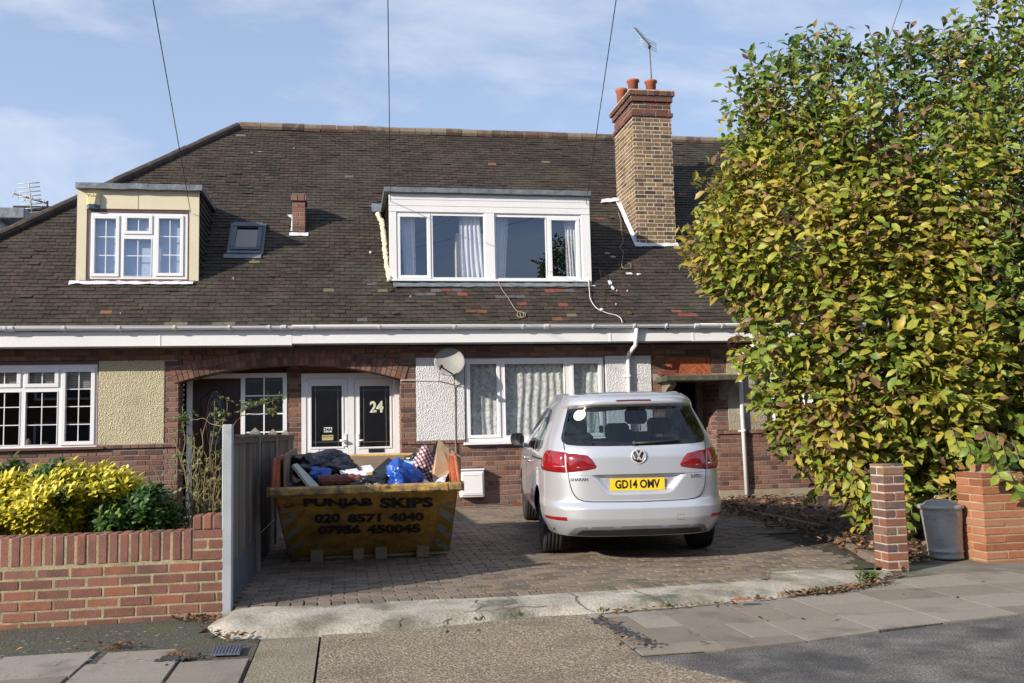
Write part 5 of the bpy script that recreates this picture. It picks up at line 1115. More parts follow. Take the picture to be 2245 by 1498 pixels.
for i in range(4):
    b = MB(); y0, y1 = ys[i], ys[i+1]-.105 if i < 3 else ys[i+1]; zb, ztp = .38+gz(y0), 1.33; n = int((y1-y0)/.095); st = (y1-y0)/n
    for k in range(n):
        y = y0+k*st; xx = xf(y); t = random.random()
        b.add([(xx+.016, y, zb), (xx+.022, y+st+.012, zb), (xx+.022, y+st+.012, ztp), (xx+.016, y, ztp), (xx+.004, y, zb), (xx+.012, y+st+.012, zb), (xx+.012, y+st+.012, ztp), (xx+.004, y, ztp)], [(0,1,2,3), (7,6,5,4), (0,3,7,4), (1,5,6,2), (3,2,6,7)], 0, t)
    b.prism([(xf(y0)-.03, y0, ztp+.001), (xf(y0)+.045, y0, ztp+.001), (xf(y1)+.045, y1, ztp+.001), (xf(y1)-.03, y1, ztp+.001)], (0, 0, .022), 0, .8)
    b.prism([(xf(y0)+.024, y0, ztp-.05), (xf(y0)+.036, y0, ztp-.05), (xf(y1)+.036, y1, ztp-.05), (xf(y1)+.024, y1, ztp-.05)], (0, 0, .049), 0, .4)
    b.build('panel', M['fence'], fn)
    b = MB(); b.prism([(xf(y0)-.02, y0, -.05), (xf(y0)+.02, y0, -.05), (xf(y1)+.02, y1, -.05), (xf(y1)-.02, y1, -.05)], (0, 0, zb+.045), 0); b.build('gravel_board', M['gravelb'], fn)
# ------------------------------------------------------------------ the two gate piers
def pier(name, lab, x0, x1, y0, y1, zt, m, mo, tint=None, seed=1, bh=.065, j=.010, lean=0):
    random.seed(seed); T = thing(name, lab, 'pier', ((x0+x1)/2, (y0+y1)/2, 0), None)
    b = MB(); z = -.04; r = 0
    while z < zt-.02:
        h = min(bh, zt-z)
        L_ = (x1-x0-j)/2; xm = (x0+x1)/2; ym = (y0+y1)/2; 
        if r % 2 == 0: pcs = [(x0, x1, y0, ym-j/2), (x0, x1, ym+j/2, y1)]
        else: pcs = [(x0, xm-j/2, y0, y1), (xm+j/2, x1, y0, y1)]
        for a, c, d, e in pcs:
            q = lambda: random.uniform(-.003, .003); b.box(a+q(), c+q(), d+q(), e+q(), z+q()*.5, z+h+q()*.5, 0, None, ch=.006)
        z += bh+j; r += 1
    b.box(x0+.006, x1-.006, y0+.006, y1-.006, -.05, zt-.012, 1)
    b.build('brickwork', [m, mo], T); return T
p_ = atY(1934, 1018, 7.80); zt = p_.z; px0 = p_.x; px1 = atY(1976, 1018, 7.80).x
pier('gate_pier', 'slim brick pier with pale mortar standing alone at the edge of the drive', px0, px1+.02, 7.80, 8.02, zt, M['brick_pier'], M['mortar_white'], seed=4)
p_ = atY(2150, 1038, 8.06); ox0, oz = p_.x, p_.z
op = pier('gate_pier', 'wide orange brick pier behind the dustbin, under overhanging leaves', ox0, ox0+.44, 8.06, 8.44, oz, M['brick_orange'], M['mortar_sand'], seed=6)
b = MB(); b.grid(lambda u, v: (ox0-.0+.44*u, 8.06+.38*v, oz-.01+.03*min(1, 4*min(u, 1-u, v, 1-v))+.012*noise.noise((u*9, v*9, 1))), 12, 12); b.box(ox0+.10, ox0+.34, 8.16, 8.36, oz+.01, oz+.075, 1, None, ch=.006)
b.build('mortar_cap', [M['mortar_sand'], M['brick_orange']], op)
ow = thing('garden_wall', 'orange brick wall with upright coping at the right edge beyond the pier', 'wall', (7, 8.15, 0), None)
random.seed(41); b = MB(); bricks(b, ox0+.445, 11, -.05, .50, FR(8.12), bond='st', rough=.004, ch=.006, dep=.05, mdep=.005)
x = ox0+.45
while x < 11: b.box(x, x+.064, 8.11, 8.32, .505, .715, 0, None, ch=.006); x += .075
b.box(ox0+.445, 11, 8.118, 8.31, .50, .70, 1); b.box(ox0+.445, 11, 8.175, 8.33, -.05, .50, 1); b.build('wall', [M['brick_orange'], M['mortar_sand']], ow)
# ------------------------------------------------------------------ dustbin
c_ = atZ(2072, 1212, .03); bx, by = c_.x+.0, 8.42; bx = atY(2074, 1212, by).x
dz0 = .02; zl = atY(2057, 1108, by).z; tx = atY(2057, 1108, by).x
bt = thing('dustbin', 'dented galvanised steel dustbin with domed lid between the two brick piers', 'dustbin', (bx, by, dz0), None)
rb, rt_ = .155, .188; n = 40; b = MB(); prof = [(0, .0), (rb, .0), (rb+.006, .012), (rb+.0, .03), (rb+.002, .06), (rb+.012, .068), (rb+.004, .078)]+[(rb+.004+(rt_-rb-.004)*i/10, .078+(zl-dz0-.10)*i/10) for i in range(1, 11)]+[(rt_+.006, zl-dz0-.015), (rt_, zl-dz0-.005)]
b.lathe((bx, by, dz0), prof, n)
b.v = [(x+(tx-bx)*(z-dz0)/(zl-dz0)*.6+.004*noise.noise((x*9, y*9, z*6)), y+.006*noise.noise((x*7, y*7, z*5+3)), z) for x, y, z in b.v]
b.build('body', M['zinc'], bt)
b = MB(); lc = (bx+(tx-bx)*.6, by, zl-.01); b.lathe(lc, [(rt_+.016, -.018), (rt_+.022, -.012), (rt_+.022, .012), (rt_+.012, .018), (rt_-.03, .022), (rt_-.06, .05), (rt_-.13, .066), (.0, .072)], n); 
b.tube([(lc[0]-.06, lc[1], lc[2]+.066), (lc[0]-.05, lc[1], lc[2]+.098), (lc[0]+.05, lc[1], lc[2]+.098), (lc[0]+.06, lc[1], lc[2]+.066)], .007, 8); b.build('lid', M['zinc'], bt)
b = MB(); hx, hy = bx-.175, by-.08; hz1 = .02+(zl)*.72; b.tube([(hx+.0, hy-.045, hz1), (hx-.035, hy-.04, hz1+.02), (hx-.035, hy+.04, hz1+.02), (hx, hy+.045, hz1)], .007, 8); b.build('handle', M['zinc'], bt)
# ------------------------------------------------------------------ foliage tools
def leaf_geo(mb, p, d, n, ln, wd, t, fold=.25, curl=.2, st=((.32, .85), (.68, .95)), m=0):
    """a folded, curled leaf: base p, axis d, face normal n"""
    d = d.normalized(); s = d.cross(n).normalized(); n = s.cross(d).normalized()
    v = [p]; 
    for f, w in st:
        c = p+d*ln*f-n*ln*curl*f*f; v += [c-s*wd*w*.5+n*wd*fold*w*.5, c, c+s*wd*w*.5+n*wd*fold*w*.5]
    v.append(p+d*ln-n*ln*curl)
    mb.add(v, [(0, 2, 1), (0, 3, 2), (1, 2, 5, 4), (2, 3, 6, 5), (4, 5, 7), (5, 6, 7)], m, t, True)
def rv(s=1): return Vector((random.gauss(0, s), random.gauss(0, s), random.gauss(0, s)))
def inpoly(x, y, P):
    r = False; n = len(P); j = n-1
    for i in range(n):
        if (P[i][1] > y) != (P[j][1] > y) and x < (P[j][0]-P[i][0])*(y-P[i][1])/(P[j][1]-P[i][1])+P[i][0]: r = not r
        j = i
    return r
def pdist(x, y, P):
    m = 1e9
    for (a, c), (d, e) in zip(P, P[1:]+P[:1]):
        L2 = (d-a)**2+(e-c)**2; t = max(0, min(1, ((x-a)*(d-a)+(y-c)*(e-c))/L2)); m = min(m, math.hypot(x-a-t*(d-a), y-c-t*(e-c)))
    return m
# ------------------------------------------------------------------ the big shrub on the right
random.seed(77)
TY = 9.75
OUT = [(1720, 140), (1665, 160), (1625, 205), (1612, 262), (1625, 305), (1622, 345), (1608, 388), (1582, 408), (1570, 455), (1566, 520), (1532, 550), (1535, 590), (1563, 640), (1612, 690), (1650, 725), (1668, 790), (1700, 850), (1722, 930), (1765, 985), (1810, 1020), (1850, 1060), (1900, 1090), (1925, 1120), (1985, 1125), (2060, 1090), (2120, 1060), (2245, 1060), (2480, 1060), (2560, 700), (2560, 200), (2450, -140), (2200, -30), (2110, 70), (2020, 120), (1940, 130), (1860, 120), (1790, 110)]
OP = [(q.x, q.z) for q in (atY(x, y, TY) for x, y in OUT)]
xa, xb = min(p[0] for p in OP), max(p[0] for p in OP); za, zb = min(p[1] for p in OP), max(p[1] for p in OP)
root = Vector((6.35, 9.9, .12))
tr = thing('magnolia_shrub', 'huge leafy shrub with yellowing green leaves towering over the brick piers', 'shrub', tuple(root), None)
lf = MB(); tw = MB(); cores = []
def crown_pt(surf=.72):
    while 1:
        x, z = random.uniform(xa, xb), random.uniform(za, zb)
        if not inpoly(x, z, OP): continue
        d = pdist(x, z, OP); T = min(1.45, .95*math.sqrt(d)+.05)*(.9+.25*noise.noise((x*1.1, z*1.1, 3)))
        u = random.random(); k = (-1 if random.random() < .70 else 1)*(1-(1-surf)*random.random() if random.random() < .85 else random.random()*surf)
        return Vector((x, TY+k*T, z-(.085*T*abs(k)*(z-1.3) if k < 0 else 0))), d, T, k
nsh = 8200
for i in range(nsh):
    P, d, T, k = crown_pt()
    if P.z > 4.7 and d < .75 and random.random() < .55: continue
    if P.y < 8.5 and P.z < 1.0 and P.x < 7.2: P.y = 8.5+random.random()*.3
    c = Vector((6.4+.2*noise.noise((P.z, 0, 0)), TY, 2.6)); out = (P-c); out.y *= 1.3; out.normalize()
    dirn = (out*.55+Vector((0, 0, .75 if P.z > 2.4 else .15))+rv(.28)).normalized(); Ln = random.uniform(.22, .42)
    nl = random.randint(6, 10); pts = [P]; q = P.copy(); dd = dirn.copy()
    for j in range(4): dd = (dd+rv(.12)+Vector((0, 0, .04))).normalized(); q = q+dd*Ln/4; pts.append(q.copy())
    if i % 3 == 0: tw.tube(pts, [.006, .005, .0045, .004, .003], 4, t=.5)
    hue = noise.noise((P.x*.9, P.z*.9, P.y*.9+4))*.25
    base = .33+hue - .11*max(0, (P.z-3.7)/2.2) + .16*max(0, 1-abs(P.z-3.1)/1.3)*max(0, min(1, (6.6-P.x)/1.5)) - .05*(P.x > 6.2 and P.z < 2.5)
    bc = noise.noise((P.x*1.7+9, P.z*1.7, P.y*1.7)) > .18
    for j in range(nl):
        f = (j+.6)/nl; a = f*4; s0 = min(3, int(a)); b0 = pts[s0].lerp(pts[s0+1], a-s0)
        ang = j*2.4+i; side = Vector((cos(ang), sin(ang), .25)); side = (side-dirn*side.dot(dirn)).normalized()
        ld = (side*.8+dirn*.45+rv(.22)+Vector((-.05, -.18, -.28 if P.z < 4 else .05))).normalized(); nn = (Vector((-.1, -.5, .55))+rv(.45)+ld.cross(rv(.2)))
        ln = random.uniform(.078, .138)*(1.22 if P.z < 2.4 and P.y < 9.3 else (1.05 if P.z < 4 else .95)); r_ = random.random()
        t = base+random.gauss(0, .10)
        if bc and random.random() < .30: t = random.uniform(.62, 1.0)
        if r_ < .055: t = random.uniform(.80, 1.0)
        elif r_ < .12: t = random.uniform(.60, .78)
        leaf_geo(lf, b0, ld, nn, ln, ln*random.uniform(.40, .56), min(1, max(0, t)), random.uniform(.1, .7), random.uniform(-.05, .6))
# long upright shoots standing above the crown
for x, y, h in [(1805, 75, .55), (1745, 165, .35), (1855, 60, .4), (1905, 65, .45), (1970, 70, .42), (2040, 55, .4), (2090, 60, .4), (2125, 40, .5), (2165, 30, .5), (2210, 10, .5), (1700, 200, .25), (1650, 235, .25), (1640, 300, .2), (1610, 360, .22), (1560, 420, .2), (1725, 150, .3), (1780, 110, .45), (1930, 90, .3), (2000, 95, .3), (1620, 400, .3), (1520, 560, .12), (1545, 450, .2), (1840, 120, .4), (1880, 110, .3)]:
    A = atY(x, y, TY+random.uniform(-.3, .3)); B = A-Vector((random.uniform(-.1, .1), 0, h)); pts = [B.lerp(A, f) + rv(.008) for f in (0, .35, .7, 1)]
    tw.tube(pts, [.008, .006, .005, .003], 5, t=.5); n = int(h/.045)
    for j in range(n):
        f = (j+1)/n; q = B.lerp(A, f); ang = j*2.4+x; side = Vector((cos(ang), sin(ang)*.8, random.uniform(-.25, .35)))
        leaf_geo(lf, q, side+Vector((0, 0, .1)), Vector((0, -.3, .9))+rv(.3), random.uniform(.085, .13), .062, random.uniform(.05, .28), .35, random.uniform(.2, .5))
# sprays hanging over the orange pier and low at the left
for x, y, Yq, n in [(2190, 1045, 7.98, 9), (2225, 1070, 7.95, 9), (2205, 1000, 7.98, 10), (2235, 1010, 8.0, 9), (2170, 985, 8.0, 9), (2240, 1090, 7.95, 7), (1880, 1085, 9.2, 6), (1868, 1065, 9.3, 5), (1925, 1110, 8.9, 8), (1975, 1150, 8.9, 5), (2000, 1130, 8.9, 5), (1850, 1050, 9.4, 5), (2130, 1010, 8.15, 9), (2100, 985, 8.3, 8), (1680, 780, 9.2, 6), (1665, 795, 9.2, 4), (1660, 740, 9.2, 6), (1780, 1010, 9.4, 6), (1805, 1050, 9.4, 4)]:
    A = atY(x, y, Yq); B = A+Vector((.12, .25, .22)); tw.tube([B, B.lerp(A, .5)+Vector((0, 0, .02)), A], .004, 4, t=.5)
    for j in range(n):
        f = (j+.5)/n; q = B.lerp(A, f); ang = j*2.4+x; side = Vector((cos(ang), -abs(sin(ang))*.5, -.5+random.uniform(-.3, .3)))
        leaf_geo(lf, q, side, Vector((-.2, -.8, .5))+rv(.3), random.uniform(.10, .15), .075, random.uniform(.15, .5) if random.random() < .85 else random.uniform(.7, 1), .3, random.uniform(.1, .35))
lf.build('foliage', M['leaf'], tr); 
tb = MB(); random.seed(3)
for i in range(9):
    a = i*2.1; top = Vector((6.3+1.25*cos(a)*random.uniform(.5, 1), TY+.55*sin(a), random.uniform(2.6, 4.4))); B = root+Vector((.12*cos(a), .12*sin(a), -.15)); mid = B.lerp(top, .45)+rv(.12)
    P = smooth([B, B.lerp(mid, .5)+rv(.04), mid, mid.lerp(top, .55)+rv(.1), top], 4); tb.tube(P, [.055*(1-.8*k/len(P)) for k in range(len(P))], 8)
    for k in range(9):
        s0 = P[int(len(P)*random.uniform(.35, .95))]; Q, d, T, kk = crown_pt(.5); Q = s0.lerp(Q, min(1, 1.3/(Q-s0).length)); tb.tube(smooth([s0, s0.lerp(Q, .5)+rv(.08), Q], 4), [.018*(1-.7*q/8) for q in range(9)], 5)
tb.build('trunk', M['twig'], tr); tw.build('twigs', M['twig'], tr)
# ------------------------------------------------------------------ golden shrub and its green neighbour
def whorl(mb, P, up_, n, ln, t0, ts, m=0):
    up_ = up_.normalized()
    for j in range(n):
        a = j*2.4+random.random(); s = Vector((cos(a), sin(a), 0)); s = (s-up_*s.dot(up_)).normalized(); rad = .35+.65*((j % 5)/4)
        leaf_geo(mb, P-up_*.01*j, s*rad+up_*(1.1-rad*.9)+rv(.1), up_*.8-s*.3, ln*random.uniform(.7, 1.1), ln*.50, min(1, max(0, t0+random.gauss(0, ts))), .2, random.uniform(.15, .5), m=m)
random.seed(15)
def bush(name, lab, cat, poly, Y0, n, tf_, ln, m, dep=.75, nl=9):
    P = [(q.x, q.z) for q in (atY(x, y, Y0) for x, y in poly)]
    X_ = [p[0] for p in P]; Z_ = [p[1] for p in P]; cx = sum(X_)/len(X_)
    T_ = thing(name, lab, cat, (cx, Y0, .2), None); mb = MB(); st = MB(); k = 0
    while k < n:
        x, z = random.uniform(min(X_), max(X_)), random.uniform(min(Z_), max(Z_))
        if not inpoly(x, z, P): continue
        d = pdist(x, z, P); T = min(dep, .9*math.sqrt(d)+.03); yy = (-1 if random.random() < .75 else 1)*(1-.35*random.random())*T
        Q = Vector((x, Y0+yy, z)); o = Vector(((x-cx)*.8, yy*1.3, (z-.35)*1.1+.25)); 
        lump = noise.noise((x*5, z*5, yy*3)); Q += o.normalized()*lump*.05
        if Q.y < 7.78 and Q.z < .68: Q.y = 7.78
        whorl(mb, Q, o+rv(.2), nl, ln*random.uniform(.8, 1.15), tf_(x, z, yy, T), .07)
        if k % 4 == 0: st.tube([Q, Q.lerp(Vector((cx+(x-cx)*.3, Y0, .25)), .5)], .005, 4)
        k += 1
    mb.build('foliage', m, T_); st.build('stems', M['stem'], T_); return T_
def ty(x, z, yy, T):
    return .78+.1*noise.noise((x*4, z*4, 0)) if noise.noise((x*3.2, z*3.2, yy*2)) > -.22 else .2
bush('choisya_shrub', 'bright golden yellow shrub spilling over the left garden wall', 'shrub', [(-160, 1180), (-160, 1050), (0, 1055), (40, 1035), (70, 1030), (110, 1020), (160, 1008), (200, 1020), (225, 1018), (250, 1035), (285, 1030), (305, 1045), (330, 1070), (325, 1092), (285, 1098), (235, 1105), (212, 1120), (215, 1140), (160, 1180), (120, 1198), (60, 1190), (0, 1192)], 8.35, 1900, ty, .062, M['leaf_y'])
bush('green_shrub', 'dark green glossy shrub beside the golden one behind the garden wall', 'shrub', [(205, 1105), (255, 1088), (300, 1078), (335, 1058), (362, 1078), (390, 1110), (400, 1150), (370, 1175), (300, 1178), (250, 1180), (215, 1165)], 8.25, 420, lambda x, z, yy, T: .10+.15*random.random() if random.random() < .88 else .33, .066, M['leaf_y'], .55)
bush('green_shrub', 'few green sprigs above the golden shrub under the left window', 'shrub', [(5, 1040), (10, 1010), (40, 1000), (55, 1015), (50, 1035)], 9.2, 22, lambda x, z, yy, T: .22, .07, M['leaf_y'], .2)
# ------------------------------------------------------------------ rose bush
rs = thing('rose_bush', 'leggy half bare rose bush with thorny stems against the concrete fence post', 'bush', (atY(440, 1170, 8.6).x, 8.6, .2), None)
random.seed(19); st = MB(); lv = MB()
def rose(x0, y0, x1, y1, Yq, Yr, r=.006, leaves=6, kink=.05):
    A = atY(x0, y0, Yq); B = atY(x1, y1, Yr); n = 7; P = [A.lerp(B, i/(n-1))+rv(kink*.35)*(1 if 0 < i < n-1 else 0) for i in range(n)]; P = smooth(P, 3); st.tube(P, [r*(1-.6*i/len(P)) for i in range(len(P))], 5)
    for j in range(leaves):
        q = P[int(len(P)*random.uniform(.35, .99))-0 if True else 0]; tip = rv(1); tip.z = abs(tip.z)*.3; tip.normalize()
        for k in range(5): s = rv(.6); leaf_geo(lv, q+tip*.02*k, (s+tip*.5), Vector((0, -.4, .8))+rv(.3), random.uniform(.03, .048), .024, random.uniform(.1, 1), .2, .2)
    for j in range(5):
        q = P[random.randrange(len(P))]; s = rv(1).normalized(); st.tube([q, q+s*.012], [.002, .0003], 3)
for a in [(440, 1170, 470, 880, 8.5, 8.3), (450, 1170, 415, 920, 8.6, 8.5), (430, 1165, 395, 960, 8.6, 8.7), (460, 1160, 485, 985, 8.3, 8.1), (420, 1160, 440, 940, 8.5, 8.4), (400, 1170, 365, 1010, 8.6, 8.8), (470, 1160, 462, 950, 8.3, 8.2), (445, 1150, 482, 940, 8.4, 8.2), (410, 1140, 400, 890, 8.6, 8.6), (430, 1120, 378, 960, 8.7, 8.9), (455, 1110, 425, 985, 8.3, 8.2), (465, 1170, 478, 1020, 8.2, 8.05), (435, 1080, 470, 990, 8.5, 8.3), (400, 1150, 330, 1010, 8.7, 9.0), (380, 1170, 345, 1090, 8.5, 8.4), (420, 1100, 478, 1050, 8.5, 8.2), (448, 1168, 488, 1060, 8.3, 8.1), (415, 1170, 380, 1070, 8.4, 8.3), (440, 1000, 400, 925, 8.4, 8.4), (425, 1040, 460, 905, 8.4, 8.3)]: rose(*a, leaves=2)
for i in range(46):
    x = random.uniform(385, 486); rose(x, 1170, x+random.uniform(-30, 25), random.uniform(960, 1120), random.uniform(8.1, 8.9), random.uniform(8.1, 8.8), .0045, 1)
rose(488, 935, 402, 912, 8.2, 8.5, .004, 3, .02); rose(420, 912, 398, 925, 8.5, 8.5, .003, 5, .02)
rose(490, 960, 497, 872, 8.15, 8.2, .004, 7, .02); rose(527, 905, 580, 880, 8.3, 8.4, .004, 3, .02); rose(527, 912, 610, 905, 8.3, 8.4, .004, 3, .02); rose(560, 890, 612, 875, 8.4, 8.4, .003, 8, .02); rose(590, 915, 600, 885, 8.4, 8.4, .003, 5, .02); rose(495, 975, 530, 900, 8.15, 8.3, .004, 1, .02); rose(530, 905, 548, 888, 8.3, 8.3, .003, 5, .01)
st.build('stems', M['stem'], rs); lv.build('leaves', M['leaf_r'], rs)
# ------------------------------------------------------------------ fallen leaves, weeds, lichen
random.seed(55); b = MB()
def fallen(n, fx, fy, fz, s=(.05, .11)):
    for _ in range(n):
        x, y = fx(), fy(); z = fz(x, y); a = random.random()*6.28; d = Vector((cos(a), sin(a), random.uniform(-.15, .35))); ln = random.uniform(*s)
        leaf_geo(b, Vector((x, y, z+random.uniform(.005, .03))), d, Vector((0, 0, 1))+rv(.35), ln, ln*random.uniform(.35, .55), random.random(), random.uniform(-.3, .6), random.uniform(-.4, .5))
U_ = random.uniform
fallen(3800, lambda: U_(4.95, 9.5), lambda: U_(8.4, 14.3), lambda x, y: .045+gz(y)+.03)
fallen(260, lambda: U_(5.0, 5.4), lambda: U_(8.2, 9.2), lambda x, y: .04+gz(y))
tag(b.build('fallen_leaves', M['litter']), kind='stuff'); b = MB()
def drift(n, P, w):
    def f():
        i = random.randrange(len(P)-1); t = random.random(); f.p = (P[i][0]+(P[i+1][0]-P[i][0])*t+random.gauss(0, w), P[i][1]+(P[i+1][1]-P[i][1])*t+random.gauss(0, w*.8)); return f.p[0]
    fallen(n, f, lambda: f.p[1], lambda x, y: .012, (.025, .065))
drift(330, [(3.35, 6.98), (3.8, 7.05), (4.35, 7.32)], .045); drift(90, [(1.75, 6.72), (2.4, 6.77), (2.9, 6.84), (3.4, 6.97)], .018); drift(45, [(4.35, 7.35), (4.75, 7.72)], .04)
drift(70, [(-1.22, 7.42), (-1.05, 7.38), (-.93, 7.25)], .04); drift(45, [(-1.0, 6.9), (-.8, 6.62), (-.6, 6.58)], .03); drift(25, [(-1.65, 6.62), (-1.35, 6.55)], .03); drift(40, [(4.76, 8.1), (4.9, 9.6)], .03)
drift(16, [(1.7, 6.7), (1.72, 5.6)], .03); drift(18, [(2, 6), (5, 6.6)], .4); drift(10, [(-3, 6.6), (-1, 6.6)], .3); drift(10, [(0, 6.3), (1.4, 5.8)], .4)
tag(b.build('dead_leaf_drift', M['litter']), kind='stuff')
b = MB(); 
def tuft(x, y, n, h, z, m=0):
    for _ in range(n):
        a = random.random()*6.28; q = Vector((x+random.gauss(0, .018), y+random.gauss(0, .018), z)); d = Vector((cos(a)*.5, sin(a)*.5, random.uniform(.4, 1.2))); leaf_geo(b, q, d, Vector((sin(a), -cos(a), .3)), h*random.uniform(.6, 1.2), h*.16, random.random(), .2, .5)
for _ in range(55): x = random.choice([U_(.1, 1.8), U_(1.5, 4.6), U_(2.3, 3.9)]); y = random.choice([U_(7.55, 8.6), U_(7.6, 8.2)]); tuft(x, y, random.randint(5, 14), .028, .055+gz(y))
for x, y in ((3.62, 7.05), (3.74, 7.08), (3.55, 7.0), (4.15, 7.28), (4.22, 7.3), (4.2, 7.34), (4.88, 9.9), (4.86, 9.85), (5.15, 8.6), (5.2, 8.75), (1.8, 6.72), (2.3, 6.78), (.9, 6.68), (1.2, 6.76)): tuft(x, y, 16, .05, .02+gz(y))
for _ in range(12): tuft(4.18+random.gauss(0, .03), 7.28, 4, .10, .05)
tag(b.build('weeds', M['leaf_r']), kind='stuff')
b = MB()
for x, y in ((-1.02, 6.25), (-1.05, 6.32), (-.98, 6.2), (-1.45, 6.62), (-1.5, 6.6)):
    for _ in range(34):
        a = random.random()*6.28; leaf_geo(b, Vector((x+random.gauss(0, .02), y+random.gauss(0, .02), .005)), Vector((cos(a), sin(a), .5)), Vector((0, 0, 1)), U_(.05, .11), .005, U_(.5, 1), .1, .5)
tag(b.build('dry_grass', M['litter']), kind='stuff')
b = MB()
for _ in range(420):
    if random.random() < .6: x, y = U_(3.0, 6.5), U_(6.0, 7.9)
    else: x, y = U_(-2.6, -1.0), U_(5.9, 7.3)
    if 3.4 < x < 4.8 and y > kerby(x)-.05: continue
    r = U_(.003, .011); k = 7; zz = -.0045 if (x < 0 and y > 6.5) else .0112; b.add([(x+r*U_(.7, 1.4)*1.5*cos(2*pi*i/k), y+r*U_(.6, 1.2)*sin(2*pi*i/k), zz+.0004*random.random()) for i in range(k)], [tuple(range(k))])
tag(b.build('lichen_spots', M['lich2']), kind='stuff')
b = MB(); q = [atZ(x, y, .008) for x, y in ((470, 1422), (533, 1417), (525, 1436), (461, 1438))]; b.prism([tuple(p_) for p_ in reversed(q)], (0, 0, .008)); 
for i in range(9):
    f = (i+.5)/9; A, B = q[0].lerp(q[1], f), q[3].lerp(q[2], f); b.tube([A.lerp(B, .08)+Vector((0, 0, .009)), A.lerp(B, .92)+Vector((0, 0, .009))], .003, 4)
tag(b.build('stopcock_cover', M['cover'], fix=True), 'small ribbed blue-grey metal cover set in the pavement by the garden wall', 'utility cover')
b = MB(); random.seed(8)
def crumb(x, y, r):
    v = []
    for d in ((1,0,0),(0,1,0),(-1,0,0),(0,-1,0),(0,0,1),(0,0,-1),(.6,.6,.5),(-.6,.6,.5),(-.6,-.6,.5),(.6,-.6,.5)): v.append((x+d[0]*r*U_(.6, 1.3), y+d[1]*r*U_(.6, 1.3), .008+d[2]*r*U_(.4, .9)))
    b.add(v, [(0,1,6),(1,2,7),(2,3,8),(3,0,9),(6,1,7,4),(7,2,8,4),(8,3,9,4),(9,0,6,4),(0,5,1),(1,5,2),(2,5,3),(3,5,0)])
for i in range(120): x, y = -1.02+random.gauss(0, .05), 6.14+random.gauss(0, .05); crumb(x, y, U_(.005, .018))
for i in range(420): f = random.random(); x, y = 1.72+.12*f+random.gauss(0, .035), 6.55-1.0*f*0.9+random.gauss(0, .05); crumb(x, y, U_(.004, .014))
tag(b.build('tarmac_crumbs', M['asph2']), kind='stuff')
b = MB(); x, y = atZ(1625, 1317, .05)[:2]; v = []; k = 12
b.add([(x+.075*cos(2*pi*i/k)*(1+.15*sin(i*3)), y+.05*sin(2*pi*i/k), kf((x+.9)/5.6, .35)[2]+.004) for i in range(k)], [tuple(range(k))]); tag(b.build('stone_chip', M['pot']), 'reddish stone set in the front face of the concrete edging', 'stone')
# ------------------------------------------------------------------ the skip
random.seed(61)
SY = 8.95; zr = atY(800, 1063, SY).z; xl, xr_ = atY(588, 1078, SY).x, atY(1014, 1074, SY).x
YB = 9.92; zb = .12; bl_, br_ = atY(633, 1222, YB).x, atY(986, 1217, YB).x; rh = .085
tl_, tr_ = atY(604, 1090, SY+.02).x, atY(1001, 1085, SY+.02).x
sk_ = thing('skip', 'battered yellow builders skip full of rubbish at the front of the drive', 'skip', ((xl+xr_)/2, 10, .05), None)
def fface(u, v, o=0): # u 0..1 left-right, v 0..1 bottom-top; points on the sloping front
    a = bl_+(tl_-bl_)*v; c = br_+(tr_-br_)*v; y = YB+(SY+.03-YB)*v
    n = Vector((0, -(zr-rh-zb), (YB-SY))).normalized()*-1; n = Vector((0, -.6, -.8)).normalized()
    return Vector((a+(c-a)*u, y, zb+(zr-rh-zb)*v))+n*(o+.004*noise.noise((u*5, v*4, 1)))
b = MB(); b.grid(lambda u, v: fface(u, v), 30, 12, smooth=True)
YK = 11.3
for s_ in (0, 1):
    xt, xb_ = (tl_, bl_) if s_ == 0 else (tr_, br_); zt2 = atY(600, 1007, 9.2).z if s_ == 0 else atY(1006, 1000, 9.2).z
    o_ = 1 if s_ == 0 else -1
    P = [(xb_, YB, zb), (xb_, YK-.4, zb), (xt, YK, zt2), (xt, 9.22, zt2), (xt-o_*.012, SY+.03, zr-rh)]
    b.prism(P, (o_*.03, 0, 0), 1)
    b.tube([(xt-o_*.02, 9.2, zt2), (xt-o_*.02, YK, zt2)], .018, 8, 1); b.tube([(xt-o_*.03, SY+.02, zr-.03), (xt-o_*.02, 9.2, zt2)], .02, 8, 1)
b.box(bl_, br_, YB, YK-.4, zb, zb+.03, 0); b.prism([(tl_, YK, zt2), (tr_, YK, zt2), (br_, YK-.4, zb), (bl_, YK-.4, zb)], (0, .03, 0), 0)
b.build('hull', [M['skip'], M['skip_r']], sk_, fix=True)
b = MB(); b.box(xl, xr_, SY-.05, SY+.04, zr-rh, zr, 0, ch=.018); b.box(xl-.012, xl+.0, SY-.03, SY+.3, zr-rh, zr, 0, ch=.003); b.box(xr_+.001, xr_+.014, SY-.03, SY+.3, zr-rh, zr, 0, ch=.003); b.box(xr_-.16, xr_-.145, SY-.056, SY-.051, zr-rh+.01, zr-.006)
b.build('rim', [M['skiprim']], sk_)
for a, c in ((680, 708), (773, 798), (822, 848), (913, 941)):
    q = prect(a, 1200, c, 1227, YB-.12); b = MB(); b.box(q[0], q[1], YB-.13, YB+.25, .075, .075+(q[3]-q[2]), 0, ch=.01); b.build('foot', M['skipfoot'], sk_)
b = MB(); q = prect(640, 1222, 980, 1226, YB); b.tube([(q[0], YB-.02, .10), (q[1], YB-.02, .10)], .018, 8); b.build('base_bar', M['skipfoot'], sk_)
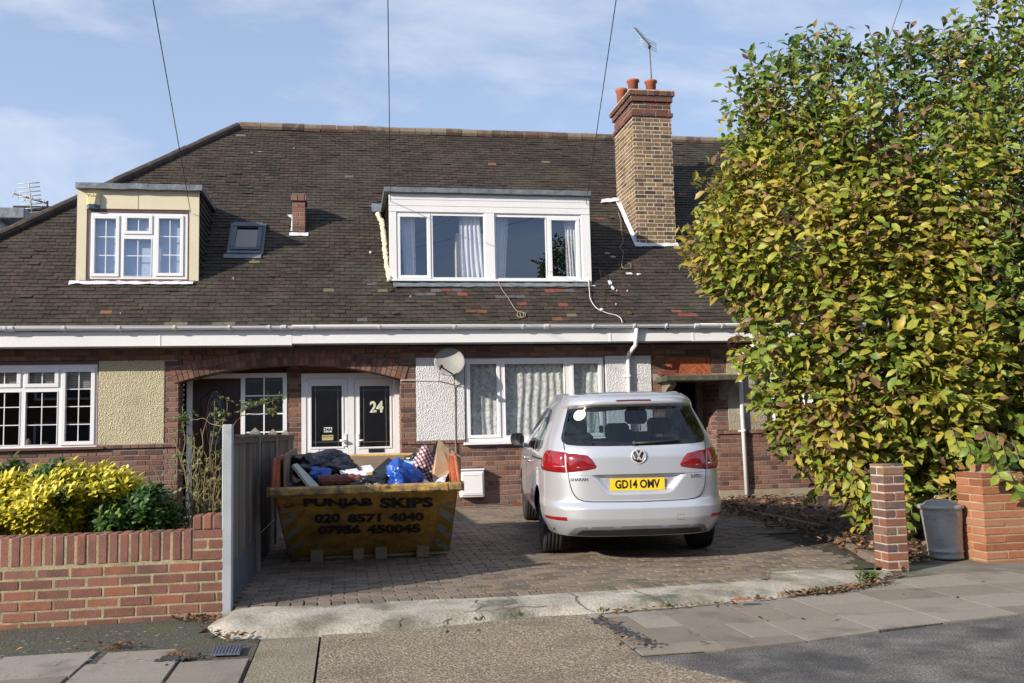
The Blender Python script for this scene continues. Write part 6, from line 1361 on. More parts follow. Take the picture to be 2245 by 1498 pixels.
def onface(x, y):  # picture point -> (u,v) on the sloping front
    d = ray(x, y); A = fface(0, 0); B = fface(1, 0); C = fface(0, 1); n = (B-A).cross(C-A); t = (A-CAM).dot(n)/d.dot(n); P = CAM+d*t; v = (P.z-zb)/(zr-rh-zb); a = bl_+(tl_-bl_)*v; c = br_+(tr_-br_)*v; return (P.x-a)/(c-a), v
b = MB()
for (body, x0_, x1_, y0_, y1_) in (('PUNJAB', 665, 817, 1092, 1114), ('SKIPS', 833, 950, 1090, 1113), ('020', 689, 746, 1126, 1146), ('8571', 762, 835, 1126, 1145), ('4040', 852, 930, 1124, 1142), ('07956', 697, 791, 1151, 1170), ('450045', 804, 922, 1149, 1168)):
    b = MB(); v_, f_ = textmesh(body, 1.0, .002, .055, align='LEFT'); X_ = [p_[0] for p_ in v_]; Z_ = [p_[1] for p_ in v_]; ax, ay, bx_, by_ = min(X_), min(Z_), max(X_), max(Z_)
    c00, c10, c01, c11 = onface(x0_, y1_+1), onface(x1_, y1_-1), onface(x0_, y0_+1), onface(x1_, y0_-1)
    out = []
    for x, y, z in v_:
        s, t = (x-ax)/(bx_-ax), (y-ay)/(by_-ay); u = (c00[0]*(1-s)+c10[0]*s)*(1-t)+(c01[0]*(1-s)+c11[0]*s)*t; v = (c00[1]*(1-s)+c10[1]*s)*(1-t)+(c01[1]*(1-s)+c11[1]*s)*t
        out.append(fface(u, v, .004+(.002 if z > 0 else 0)))
    b.add(out, f_)
    b.build('lettering', M['skiplet'], sk_)
def chev(c, flip):
    b = MB(); n = 3
    P = [onface(*q) for q in c]   # tl, tr, br, bl
    def g(s, t): # s across, t down
        u = (P[0][0]*(1-s)+P[1][0]*s)*(1-t)+(P[3][0]*(1-s)+P[2][0]*s)*t; v = (P[0][1]*(1-s)+P[1][1]*s)*(1-t)+(P[3][1]*(1-s)+P[2][1]*s)*t; return fface(u, v, .0055)
    for i in range(-1, n+1):
        for k_ in (0, 1):
            t0, t1 = (i+k_*.5)/n, (i+k_*.5+.5)/n; sl_ = .24
            q = [(0, t0+(sl_ if flip else 0)), (1, t0+(0 if flip else sl_)), (1, t1+(0 if flip else sl_)), (0, t1+(sl_ if flip else 0))]
            q = [(s, min(1, max(0, t))) for s, t in q]
            if max(t for s, t in q)-min(t for s, t in q) > .01: b.add([g(s, t) for s, t in q], [(0, 1, 2, 3)], k_)
    b.build('chevron_plate', [M['refl_w'], M['refl_y']], sk_)
chev([(612, 1119), (646, 1117), (664, 1209), (633, 1213)], True); chev([(965, 1109), (997, 1105), (985, 1209), (952, 1208)], False)
# rubbish
def item(mb, name, m, lab, cat): return tag(mb.build(name, m), lab, cat)
def lump(c, r, seed, amp=.25, fr=3.0, n=34, flat=0):
    v = []; c = Vector(c)
    mb = MB(); nv = n//2
    def f(u, w):
        th = 2*pi*u; ph = pi*w; d = Vector((cos(th)*sin(ph), sin(th)*sin(ph), cos(ph))); k = 1+amp*noise.noise(d*1.3+Vector((seed, 0, 0)))*1.6+amp*(.55-abs(noise.noise(d*fr+Vector((0, seed, 0))))*1.9)*.6+amp*.35*(.3-abs(noise.noise(d*fr*2.3+Vector((0, seed, 4)))))
        return c+Vector((d.x*r[0], d.y*r[1], d.z*r[2]))*k
    mb.grid(f, n, nv); return mb
q = lambda x, y, Y: atY(x, y, Y)
b = MB(); b.grid(lambda u, v: (tl_+.05+(tr_-tl_-.1)*u, 9.1+2.1*v, .70+.16*min(1, 4*v)+.09*noise.noise((u*6, v*8, 2))+.05*noise.noise((u*15, v*18, 7))), 60, 50); item(b, 'rubbish_heap', M['bagblack'], 'dark mixed rubbish filling the yellow skip under the bags and boards', 'rubbish')['kind'] = 'stuff'
c = q(710, 1020, 9.9); item(lump((c.x, 9.9, c.z), (.32, .3, .14), 3, .3, 3.4, 60), 'rubbish_bag', M['bagblack'], 'large crumpled black bin bag in the skip in front of the 24A door', 'bag')
c = q(818, 1060, 9.15); item(lump((c.x, 9.2, c.z), (.17, .14, .075), 5, .35, 3.6, 44), 'rubbish_bag', M['bagblack'], 'small black bag sagging on the front rim of the skip beside the blue plastic', 'bag')
c = q(880, 1050, 9.2); mb = lump((c.x, 9.25, c.z), (.17, .15, .13), 8, .32, 3.3, 50); mb.v = [(x-.05*max(0, z-c.z)*3, y, z+.05*max(0, 1-abs(x-c.x+.0)/.08)*(1 if z > c.z else 0)) for x, y, z in mb.v]; item(mb, 'plastic_bag', M['bagblue'], 'bright blue plastic bag at the front right of the skip', 'bag')
c = q(698, 1040, 9.5); item(lump((c.x, 9.5, c.z), (.11, .12, .07), 9, .35, 3.6, 36), 'plastic_bag', M['bagblue'], 'blue plastic bag half hidden at the left of the skip by the painted board', 'bag')
c = q(900, 1032, 9.7); item(lump((c.x, 9.7, c.z), (.14, .12, .10), 12, .2, 2.6, 40), 'carrier_bag', M['baglb'], 'pale blue and white striped carrier bag behind the blue plastic in the skip', 'bag')
c = q(912, 1008, 10.2); item(lump((c.x, 10.2, c.z), (.09, .08, .06), 13, .4, 3.6, 30), 'rubbish_bag', M['bagblack'], 'black bundle against the back of the skip left of the checked cloth', 'bag')
# checked cloth
mp_ = bpy.data.materials.new('checked_cloth'); mp_.use_nodes = True; t = mp_.node_tree; Lk = t.links.new; tcn = N(t, 'ShaderNodeTexCoord'); rot = N(t, 'ShaderNodeMapping'); rot.inputs['Rotation'].default_value = (0, R(24), 0); Lk(tcn.outputs['Object'], rot.inputs[0])
cols = []
for ax_ in ('X', 'Z'):
    wv = N(t, 'ShaderNodeTexWave', wave_type='BANDS', bands_direction=ax_); wv.inputs['Scale'].default_value = 9; wv.inputs['Distortion'].default_value = 3.0; wv.inputs['Detail'].default_value = 1; wv.inputs['Detail Scale'].default_value = .6; Lk(rot.outputs[0], wv.inputs['Vector']); rr = N(t, 'ShaderNodeValToRGB'); rr.color_ramp.elements[0].position = .35; rr.color_ramp.elements[1].position = .55; rr.color_ramp.elements[0].color = (.22, .10, .13, 1); rr.color_ramp.elements[1].color = (.78, .70, .72, 1); Lk(wv.outputs['Color'], rr.inputs[0]); cols.append(rr.outputs[0])
mm = N(t, 'ShaderNodeMix', data_type='RGBA', blend_type='MULTIPLY'); mm.inputs[0].default_value = .8; Lk(cols[0], mm.inputs[6]); Lk(cols[1], mm.inputs[7]); Lk(mm.outputs[2], t.nodes['Principled BSDF'].inputs['Base Color']); t.nodes['Principled BSDF'].inputs['Roughness'].default_value = .95
c = q(930, 1024, 9.45); mb = lump((c.x, 9.5, c.z), (.105, .12, .17), 21, .3, 3.0, 46); mb.v = [(x+.25*(z-c.z), y, z) for x, y, z in mb.v]; item(mb, 'checked_cloth', mp_, 'purple and white checked cloth bundled against the cardboard in the skip', 'cloth')
def board(px, Yl, th, m, name, lab, cat, bend=None):
    P = [atY(x, y, Y_) for (x, y), Y_ in zip(px, Yl)]; n = (P[1]-P[0]).cross(P[2]-P[0]).normalized(); n = n if n.y > 0 else -n; b = MB(); b.prism([tuple(p_) for p_ in P], tuple(n*th)); return item(b, name, m, lab, cat)
board([(962, 962), (972, 972), (984, 990), (994, 1006), (988, 1030), (977, 1048), (950, 1058), (947, 1030)], [9.5, 9.5, 9.5, 9.5, 9.4, 9.35, 9.3, 9.4], .02, M['card'], 'cardboard_sheet', 'tall torn sheet of brown cardboard standing up at the right of the skip', 'cardboard')
board([(951, 978), (962, 963), (972, 972), (950, 1015), (944, 1008)], [9.75]*5, .05, M['black'], 'black_board', 'black board standing just behind the brown cardboard in the skip', 'board')
board([(975, 978), (1006, 1000), (1006, 1050), (985, 1060), (985, 1010)], [10.1, 9.4, 9.3, 9.3, 9.9], .02, M['ply'], 'plywood_board', 'plywood board lining the right end of the skip', 'board')
xi = tl_+.06; b = MB(); b.prism([(xi, 9.16, .78), (xi, 9.16, atX(603, 1003, xi).z), (xi+.02, 10.9, 1.20), (xi+.02, 10.9, .8)], (.018, 0, 0)); item(b, 'plywood_board', M['ply'], 'plywood board lining the left end of the skip beside the fence', 'board')
b = MB(); a_, c_ = atY(650, 1000, YK-.06), atY(905, 1005, YK-.06); b.box(a_.x, tr_-.3, YK-.08, YK-.06, .8, atY(800, 1004, YK-.08).z+.02); item(b, 'plywood_board', M['ply'], 'long plywood board standing along the back of the skip below the doors', 'board')
board([(817, 1033), (852, 1003), (878, 1021), (850, 1045)], [9.65, 9.85, 9.75, 9.5], .045, M['black'], 'flat_board', 'flat black panel tilted up in the middle of the skip', 'panel')
board([(642, 1018), (652, 1016), (697, 1062), (700, 1067), (682, 1067), (675, 1062)], [9.3, 9.4, 9.15, 9.1, 9.08, 9.1], .025, M['panelpaint'], 'painted_board', 'pale paint-stained board leaning in the left end of the skip', 'board')
# red-brown woven basket
c = q(745, 1053, 9.22); b = MB(); w_, h_ = .20, .062
def bf(u, v):
    a = -pi*.15+pi*1.3*v; x = c.x-w_+2*w_*u; rr = h_*(1+.06*sin(v*60))*(1-.25*(2*abs(u-.5))**6)
    return (x+.0, 9.26-rr*1.5*cos(a-pi*.5+pi/2)*.9, c.z-.01+rr*sin(a)+.006*sin(u*34))
b.grid(bf, 40, 34); item(b, 'basket', M['basket'], 'red-brown ribbed basket lying on the front rim of the skip', 'basket')
for k, (x, y, Yq, w) in enumerate(((775, 1036, 9.5, 18), (792, 1040, 9.45, 15), (806, 1028, 9.7, 16), (752, 1032, 9.6, 12))):
    board([(x-w, y-6), (x+w*.4, y-9), (x+w, y+5), (x-w*.3, y+9)], [Yq+.1, Yq+.15, Yq-.03, Yq-.05], .004, M['paper'], 'paper_sheet', ['crumpled white paper behind the red-brown basket', 'folded white paper left of the tilted black panel', 'pale paper at the upper left edge of the black panel', 'white paper wedged under the large black bin bag'][k], 'paper')
board([(912, 1063), (928, 1049), (944, 1058), (948, 1065)], [9.2, 9.35, 9.25, 9.15], .006, M['paper'], 'paper_sheet', 'white paper at the foot of the checked cloth in the skip', 'paper')
board([(950, 1060), (958, 1052), (970, 1044), (980, 1041), (976, 1055), (968, 1063)], [9.22, 9.25, 9.28, 9.3, 9.22, 9.18], .006, M['paper'], 'paper_sheet', 'white paper at the foot of the brown cardboard in the skip', 'paper')
# ------------------------------------------------------------------ the silver people carrier
HD = R(7.0)
car = thing('parked_car', 'silver people carrier parked nose to the house on the drive', 'car', (2.73, 8.69, .058)); car.rotation_euler = (R(1.35), 0, -HD)
O0 = (0, 0, 0)
def cb_(mb, name, m, parent=car, fix=False): return mb.build(name, m, parent, off=O0, fix=fix)
def tabl(T, sm=.0):
    def f(z):
        if z <= T[0][0]: return T[0][1]
        for (a, c), (d, e) in zip(T, T[1:]):
            if z <= d: return c+(e-c)*(z-a)/(d-a)
        return T[-1][1]
    if not sm: return f
    return lambda z: (f(z-sm)+2*f(z-sm/2)+3*f(z)+2*f(z+sm/2)+f(z+sm))/9
wz = tabl([(.22, .80), (.28, .845), (.36, .89), (.42, .912), (.535, .918), (.63, .908), (.8, .905), (.93, .905), (1.0, .895), (1.067, .878), (1.2, .835), (1.344, .775), (1.48, .712), (1.55, .675), (1.585, .645), (1.60, .625)], .03)
yr_ = tabl([(.22, .13), (.27, .07), (.33, .03), (.42, .0), (.525, .0), (.54, .012), (.585, .052), (.8, .058), (.87, .066), (1.0, .08), (1.08, .10), (1.12, .13), (1.465, .315), (1.482, .275), (1.50, .245), (1.535, .245), (1.56, .275), (1.58, .32), (1.60, .42)], .012)
Fz = tabl([(.22, 4.55), (.4, 4.66), (.6, 4.7), (.75, 4.66), (.88, 4.5), (.98, 4.05), (1.04, 3.75), (1.3, 3.15), (1.5, 2.65), (1.60, 2.3)], .02)
ref = [(0, 0), (.3, .012), (.5, .04), (.62, .085), (.72, .15), (.79, .24), (.84, .36), (.87, .5), (.893, .8), (.9, 1.1)]
rs_ = [Vector((0-.3, .012, 0))]+[Vector((x, y, 0)) for x, y in ref]; dense = smooth([Vector((x, y, 0)) for x, y in ref], 12)
acc = [0]
for a, c in zip(dense, dense[1:]): acc.append(acc[-1]+(c-a).length)
LR = acc[-1]
def refc(t):
    s = t*LR; lo, hi = 0, len(acc)-1
    while hi-lo > 1:
        m_ = (lo+hi)//2
        if acc[m_] <= s: lo = m_
        else: hi = m_
    f = (s-acc[lo])/max(1e-9, acc[hi]-acc[lo]); return dense[lo].lerp(dense[hi], min(1, max(0, f)))
def sst(e0, e1, x): x = min(1, max(0, (x-e0)/(e1-e0))); return x*x*(3-2*x)
def CP(t, z, sg=1):
    w = wz(z); y0 = 1.1+yr_(z); y1 = Fz(z)-.75
    if t <= 1:
        c = refc(t); x = c.x*w/.9; y = c.y+yr_(z)
        hw = .30+(.44-.30)*(z-.66)/.16
        if .63 < z < .84: y += .045*sst(0, .10, hw+.02-abs(x))*sst(.645, .70, z)*(1-sst(.812, .836, z))
    elif t <= 2: f = t-1; x = w*(1-.012*f*f); y = y0+(y1-y0)*f
    else: f = t-2; x = w*.988*cos(f*pi/2)**.55 if f < 1 else 0; y = y1+.75*sin(f*pi/2)**1.0*(1-.0*f)
    return Vector((x*sg, y, z))
def xt(x, z):
    lo, hi = 0, 1.0
    for _ in range(26):
        m_ = (lo+hi)/2
        if refc(m_).x*wz(z)/.9 < x: lo = m_
        else: hi = m_
    return lo
def yt(y, z):
    lo, hi = .3, 2.0
    for _ in range(26):
        m_ = (lo+hi)/2
        if CP(m_, z).y < y: lo = m_
        else: hi = m_
    return lo
def Nrm(t, z, sg=1):
    e = .004; a = CP(min(t+e, 3), z)-CP(max(0, t-e), z); c = CP(t, z+e)-CP(t, z-e); n = a.cross(c).normalized()
    if n.y > 0 and t < .9: n = -n
    if t >= .5 and n.x < 0: n = -n
    return Vector((n.x*sg, n.y, n.z))
RWIN = [(0, 1.100), (.3, 1.102), (.56, 1.108), (.66, 1.118), (.70, 1.145), (.705, 1.18), (.665, 1.32), (.615, 1.455), (.595, 1.468), (.4, 1.474), (0, 1.478)]
RW = [(xt(x, z), z) for x, z in RWIN]
SWs = [[(.80, 1.09), (.98, 1.035), (1.50, 1.02), (1.50, 1.475), (1.10, 1.46), (.98, 1.40)], [(1.56, 1.018), (2.36, 1.0), (2.36, 1.475), (1.56, 1.48)], [(2.42, .998), (3.30, .985), (3.28, 1.02), (2.72, 1.42), (2.66, 1.455), (2.42, 1.472)]]
SW = [[(yt(y, z), z) for y, z in P] for P in SWs]
def shrink(P, d, kx=1.3):
    cx, cz = sum(p_[0] for p_ in P)/len(P), sum(p_[1] for p_ in P)/len(P); out = []
    n = len(P)
    for i in range(n):
        a, c_, e = P[i-1], P[i], P[(i+1) % n]; e1_ = Vector((c_[0]-a[0], c_[1]-a[1])); e2_ = Vector((e[0]-c_[0], e[1]-c_[1])); n1_ = Vector((e1_.y, -e1_.x)).normalized(); n2_ = Vector((e2_.y, -e2_.x)).normalized(); nn_ = (n1_+n2_)
        if nn_.length < 1e-6: nn_ = n1_
        nn_.normalize()
        if nn_.dot(Vector((cx-c_[0], cz-c_[1]))) < 0: nn_ = -nn_
        out.append((c_[0]+nn_.x*d/kx, c_[1]+nn_.y*d))
    return out
full = lambda P: P+[(-x, z) for x, z in reversed(P) if x > 1e-6]
zn = [.252]
while zn[-1] < 1.599: zn.append(min(1.60, zn[-1]+(.0125 if (.5 < zn[-1] < .86 or zn[-1] > 1.42) else .02)))
tn = [i/60 for i in range(60)]+[1+i/56 for i in range(56)]+[2+i/10 for i in range(11)]
AX = [(.98, .325), (3.85, .325)]
groups = {'body': MB(), 'tailgate': MB(), 'bumper': MB(), 'windscreen': MB()}
seam = [(xt(x, z), z) for x, z in [(0, .577), (.45, .583), (.54, .592), (.585, .612), (.615, .645), (.637, .69), (.652, .745), (.665, .84), (.672, 1.0), (.69, 1.12), (.66, 1.32), (.61, 1.48)]]
TG = [(-.01, .577)]+seam[1:]+[(-.01, 1.482)]
Vp = {}
for sg in (1, -1):
    for i, t in enumerate(tn):
        for j, z in enumerate(zn):
            P = CP(t, z, sg)
            if 1-.6 < t <= 2.0:
                for ay, az in AX:
                    dx_, dz_ = P.y-ay, z-az; r_ = math.hypot(dx_, dz_)
                    if abs(P.x) > .7 and .33 < r_ < .385 : k_ = .365/r_; P.y, P.z = ay+dx_*k_, az+dz_*k_
            Vp[sg, i, j] = (P, Nrm(t, z, sg))
bodynorm = {k: [] for k in groups}
for sg in (1, -1):
    for i in range(len(tn)-1):
        tm = (tn[i]+tn[i+1])/2
        for j in range(len(zn)-1):
            zm = (zn[j]+zn[j+1])/2; q4 = [(i, j), (i+1, j), (i+1, j+1), (i, j+1)]
            if inpoly(tm, zm, [(-.02 if x == 0 else x, z) for x, z in RW]) and pdist(tm*LR, zm, [(x*LR, z) for x, z in [( -.5, 1.1)]+RW+[(-.5, 1.478)]]) > .02: continue
            if any(inpoly(tm, zm, P) for P in SW): continue
            c_ = CP(tm, zm)
            if abs(c_.x) > .7 and any(math.hypot(c_.y-ay, zm-az) < .352 for ay, az in AX): continue
            g = 'windscreen' if (tm > 2.15 and 1.06 < zm < 1.52) else ('tailgate' if inpoly(tm, zm, TG) else ('bumper' if (zm < .577 and tm < .93) else 'body'))
            vs = [Vp[sg, a, c] for a, c in q4]; groups[g].add([v[0] for v in vs], [(0, 1, 2, 3) if sg > 0 else (3, 2, 1, 0)], 0, .5, True); bodynorm[g] += [v[1] for v in vs]
# roof
ring = [CP(t, 1.60, 1) for t in tn]; mb = groups['body']; K = 9
def roofp(P, k, sg):
    q_ = k/K; yc = min(max(P.y, 1.0), Fz(1.6)-.5); h_ = .038*(1-(1-q_)**2.2); return Vector((P.x*(1-q_)*sg, P.y+(yc-P.y)*q_, 1.60+h_))
for sg in (1, -1):
    for k in range(K):
        for i in range(len(tn)-1):
            vs = [roofp(ring[i], k, sg), roofp(ring[i+1], k, sg), roofp(ring[i+1], k+1, sg), roofp(ring[i], k+1, sg)]
            mb.add(vs, [(0, 1, 2, 3) if sg > 0 else (3, 2, 1, 0)], 0, .5, True); bodynorm['body'] += [Vector((v.x*.10*(k/K if 0 else 1)+(ring[0].x*0), (-.55 if (v.y < .5 and k < 2) else -.02)*(1-k/2.0 if k < 2 else 0), 1)).normalized() for v in vs]
carpaint = {'body': 'paint', 'tailgate': 'paint', 'bumper': 'paint', 'windscreen': 'car_gl'}
PARTS = {}
for g, mb in groups.items():
    o = cb_(mb, g, M[carpaint[g]]); me = o.data; me.normals_split_custom_set_from_vertices([tuple(n) for n in bodynorm[g]]); PARTS[g] = o
# panels laid on the body surface
def panel(name, polys, off, m, parent=car, hole=None, both=True, rim=.012, step=.03, sides=(1, -1)):
    mb = MB(); nr = []
    for P in polys:
        pts = []; edges = []
        def addloop(Q):
            base = len(pts); dn = []
            for a, c in zip(Q, Q[1:]+Q[:1]):
                L_ = math.hypot((c[0]-a[0])*LR, c[1]-a[1]); k = max(1, int(L_/step))
                for i in range(k): dn.append((a[0]+(c[0]-a[0])*i/k, a[1]+(c[1]-a[1])*i/k))
            for p_ in dn: pts.append(Vector((p_[0]*LR, p_[1])))
            edges.extend([(base+i, base+(i+1) % len(dn)) for i in range(len(dn))])
        addloop(P)
        if hole: addloop(hole)
        X_ = [p_[0]*LR for p_ in P]; Z_ = [p_[1] for p_ in P]; x = min(X_)+step*.5
        while x < max(X_):
            z = min(Z_)+step*.5
            while z < max(Z_):
                if inpoly(x/LR, z, P) and pdist(x, z, [(a*LR, c) for a, c in P]) > step*.35 and not (hole and (inpoly(x/LR, z, hole) or pdist(x, z, [(a*LR, c) for a, c in hole]) < step*.3)): pts.append(Vector((x, z)))
                z += step
            x += step
        vo, _, fo, *_r = delaunay_2d_cdt(pts, edges, [], 0, 1e-5)
        PL = [(a*LR, c) for a, c in P]; HL = [(a*LR, c) for a, c in hole] if hole else None
        fo = [f for f in fo if (lambda c_: inpoly(c_[0], c_[1], PL) and not (HL and inpoly(c_[0], c_[1], HL)))((sum(vo[i][0] for i in f)/len(f), sum(vo[i][1] for i in f)/len(f)))]
        for sg in sides:
            vs = []
            for p_ in vo:
                t, z = p_[0]/LR, p_[1]; sgn = sg if t >= 0 else -sg; t = abs(t); d = pdist(p_[0], p_[1], PL); o_ = off*min(1, (d/rim))**.5 if rim else off
                n = Nrm(t, z, sgn); vs.append(CP(t, z, sgn)+n*(o_+.0012)); nr.append(n)
            mb.add(vs, fo if sg < 0 else [tuple(reversed(f)) for f in fo], 0, .5, True)
    return cb_(mb, name, m, parent)
rwf = full(RW); inner = shrink(RW, .045, LR); inner[0] = (0, inner[0][1]); inner[-1] = (0, inner[-1][1]); inf_ = full(inner)
panel('window_border', [rwf], .002, M['frit'], PARTS['tailgate'], hole=inf_, rim=0, sides=(1,))
rg = panel('rear_window', [inf_], .001, M['car_gl'], rim=0, sides=(1,))
for P in SW:
    for sg in (1, -1):
        sw = panel('side_window', [shrink(P, .022, LR)], .001, M['car_gl'], rim=0, sides=(sg,)); panel('window_border', [P], .002, M['frit'], sw, hole=shrink(P, .022, LR*1.0), rim=0, sides=(sg,))
X = lambda l: [(xt(x, z), z) for x, z in l]
inn = X([(.40, .915), (.412, .893), (.50, .877), (.676, .856), (.676, 1.046), (.60, 1.04), (.48, 1.018), (.437, .975)])
tfr = lambda y, z: (yt(y, z), z)
outp = X([(.684, .855), (.78, .858)])+[tfr(.60, .866), tfr(.62, .90), tfr(.585, 1.0), tfr(.53, 1.06)]+X([(.80, 1.064), (.684, 1.05)])
for sg in (1, -1):
    o1 = panel('taillight', [outp], .016, M['redl'], rim=.03, sides=(sg,)); o2 = panel('taillight', [inn], .014, M['redl_in'], PARTS['tailgate'], rim=.03, sides=(sg,))
    panel('reverse_lens', [X([(.47, .905), (.60, .897), (.60, .921), (.475, .924)])], .0165, M['clearl'], o2 if False else car, rim=.004, step=.02, sides=(sg,))
    panel('reverse_lens', [X([(.692, .905), (.79, .908)])+X([(.80, .93), (.692, .926)])], .0185, M['clearl'], o1, rim=.004, step=.02, sides=(sg,))
    panel('reflector', [X([(.685, .408), (.80, .408)])+[tfr(.45, .41), tfr(.46, .438)]+X([(.80, .440), (.695, .442)])], .006, M['redl'], PARTS['bumper'], rim=.008, step=.02, sides=(sg,))
panel('lower_valance', [full(X([(0, .258), (.68, .262), (.655, .30), (.62, .338), (.57, .352), (0, .357)]))], .008, M['trimg'], PARTS['bumper'], rim=.01, sides=(1,))
panel('valance_grille', [full(X([(0, .270), (.60, .274), (.585, .30), (.55, .325), (0, .330)]))], .0095, M['trim'], PARTS['bumper'], rim=0, sides=(1,))
panel('brake_light', [full(X([(0, 1.527), (.165, 1.525), (.175, 1.533), (.165, 1.541), (0, 1.543)]))], .006, M['redl2'], rim=.004, step=.015, sides=(1,))
def onbody(l, r, name, m, parent, sides=(1, -1), n=6, off=-.001):
    mb = MB()
    for sg in sides: mb.tube([CP(t, z, sg)+Nrm(t, z, sg)*off for t, z in l], r, n)
    return cb_(mb, name, m, parent)
def densify(l, k=8):
    o = []
    for a, c in zip(l, l[1:]): o += [(a[0]+(c[0]-a[0])*i/k, a[1]+(c[1]-a[1])*i/k) for i in range(k)]
    return o+[l[-1]]
onbody(densify(seam, 6), .0058, 'panel_seam', M['paintd'], PARTS['tailgate'])
onbody(densify(X([(0, .832), (.44, .830)]), 8), .0035, 'handle_recess_shadow_gap', M['paintd'], PARTS['tailgate'])
onbody(densify(X([(.44, .832), (.66, .835)]), 8), .0018, 'crease', M['paintd'], PARTS['tailgate'])
onbody(densify([tfr(.62, .97), tfr(1.6, .955)], 12), .010, 'sliding_door_rail', M['trim'], PARTS['body'])
for y in (1.62, 2.42): onbody(densify([tfr(y, .32 if y > 2 else .62), tfr(y, .98)], 10), .0035, 'door_gap', M['paintd'], PARTS['body'])
mb = MB(); q_ = CP(xt(.36, .43), .43); 
for a, c in (((.34, .405), (.41, .405)), ((.41, .405), (.41, .45)), ((.41, .45), (.34, .45)), ((.34, .45), (.34, .405))): mb.tube([CP(xt(*a), a[1])+Nrm(xt(*a), a[1])*.0003, CP(xt(*c), c[1])+Nrm(xt(*c), c[1])*.0003], .0016, 4)
cb_(mb, 'towing_cover', M['paintd'], PARTS['bumper'])
for y in (1.9, 2.75):
    for sg in (1, -1):
        t = yt(y, .88); A = CP(t, .89, sg)+Nrm(t, .89, sg)*.03; mb = MB(); mb.tube([A-Vector((sg*.025, .09, 0)), A-Vector((0, .05, 0)), A+Vector((0, .05, 0)), A+Vector((-sg*.025, .09, 0))], .013, 8); cb_(mb, 'door_handle', M['chrome'])
# plate, badge, names
t0 = 0; PY_ = CP(0, .738).y-.012
plate_ = MB(); plate_.box(-.275, .245, PY_, PY_+.006, .682, .793, 0, ch=.001); v, f = textmesh('GD14 OMV', .108, .0006, .0035, xs=.80)
X_ = [p_[0] for p_ in v]; sc_ = .43/(max(X_)-min(X_)); plate_.add([(-.018+x*sc_, PY_-.0012-z, .736+y) for x, y, z in v], f, 1); cb_(plate_, 'number_plate', [M['plate'], M['num']], PARTS['tailgate'])
BC = CP(0, 1.0); n0 = Nrm(0, 1.0); r_ = .066; mb = MB(); mb.lathe(BC+n0*.002, [(0, .008), (r_-.010, .008), (r_-.009, .004)], 32, 1, axis=n0); 
mb.tube([BC+n0*.010+Vector((r_*cos(a*pi/18), 0, r_*sin(a*pi/18))) for a in range(37)], .0065, 8, cap=False)
def stroke(pts, w=.0145):
    for a, c in zip(pts, pts[1:]):
        A, C = Vector((a[0]*r_, 0, a[1]*r_)), Vector((c[0]*r_, 0, c[1]*r_)); d = (C-A).normalized(); s_ = Vector((d.z, 0, -d.x))*w/2; o_ = BC+n0*.012
        mb.prism([o_+A-s_, o_+A+s_, o_+C+s_, o_+C-s_], tuple(n0*.004), 0)
stroke([(-.42, .86), (0, .08), (.42, .86)]); stroke([(-.86, .36), (-.40, -.84), (0, -.02), (.40, -.84), (.86, .36)])
cb_(mb, 'badge', [M['silverb'], M['trim']], PARTS['tailgate'], fix=True)
for body, cx, z_, s_, al_, sz in (('SHARAN', -.565, .792, .16, 0, .03), ('2.0TDI', .555, .80, .115, 0, .03)):
    v, f = textmesh(body, sz*1.35, .001, .0012); X_ = [p_[0] for p_ in v]; k_ = s_/(max(X_)-min(X_)); mb = MB(); out = []
    for x, y, z in v:
        xx = cx+x*k_; zz = z_+y; t = xt(abs(xx), zz); sg = 1 if xx > 0 else -1; out.append(CP(t, zz, sg)+Nrm(t, zz, sg)*(.0025+z))
    mb.add(out, f); cb_(mb, 'model_lettering', M['chrome'] if sz > .02 else M['trimg'], PARTS['tailgate'])
# wiper
mb = MB(); W0 = CP(xt(.02, 1.125), 1.125, -1)+Vector((0, -.025, 0)); W1 = CP(xt(.40, 1.14), 1.135, 1)+Vector((0, -.02, 0)); W0.x = -.025
mb.lathe(W0+Vector((0, .02, 0)), [(0, .03), (.022, .028), (.026, 0)], 14, axis=Vector((0, -1, 0))); mb.tube([W0, W0.lerp(W1, .5)+Vector((0, -.012, 0)), W1], [.012, .009, .006], 8); mb.tube([W0.lerp(W1, .35)+Vector((0, .002, .004)), W1+Vector((.03, .004, .002))], .005, 6); cb_(mb, 'rear_wiper', M['trim'])
# window sticker
sx_, sz_ = -.515, 1.400; t_s = xt(abs(sx_), sz_); ns_ = Nrm(t_s, sz_, -1); c_s = CP(t_s, sz_, -1)+ns_*.005; e_x = Vector((1, 0, 0)); e_x = (e_x-ns_*e_x.dot(ns_)).normalized(); e_z = ns_.cross(e_x); e_z = e_z if e_z.z > 0 else -e_z; mb = MB()
disk = lambda r, o, m, k=32, rot=0: mb.add([c_s+ns_*o]+[c_s+ns_*o+e_x*r*cos(2*pi*i/k+rot)+e_z*r*sin(2*pi*i/k+rot) for i in range(k)], [(0, i+1, (i+1) % k+1) for i in range(k)], m)
disk(.064, 0, 0); disk(.057, .0012, 1); disk(.054, .0024, 2, 4)
for (a, c, w) in ((0, .0, .02), (-.028, .0, .008), (.028, .0, .007), (0, -.028, .014), (0, .028, .006)): mb.add([c_s+ns_*.0036+e_x*(a+i*w*.5)+e_z*(c+j*.004) for i, j in ((-1, -1), (1, -1), (1, 1), (-1, 1))], [(0, 1, 2, 3)], 3)
cb_(mb, 'window_sticker', [M['stickw'], M['stickg'], M['stickw'], M['alarmb']], rg)
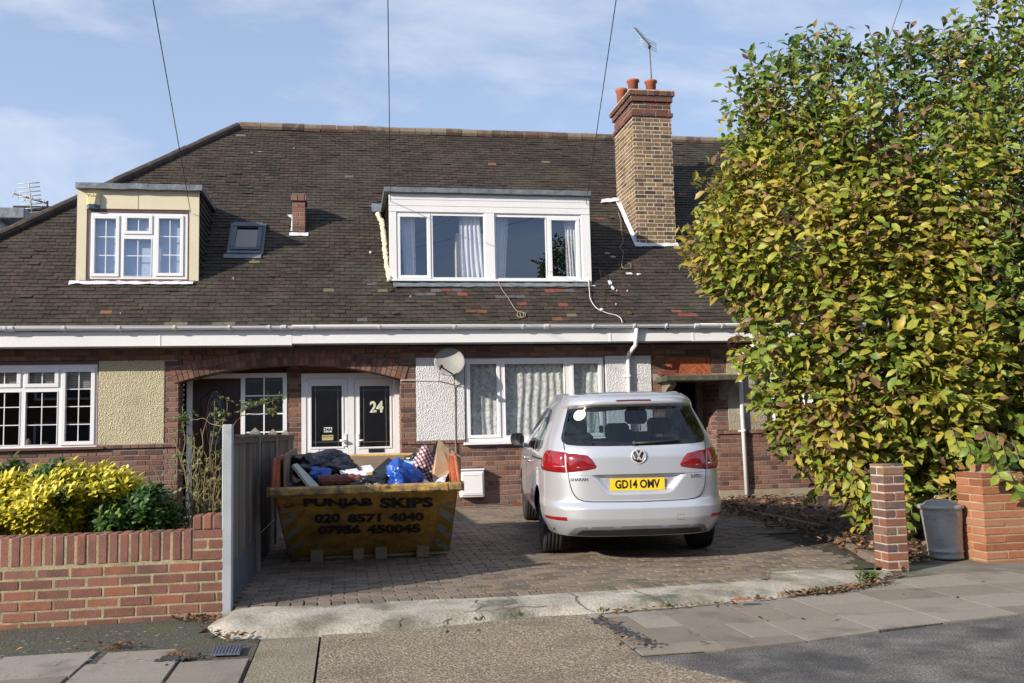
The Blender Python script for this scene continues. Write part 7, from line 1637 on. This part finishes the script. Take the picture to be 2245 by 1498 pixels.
# wheels
for ax_, ay in enumerate((.98, 3.85)):
    for sg in (-1, 1):
        mb = MB(); cx = sg*.765; prof = [(.205, -.105), (.25, -.108), (.295, -.108), (.318, -.098), (.325, -.075)]
        for gx in (-.05, -.012, .026, .064): prof += [(.325, gx-.004), (.319, gx-.002), (.319, gx+.002), (.325, gx+.004)]
        prof += [(.325, .075), (.318, .098), (.295, .108), (.25, .108), (.205, .105)]
        mb.lathe((cx, ay, .325), prof, 40, axis=Vector((sg, 0, 0))); wl = cb_(mb, 'wheel', M['tyre'])
        mb = MB(); mb.lathe((cx, ay, .325), [(.208, .10), (.20, .085), (.18, .06), (.06, .05), (.05, .075), (.0, .078)], 32, axis=Vector((sg, 0, 0)))
        for k in range(7): a = 2*pi*k/7; A = Vector((cx+sg*.082, ay+.05*cos(a), .325+.05*sin(a))); B = Vector((cx+sg*.092, ay+.195*cos(a), .325+.195*sin(a))); mb.tube([A, B], [.022, .018], 6)
        mb.build('rim', M['rim'], wl, off=O0)
        mb = MB(); mb.grid(lambda u, v: (sg*(.52+.36*v), ay+.372*cos(pi*(.0+1.0*u)), .325+.372*sin(pi*(.0+1.0*u))), 20, 2); cb_(mb, 'arch_liner', M['trim'], PARTS['body'])
mb = MB(); mb.box(-.68, .68, .7, 4.2, .19, .28); mb.box(-.66, .66, .30, .69, .255, .3); cb_(mb, 'underbody', M['trim'])
# roof rails, mirrors
for sg in (1, -1):
    mb = MB(); P = [(.56, .75, 1.655), (.575, .95, 1.685), (.585, 1.4, 1.69), (.585, 2.0, 1.685), (.56, 2.3, 1.65)]; mb.tube(smooth([Vector((x*sg, y, z-.075)) for x, y, z in P], 4), .014, 8); cb_(mb, 'roof_rail', M['wtrim'])
    mb = MB(); c_ = Vector((sg*.985, 3.02, 1.10))
    def mf(u, v):
        a, p_ = 2*pi*u, pi*v/2; sq = lambda s: math.copysign(abs(s)**.75, s); return (c_.x+.088*sq(cos(a))*cos(p_), c_.y+.09*sin(p_), c_.z+.078*sq(sin(a))*cos(p_))
    mb.grid(mf, 24, 8); mb.tube([(sg*.88, 3.09, 1.02), (c_.x-sg*.04, c_.y+.04, c_.z-.06)], [.03, .022], 8); mr_ = cb_(mb, 'wing_mirror', M['paint'])
    mb = MB(); mb.add([(c_.x, c_.y-.001, c_.z)]+[(c_.x+.080*math.copysign(abs(cos(2*pi*i/24))**.75, cos(2*pi*i/24)), c_.y-.001, c_.z+.070*math.copysign(abs(sin(2*pi*i/24))**.75, sin(2*pi*i/24))) for i in range(24)], [(0, i+1, (i+1) % 24+1) for i in range(24)]); mb.build('mirror_face', M['mirrorg'], mr_, off=O0)
# interior
mb = MB()
def cush(x0, x1, y0, y1, z0, z1, tilt=0): mb.box(x0, x1, y0, y1, z0, z1, ch=.05, tf=lambda x, y, z: (x, y+tilt*(z-z0), z))
mb.box(-.80, .80, .35, 3.6, .30, .34); mb.box(-.80, -.74, .45, 3.6, .34, .98); mb.box(.74, .80, .45, 3.6, .34, .98); mb.box(-.62, .62, .22, .30, .62, 1.08)
for x in (-.46, 0, .46): cush(x-.21, x+.21, 1.45, 1.58, .55, 1.14, -.25)
for x in (-.37, .37): cush(x-.24, x+.24, 2.35, 2.50, .55, 1.18, -.25)
mb.box(-.72, .72, 3.15, 3.7, .75, 1.02, ch=.05)
cb_(mb, 'seats', M['seat'])
mb = MB()
for x, y, z in ((-.46, 1.30, 1.17), (.46, 1.30, 1.17), (0, 1.30, 1.12), (-.37, 2.2, 1.27), (.37, 2.2, 1.27)):
    mb.box(x-.13, x+.13, y-.05, y+.05, z, z+.18, ch=.035)
    for s_ in (-.05, .05): mb.tube([(x+s_, y, z-.08), (x+s_, y, z+.02)], .007, 6)
cb_(mb, 'headrests', M['seat'])
mb = MB(); mb.tube([(.37+.17*cos(a*pi/12), 2.95+.05*sin(a*pi/12), 1.02+.17*sin(a*pi/12)) for a in range(25)], .014, 6, cap=False); cb_(mb, 'steering_wheel', M['seat'])
mb = MB(); mb.box(-.11, .11, 2.72, 2.74, 1.42, 1.48, ch=.008); mb.tube([(-.02, 2.73, 1.43), (-.05, 2.73, 1.18)], .003, 4); mb.tube([(.0, 2.73, 1.43), (.03, 2.73, 1.2)], .003, 4); mb.box(.01, .06, 2.72, 2.74, 1.16, 1.25, ch=.008); cb_(mb, 'rear_view_mirror', M['seat'])

# ------------------------------------------------------------------ unseen row added behind the camera to dim sky light and darken reflections
oh = thing('unseen_row', 'unseen brick row of houses added across the street to dim the light and reflections', 'house', (0, -16, 0), None)
b = MB(); b.box(-46, 46, -22, -16, -.1, 4.9); b.build('wall', M['chim_red'], oh)
b = MB(); b.prism([(-46.5, -15.4, 4.8), (-46.5, -19, 8.3), (-46.5, -22.6, 4.8)], (93, 0, 0)); b.build('roof', M['hiptile'], oh)
for i in range(12):
    for z0_, z1_ in ((.9, 2.2), (3.2, 4.4)):
        x = -44+i*7.6; b = MB(); holed(b, x, x+2.4, z0_, z1_, [(x+.1, x+1.15, z0_+.1, z1_-.1), (x+1.25, x+2.3, z0_+.1, z1_-.1)], -16.03, -15.95); w_ = b.build('window', M['white'], oh); b = MB(); b.box(x+.1, x+2.3, -16.0, -15.99, z0_+.1, z1_-.1); b.build('glass', M['frit'], w_, off=(0, 0, 0))
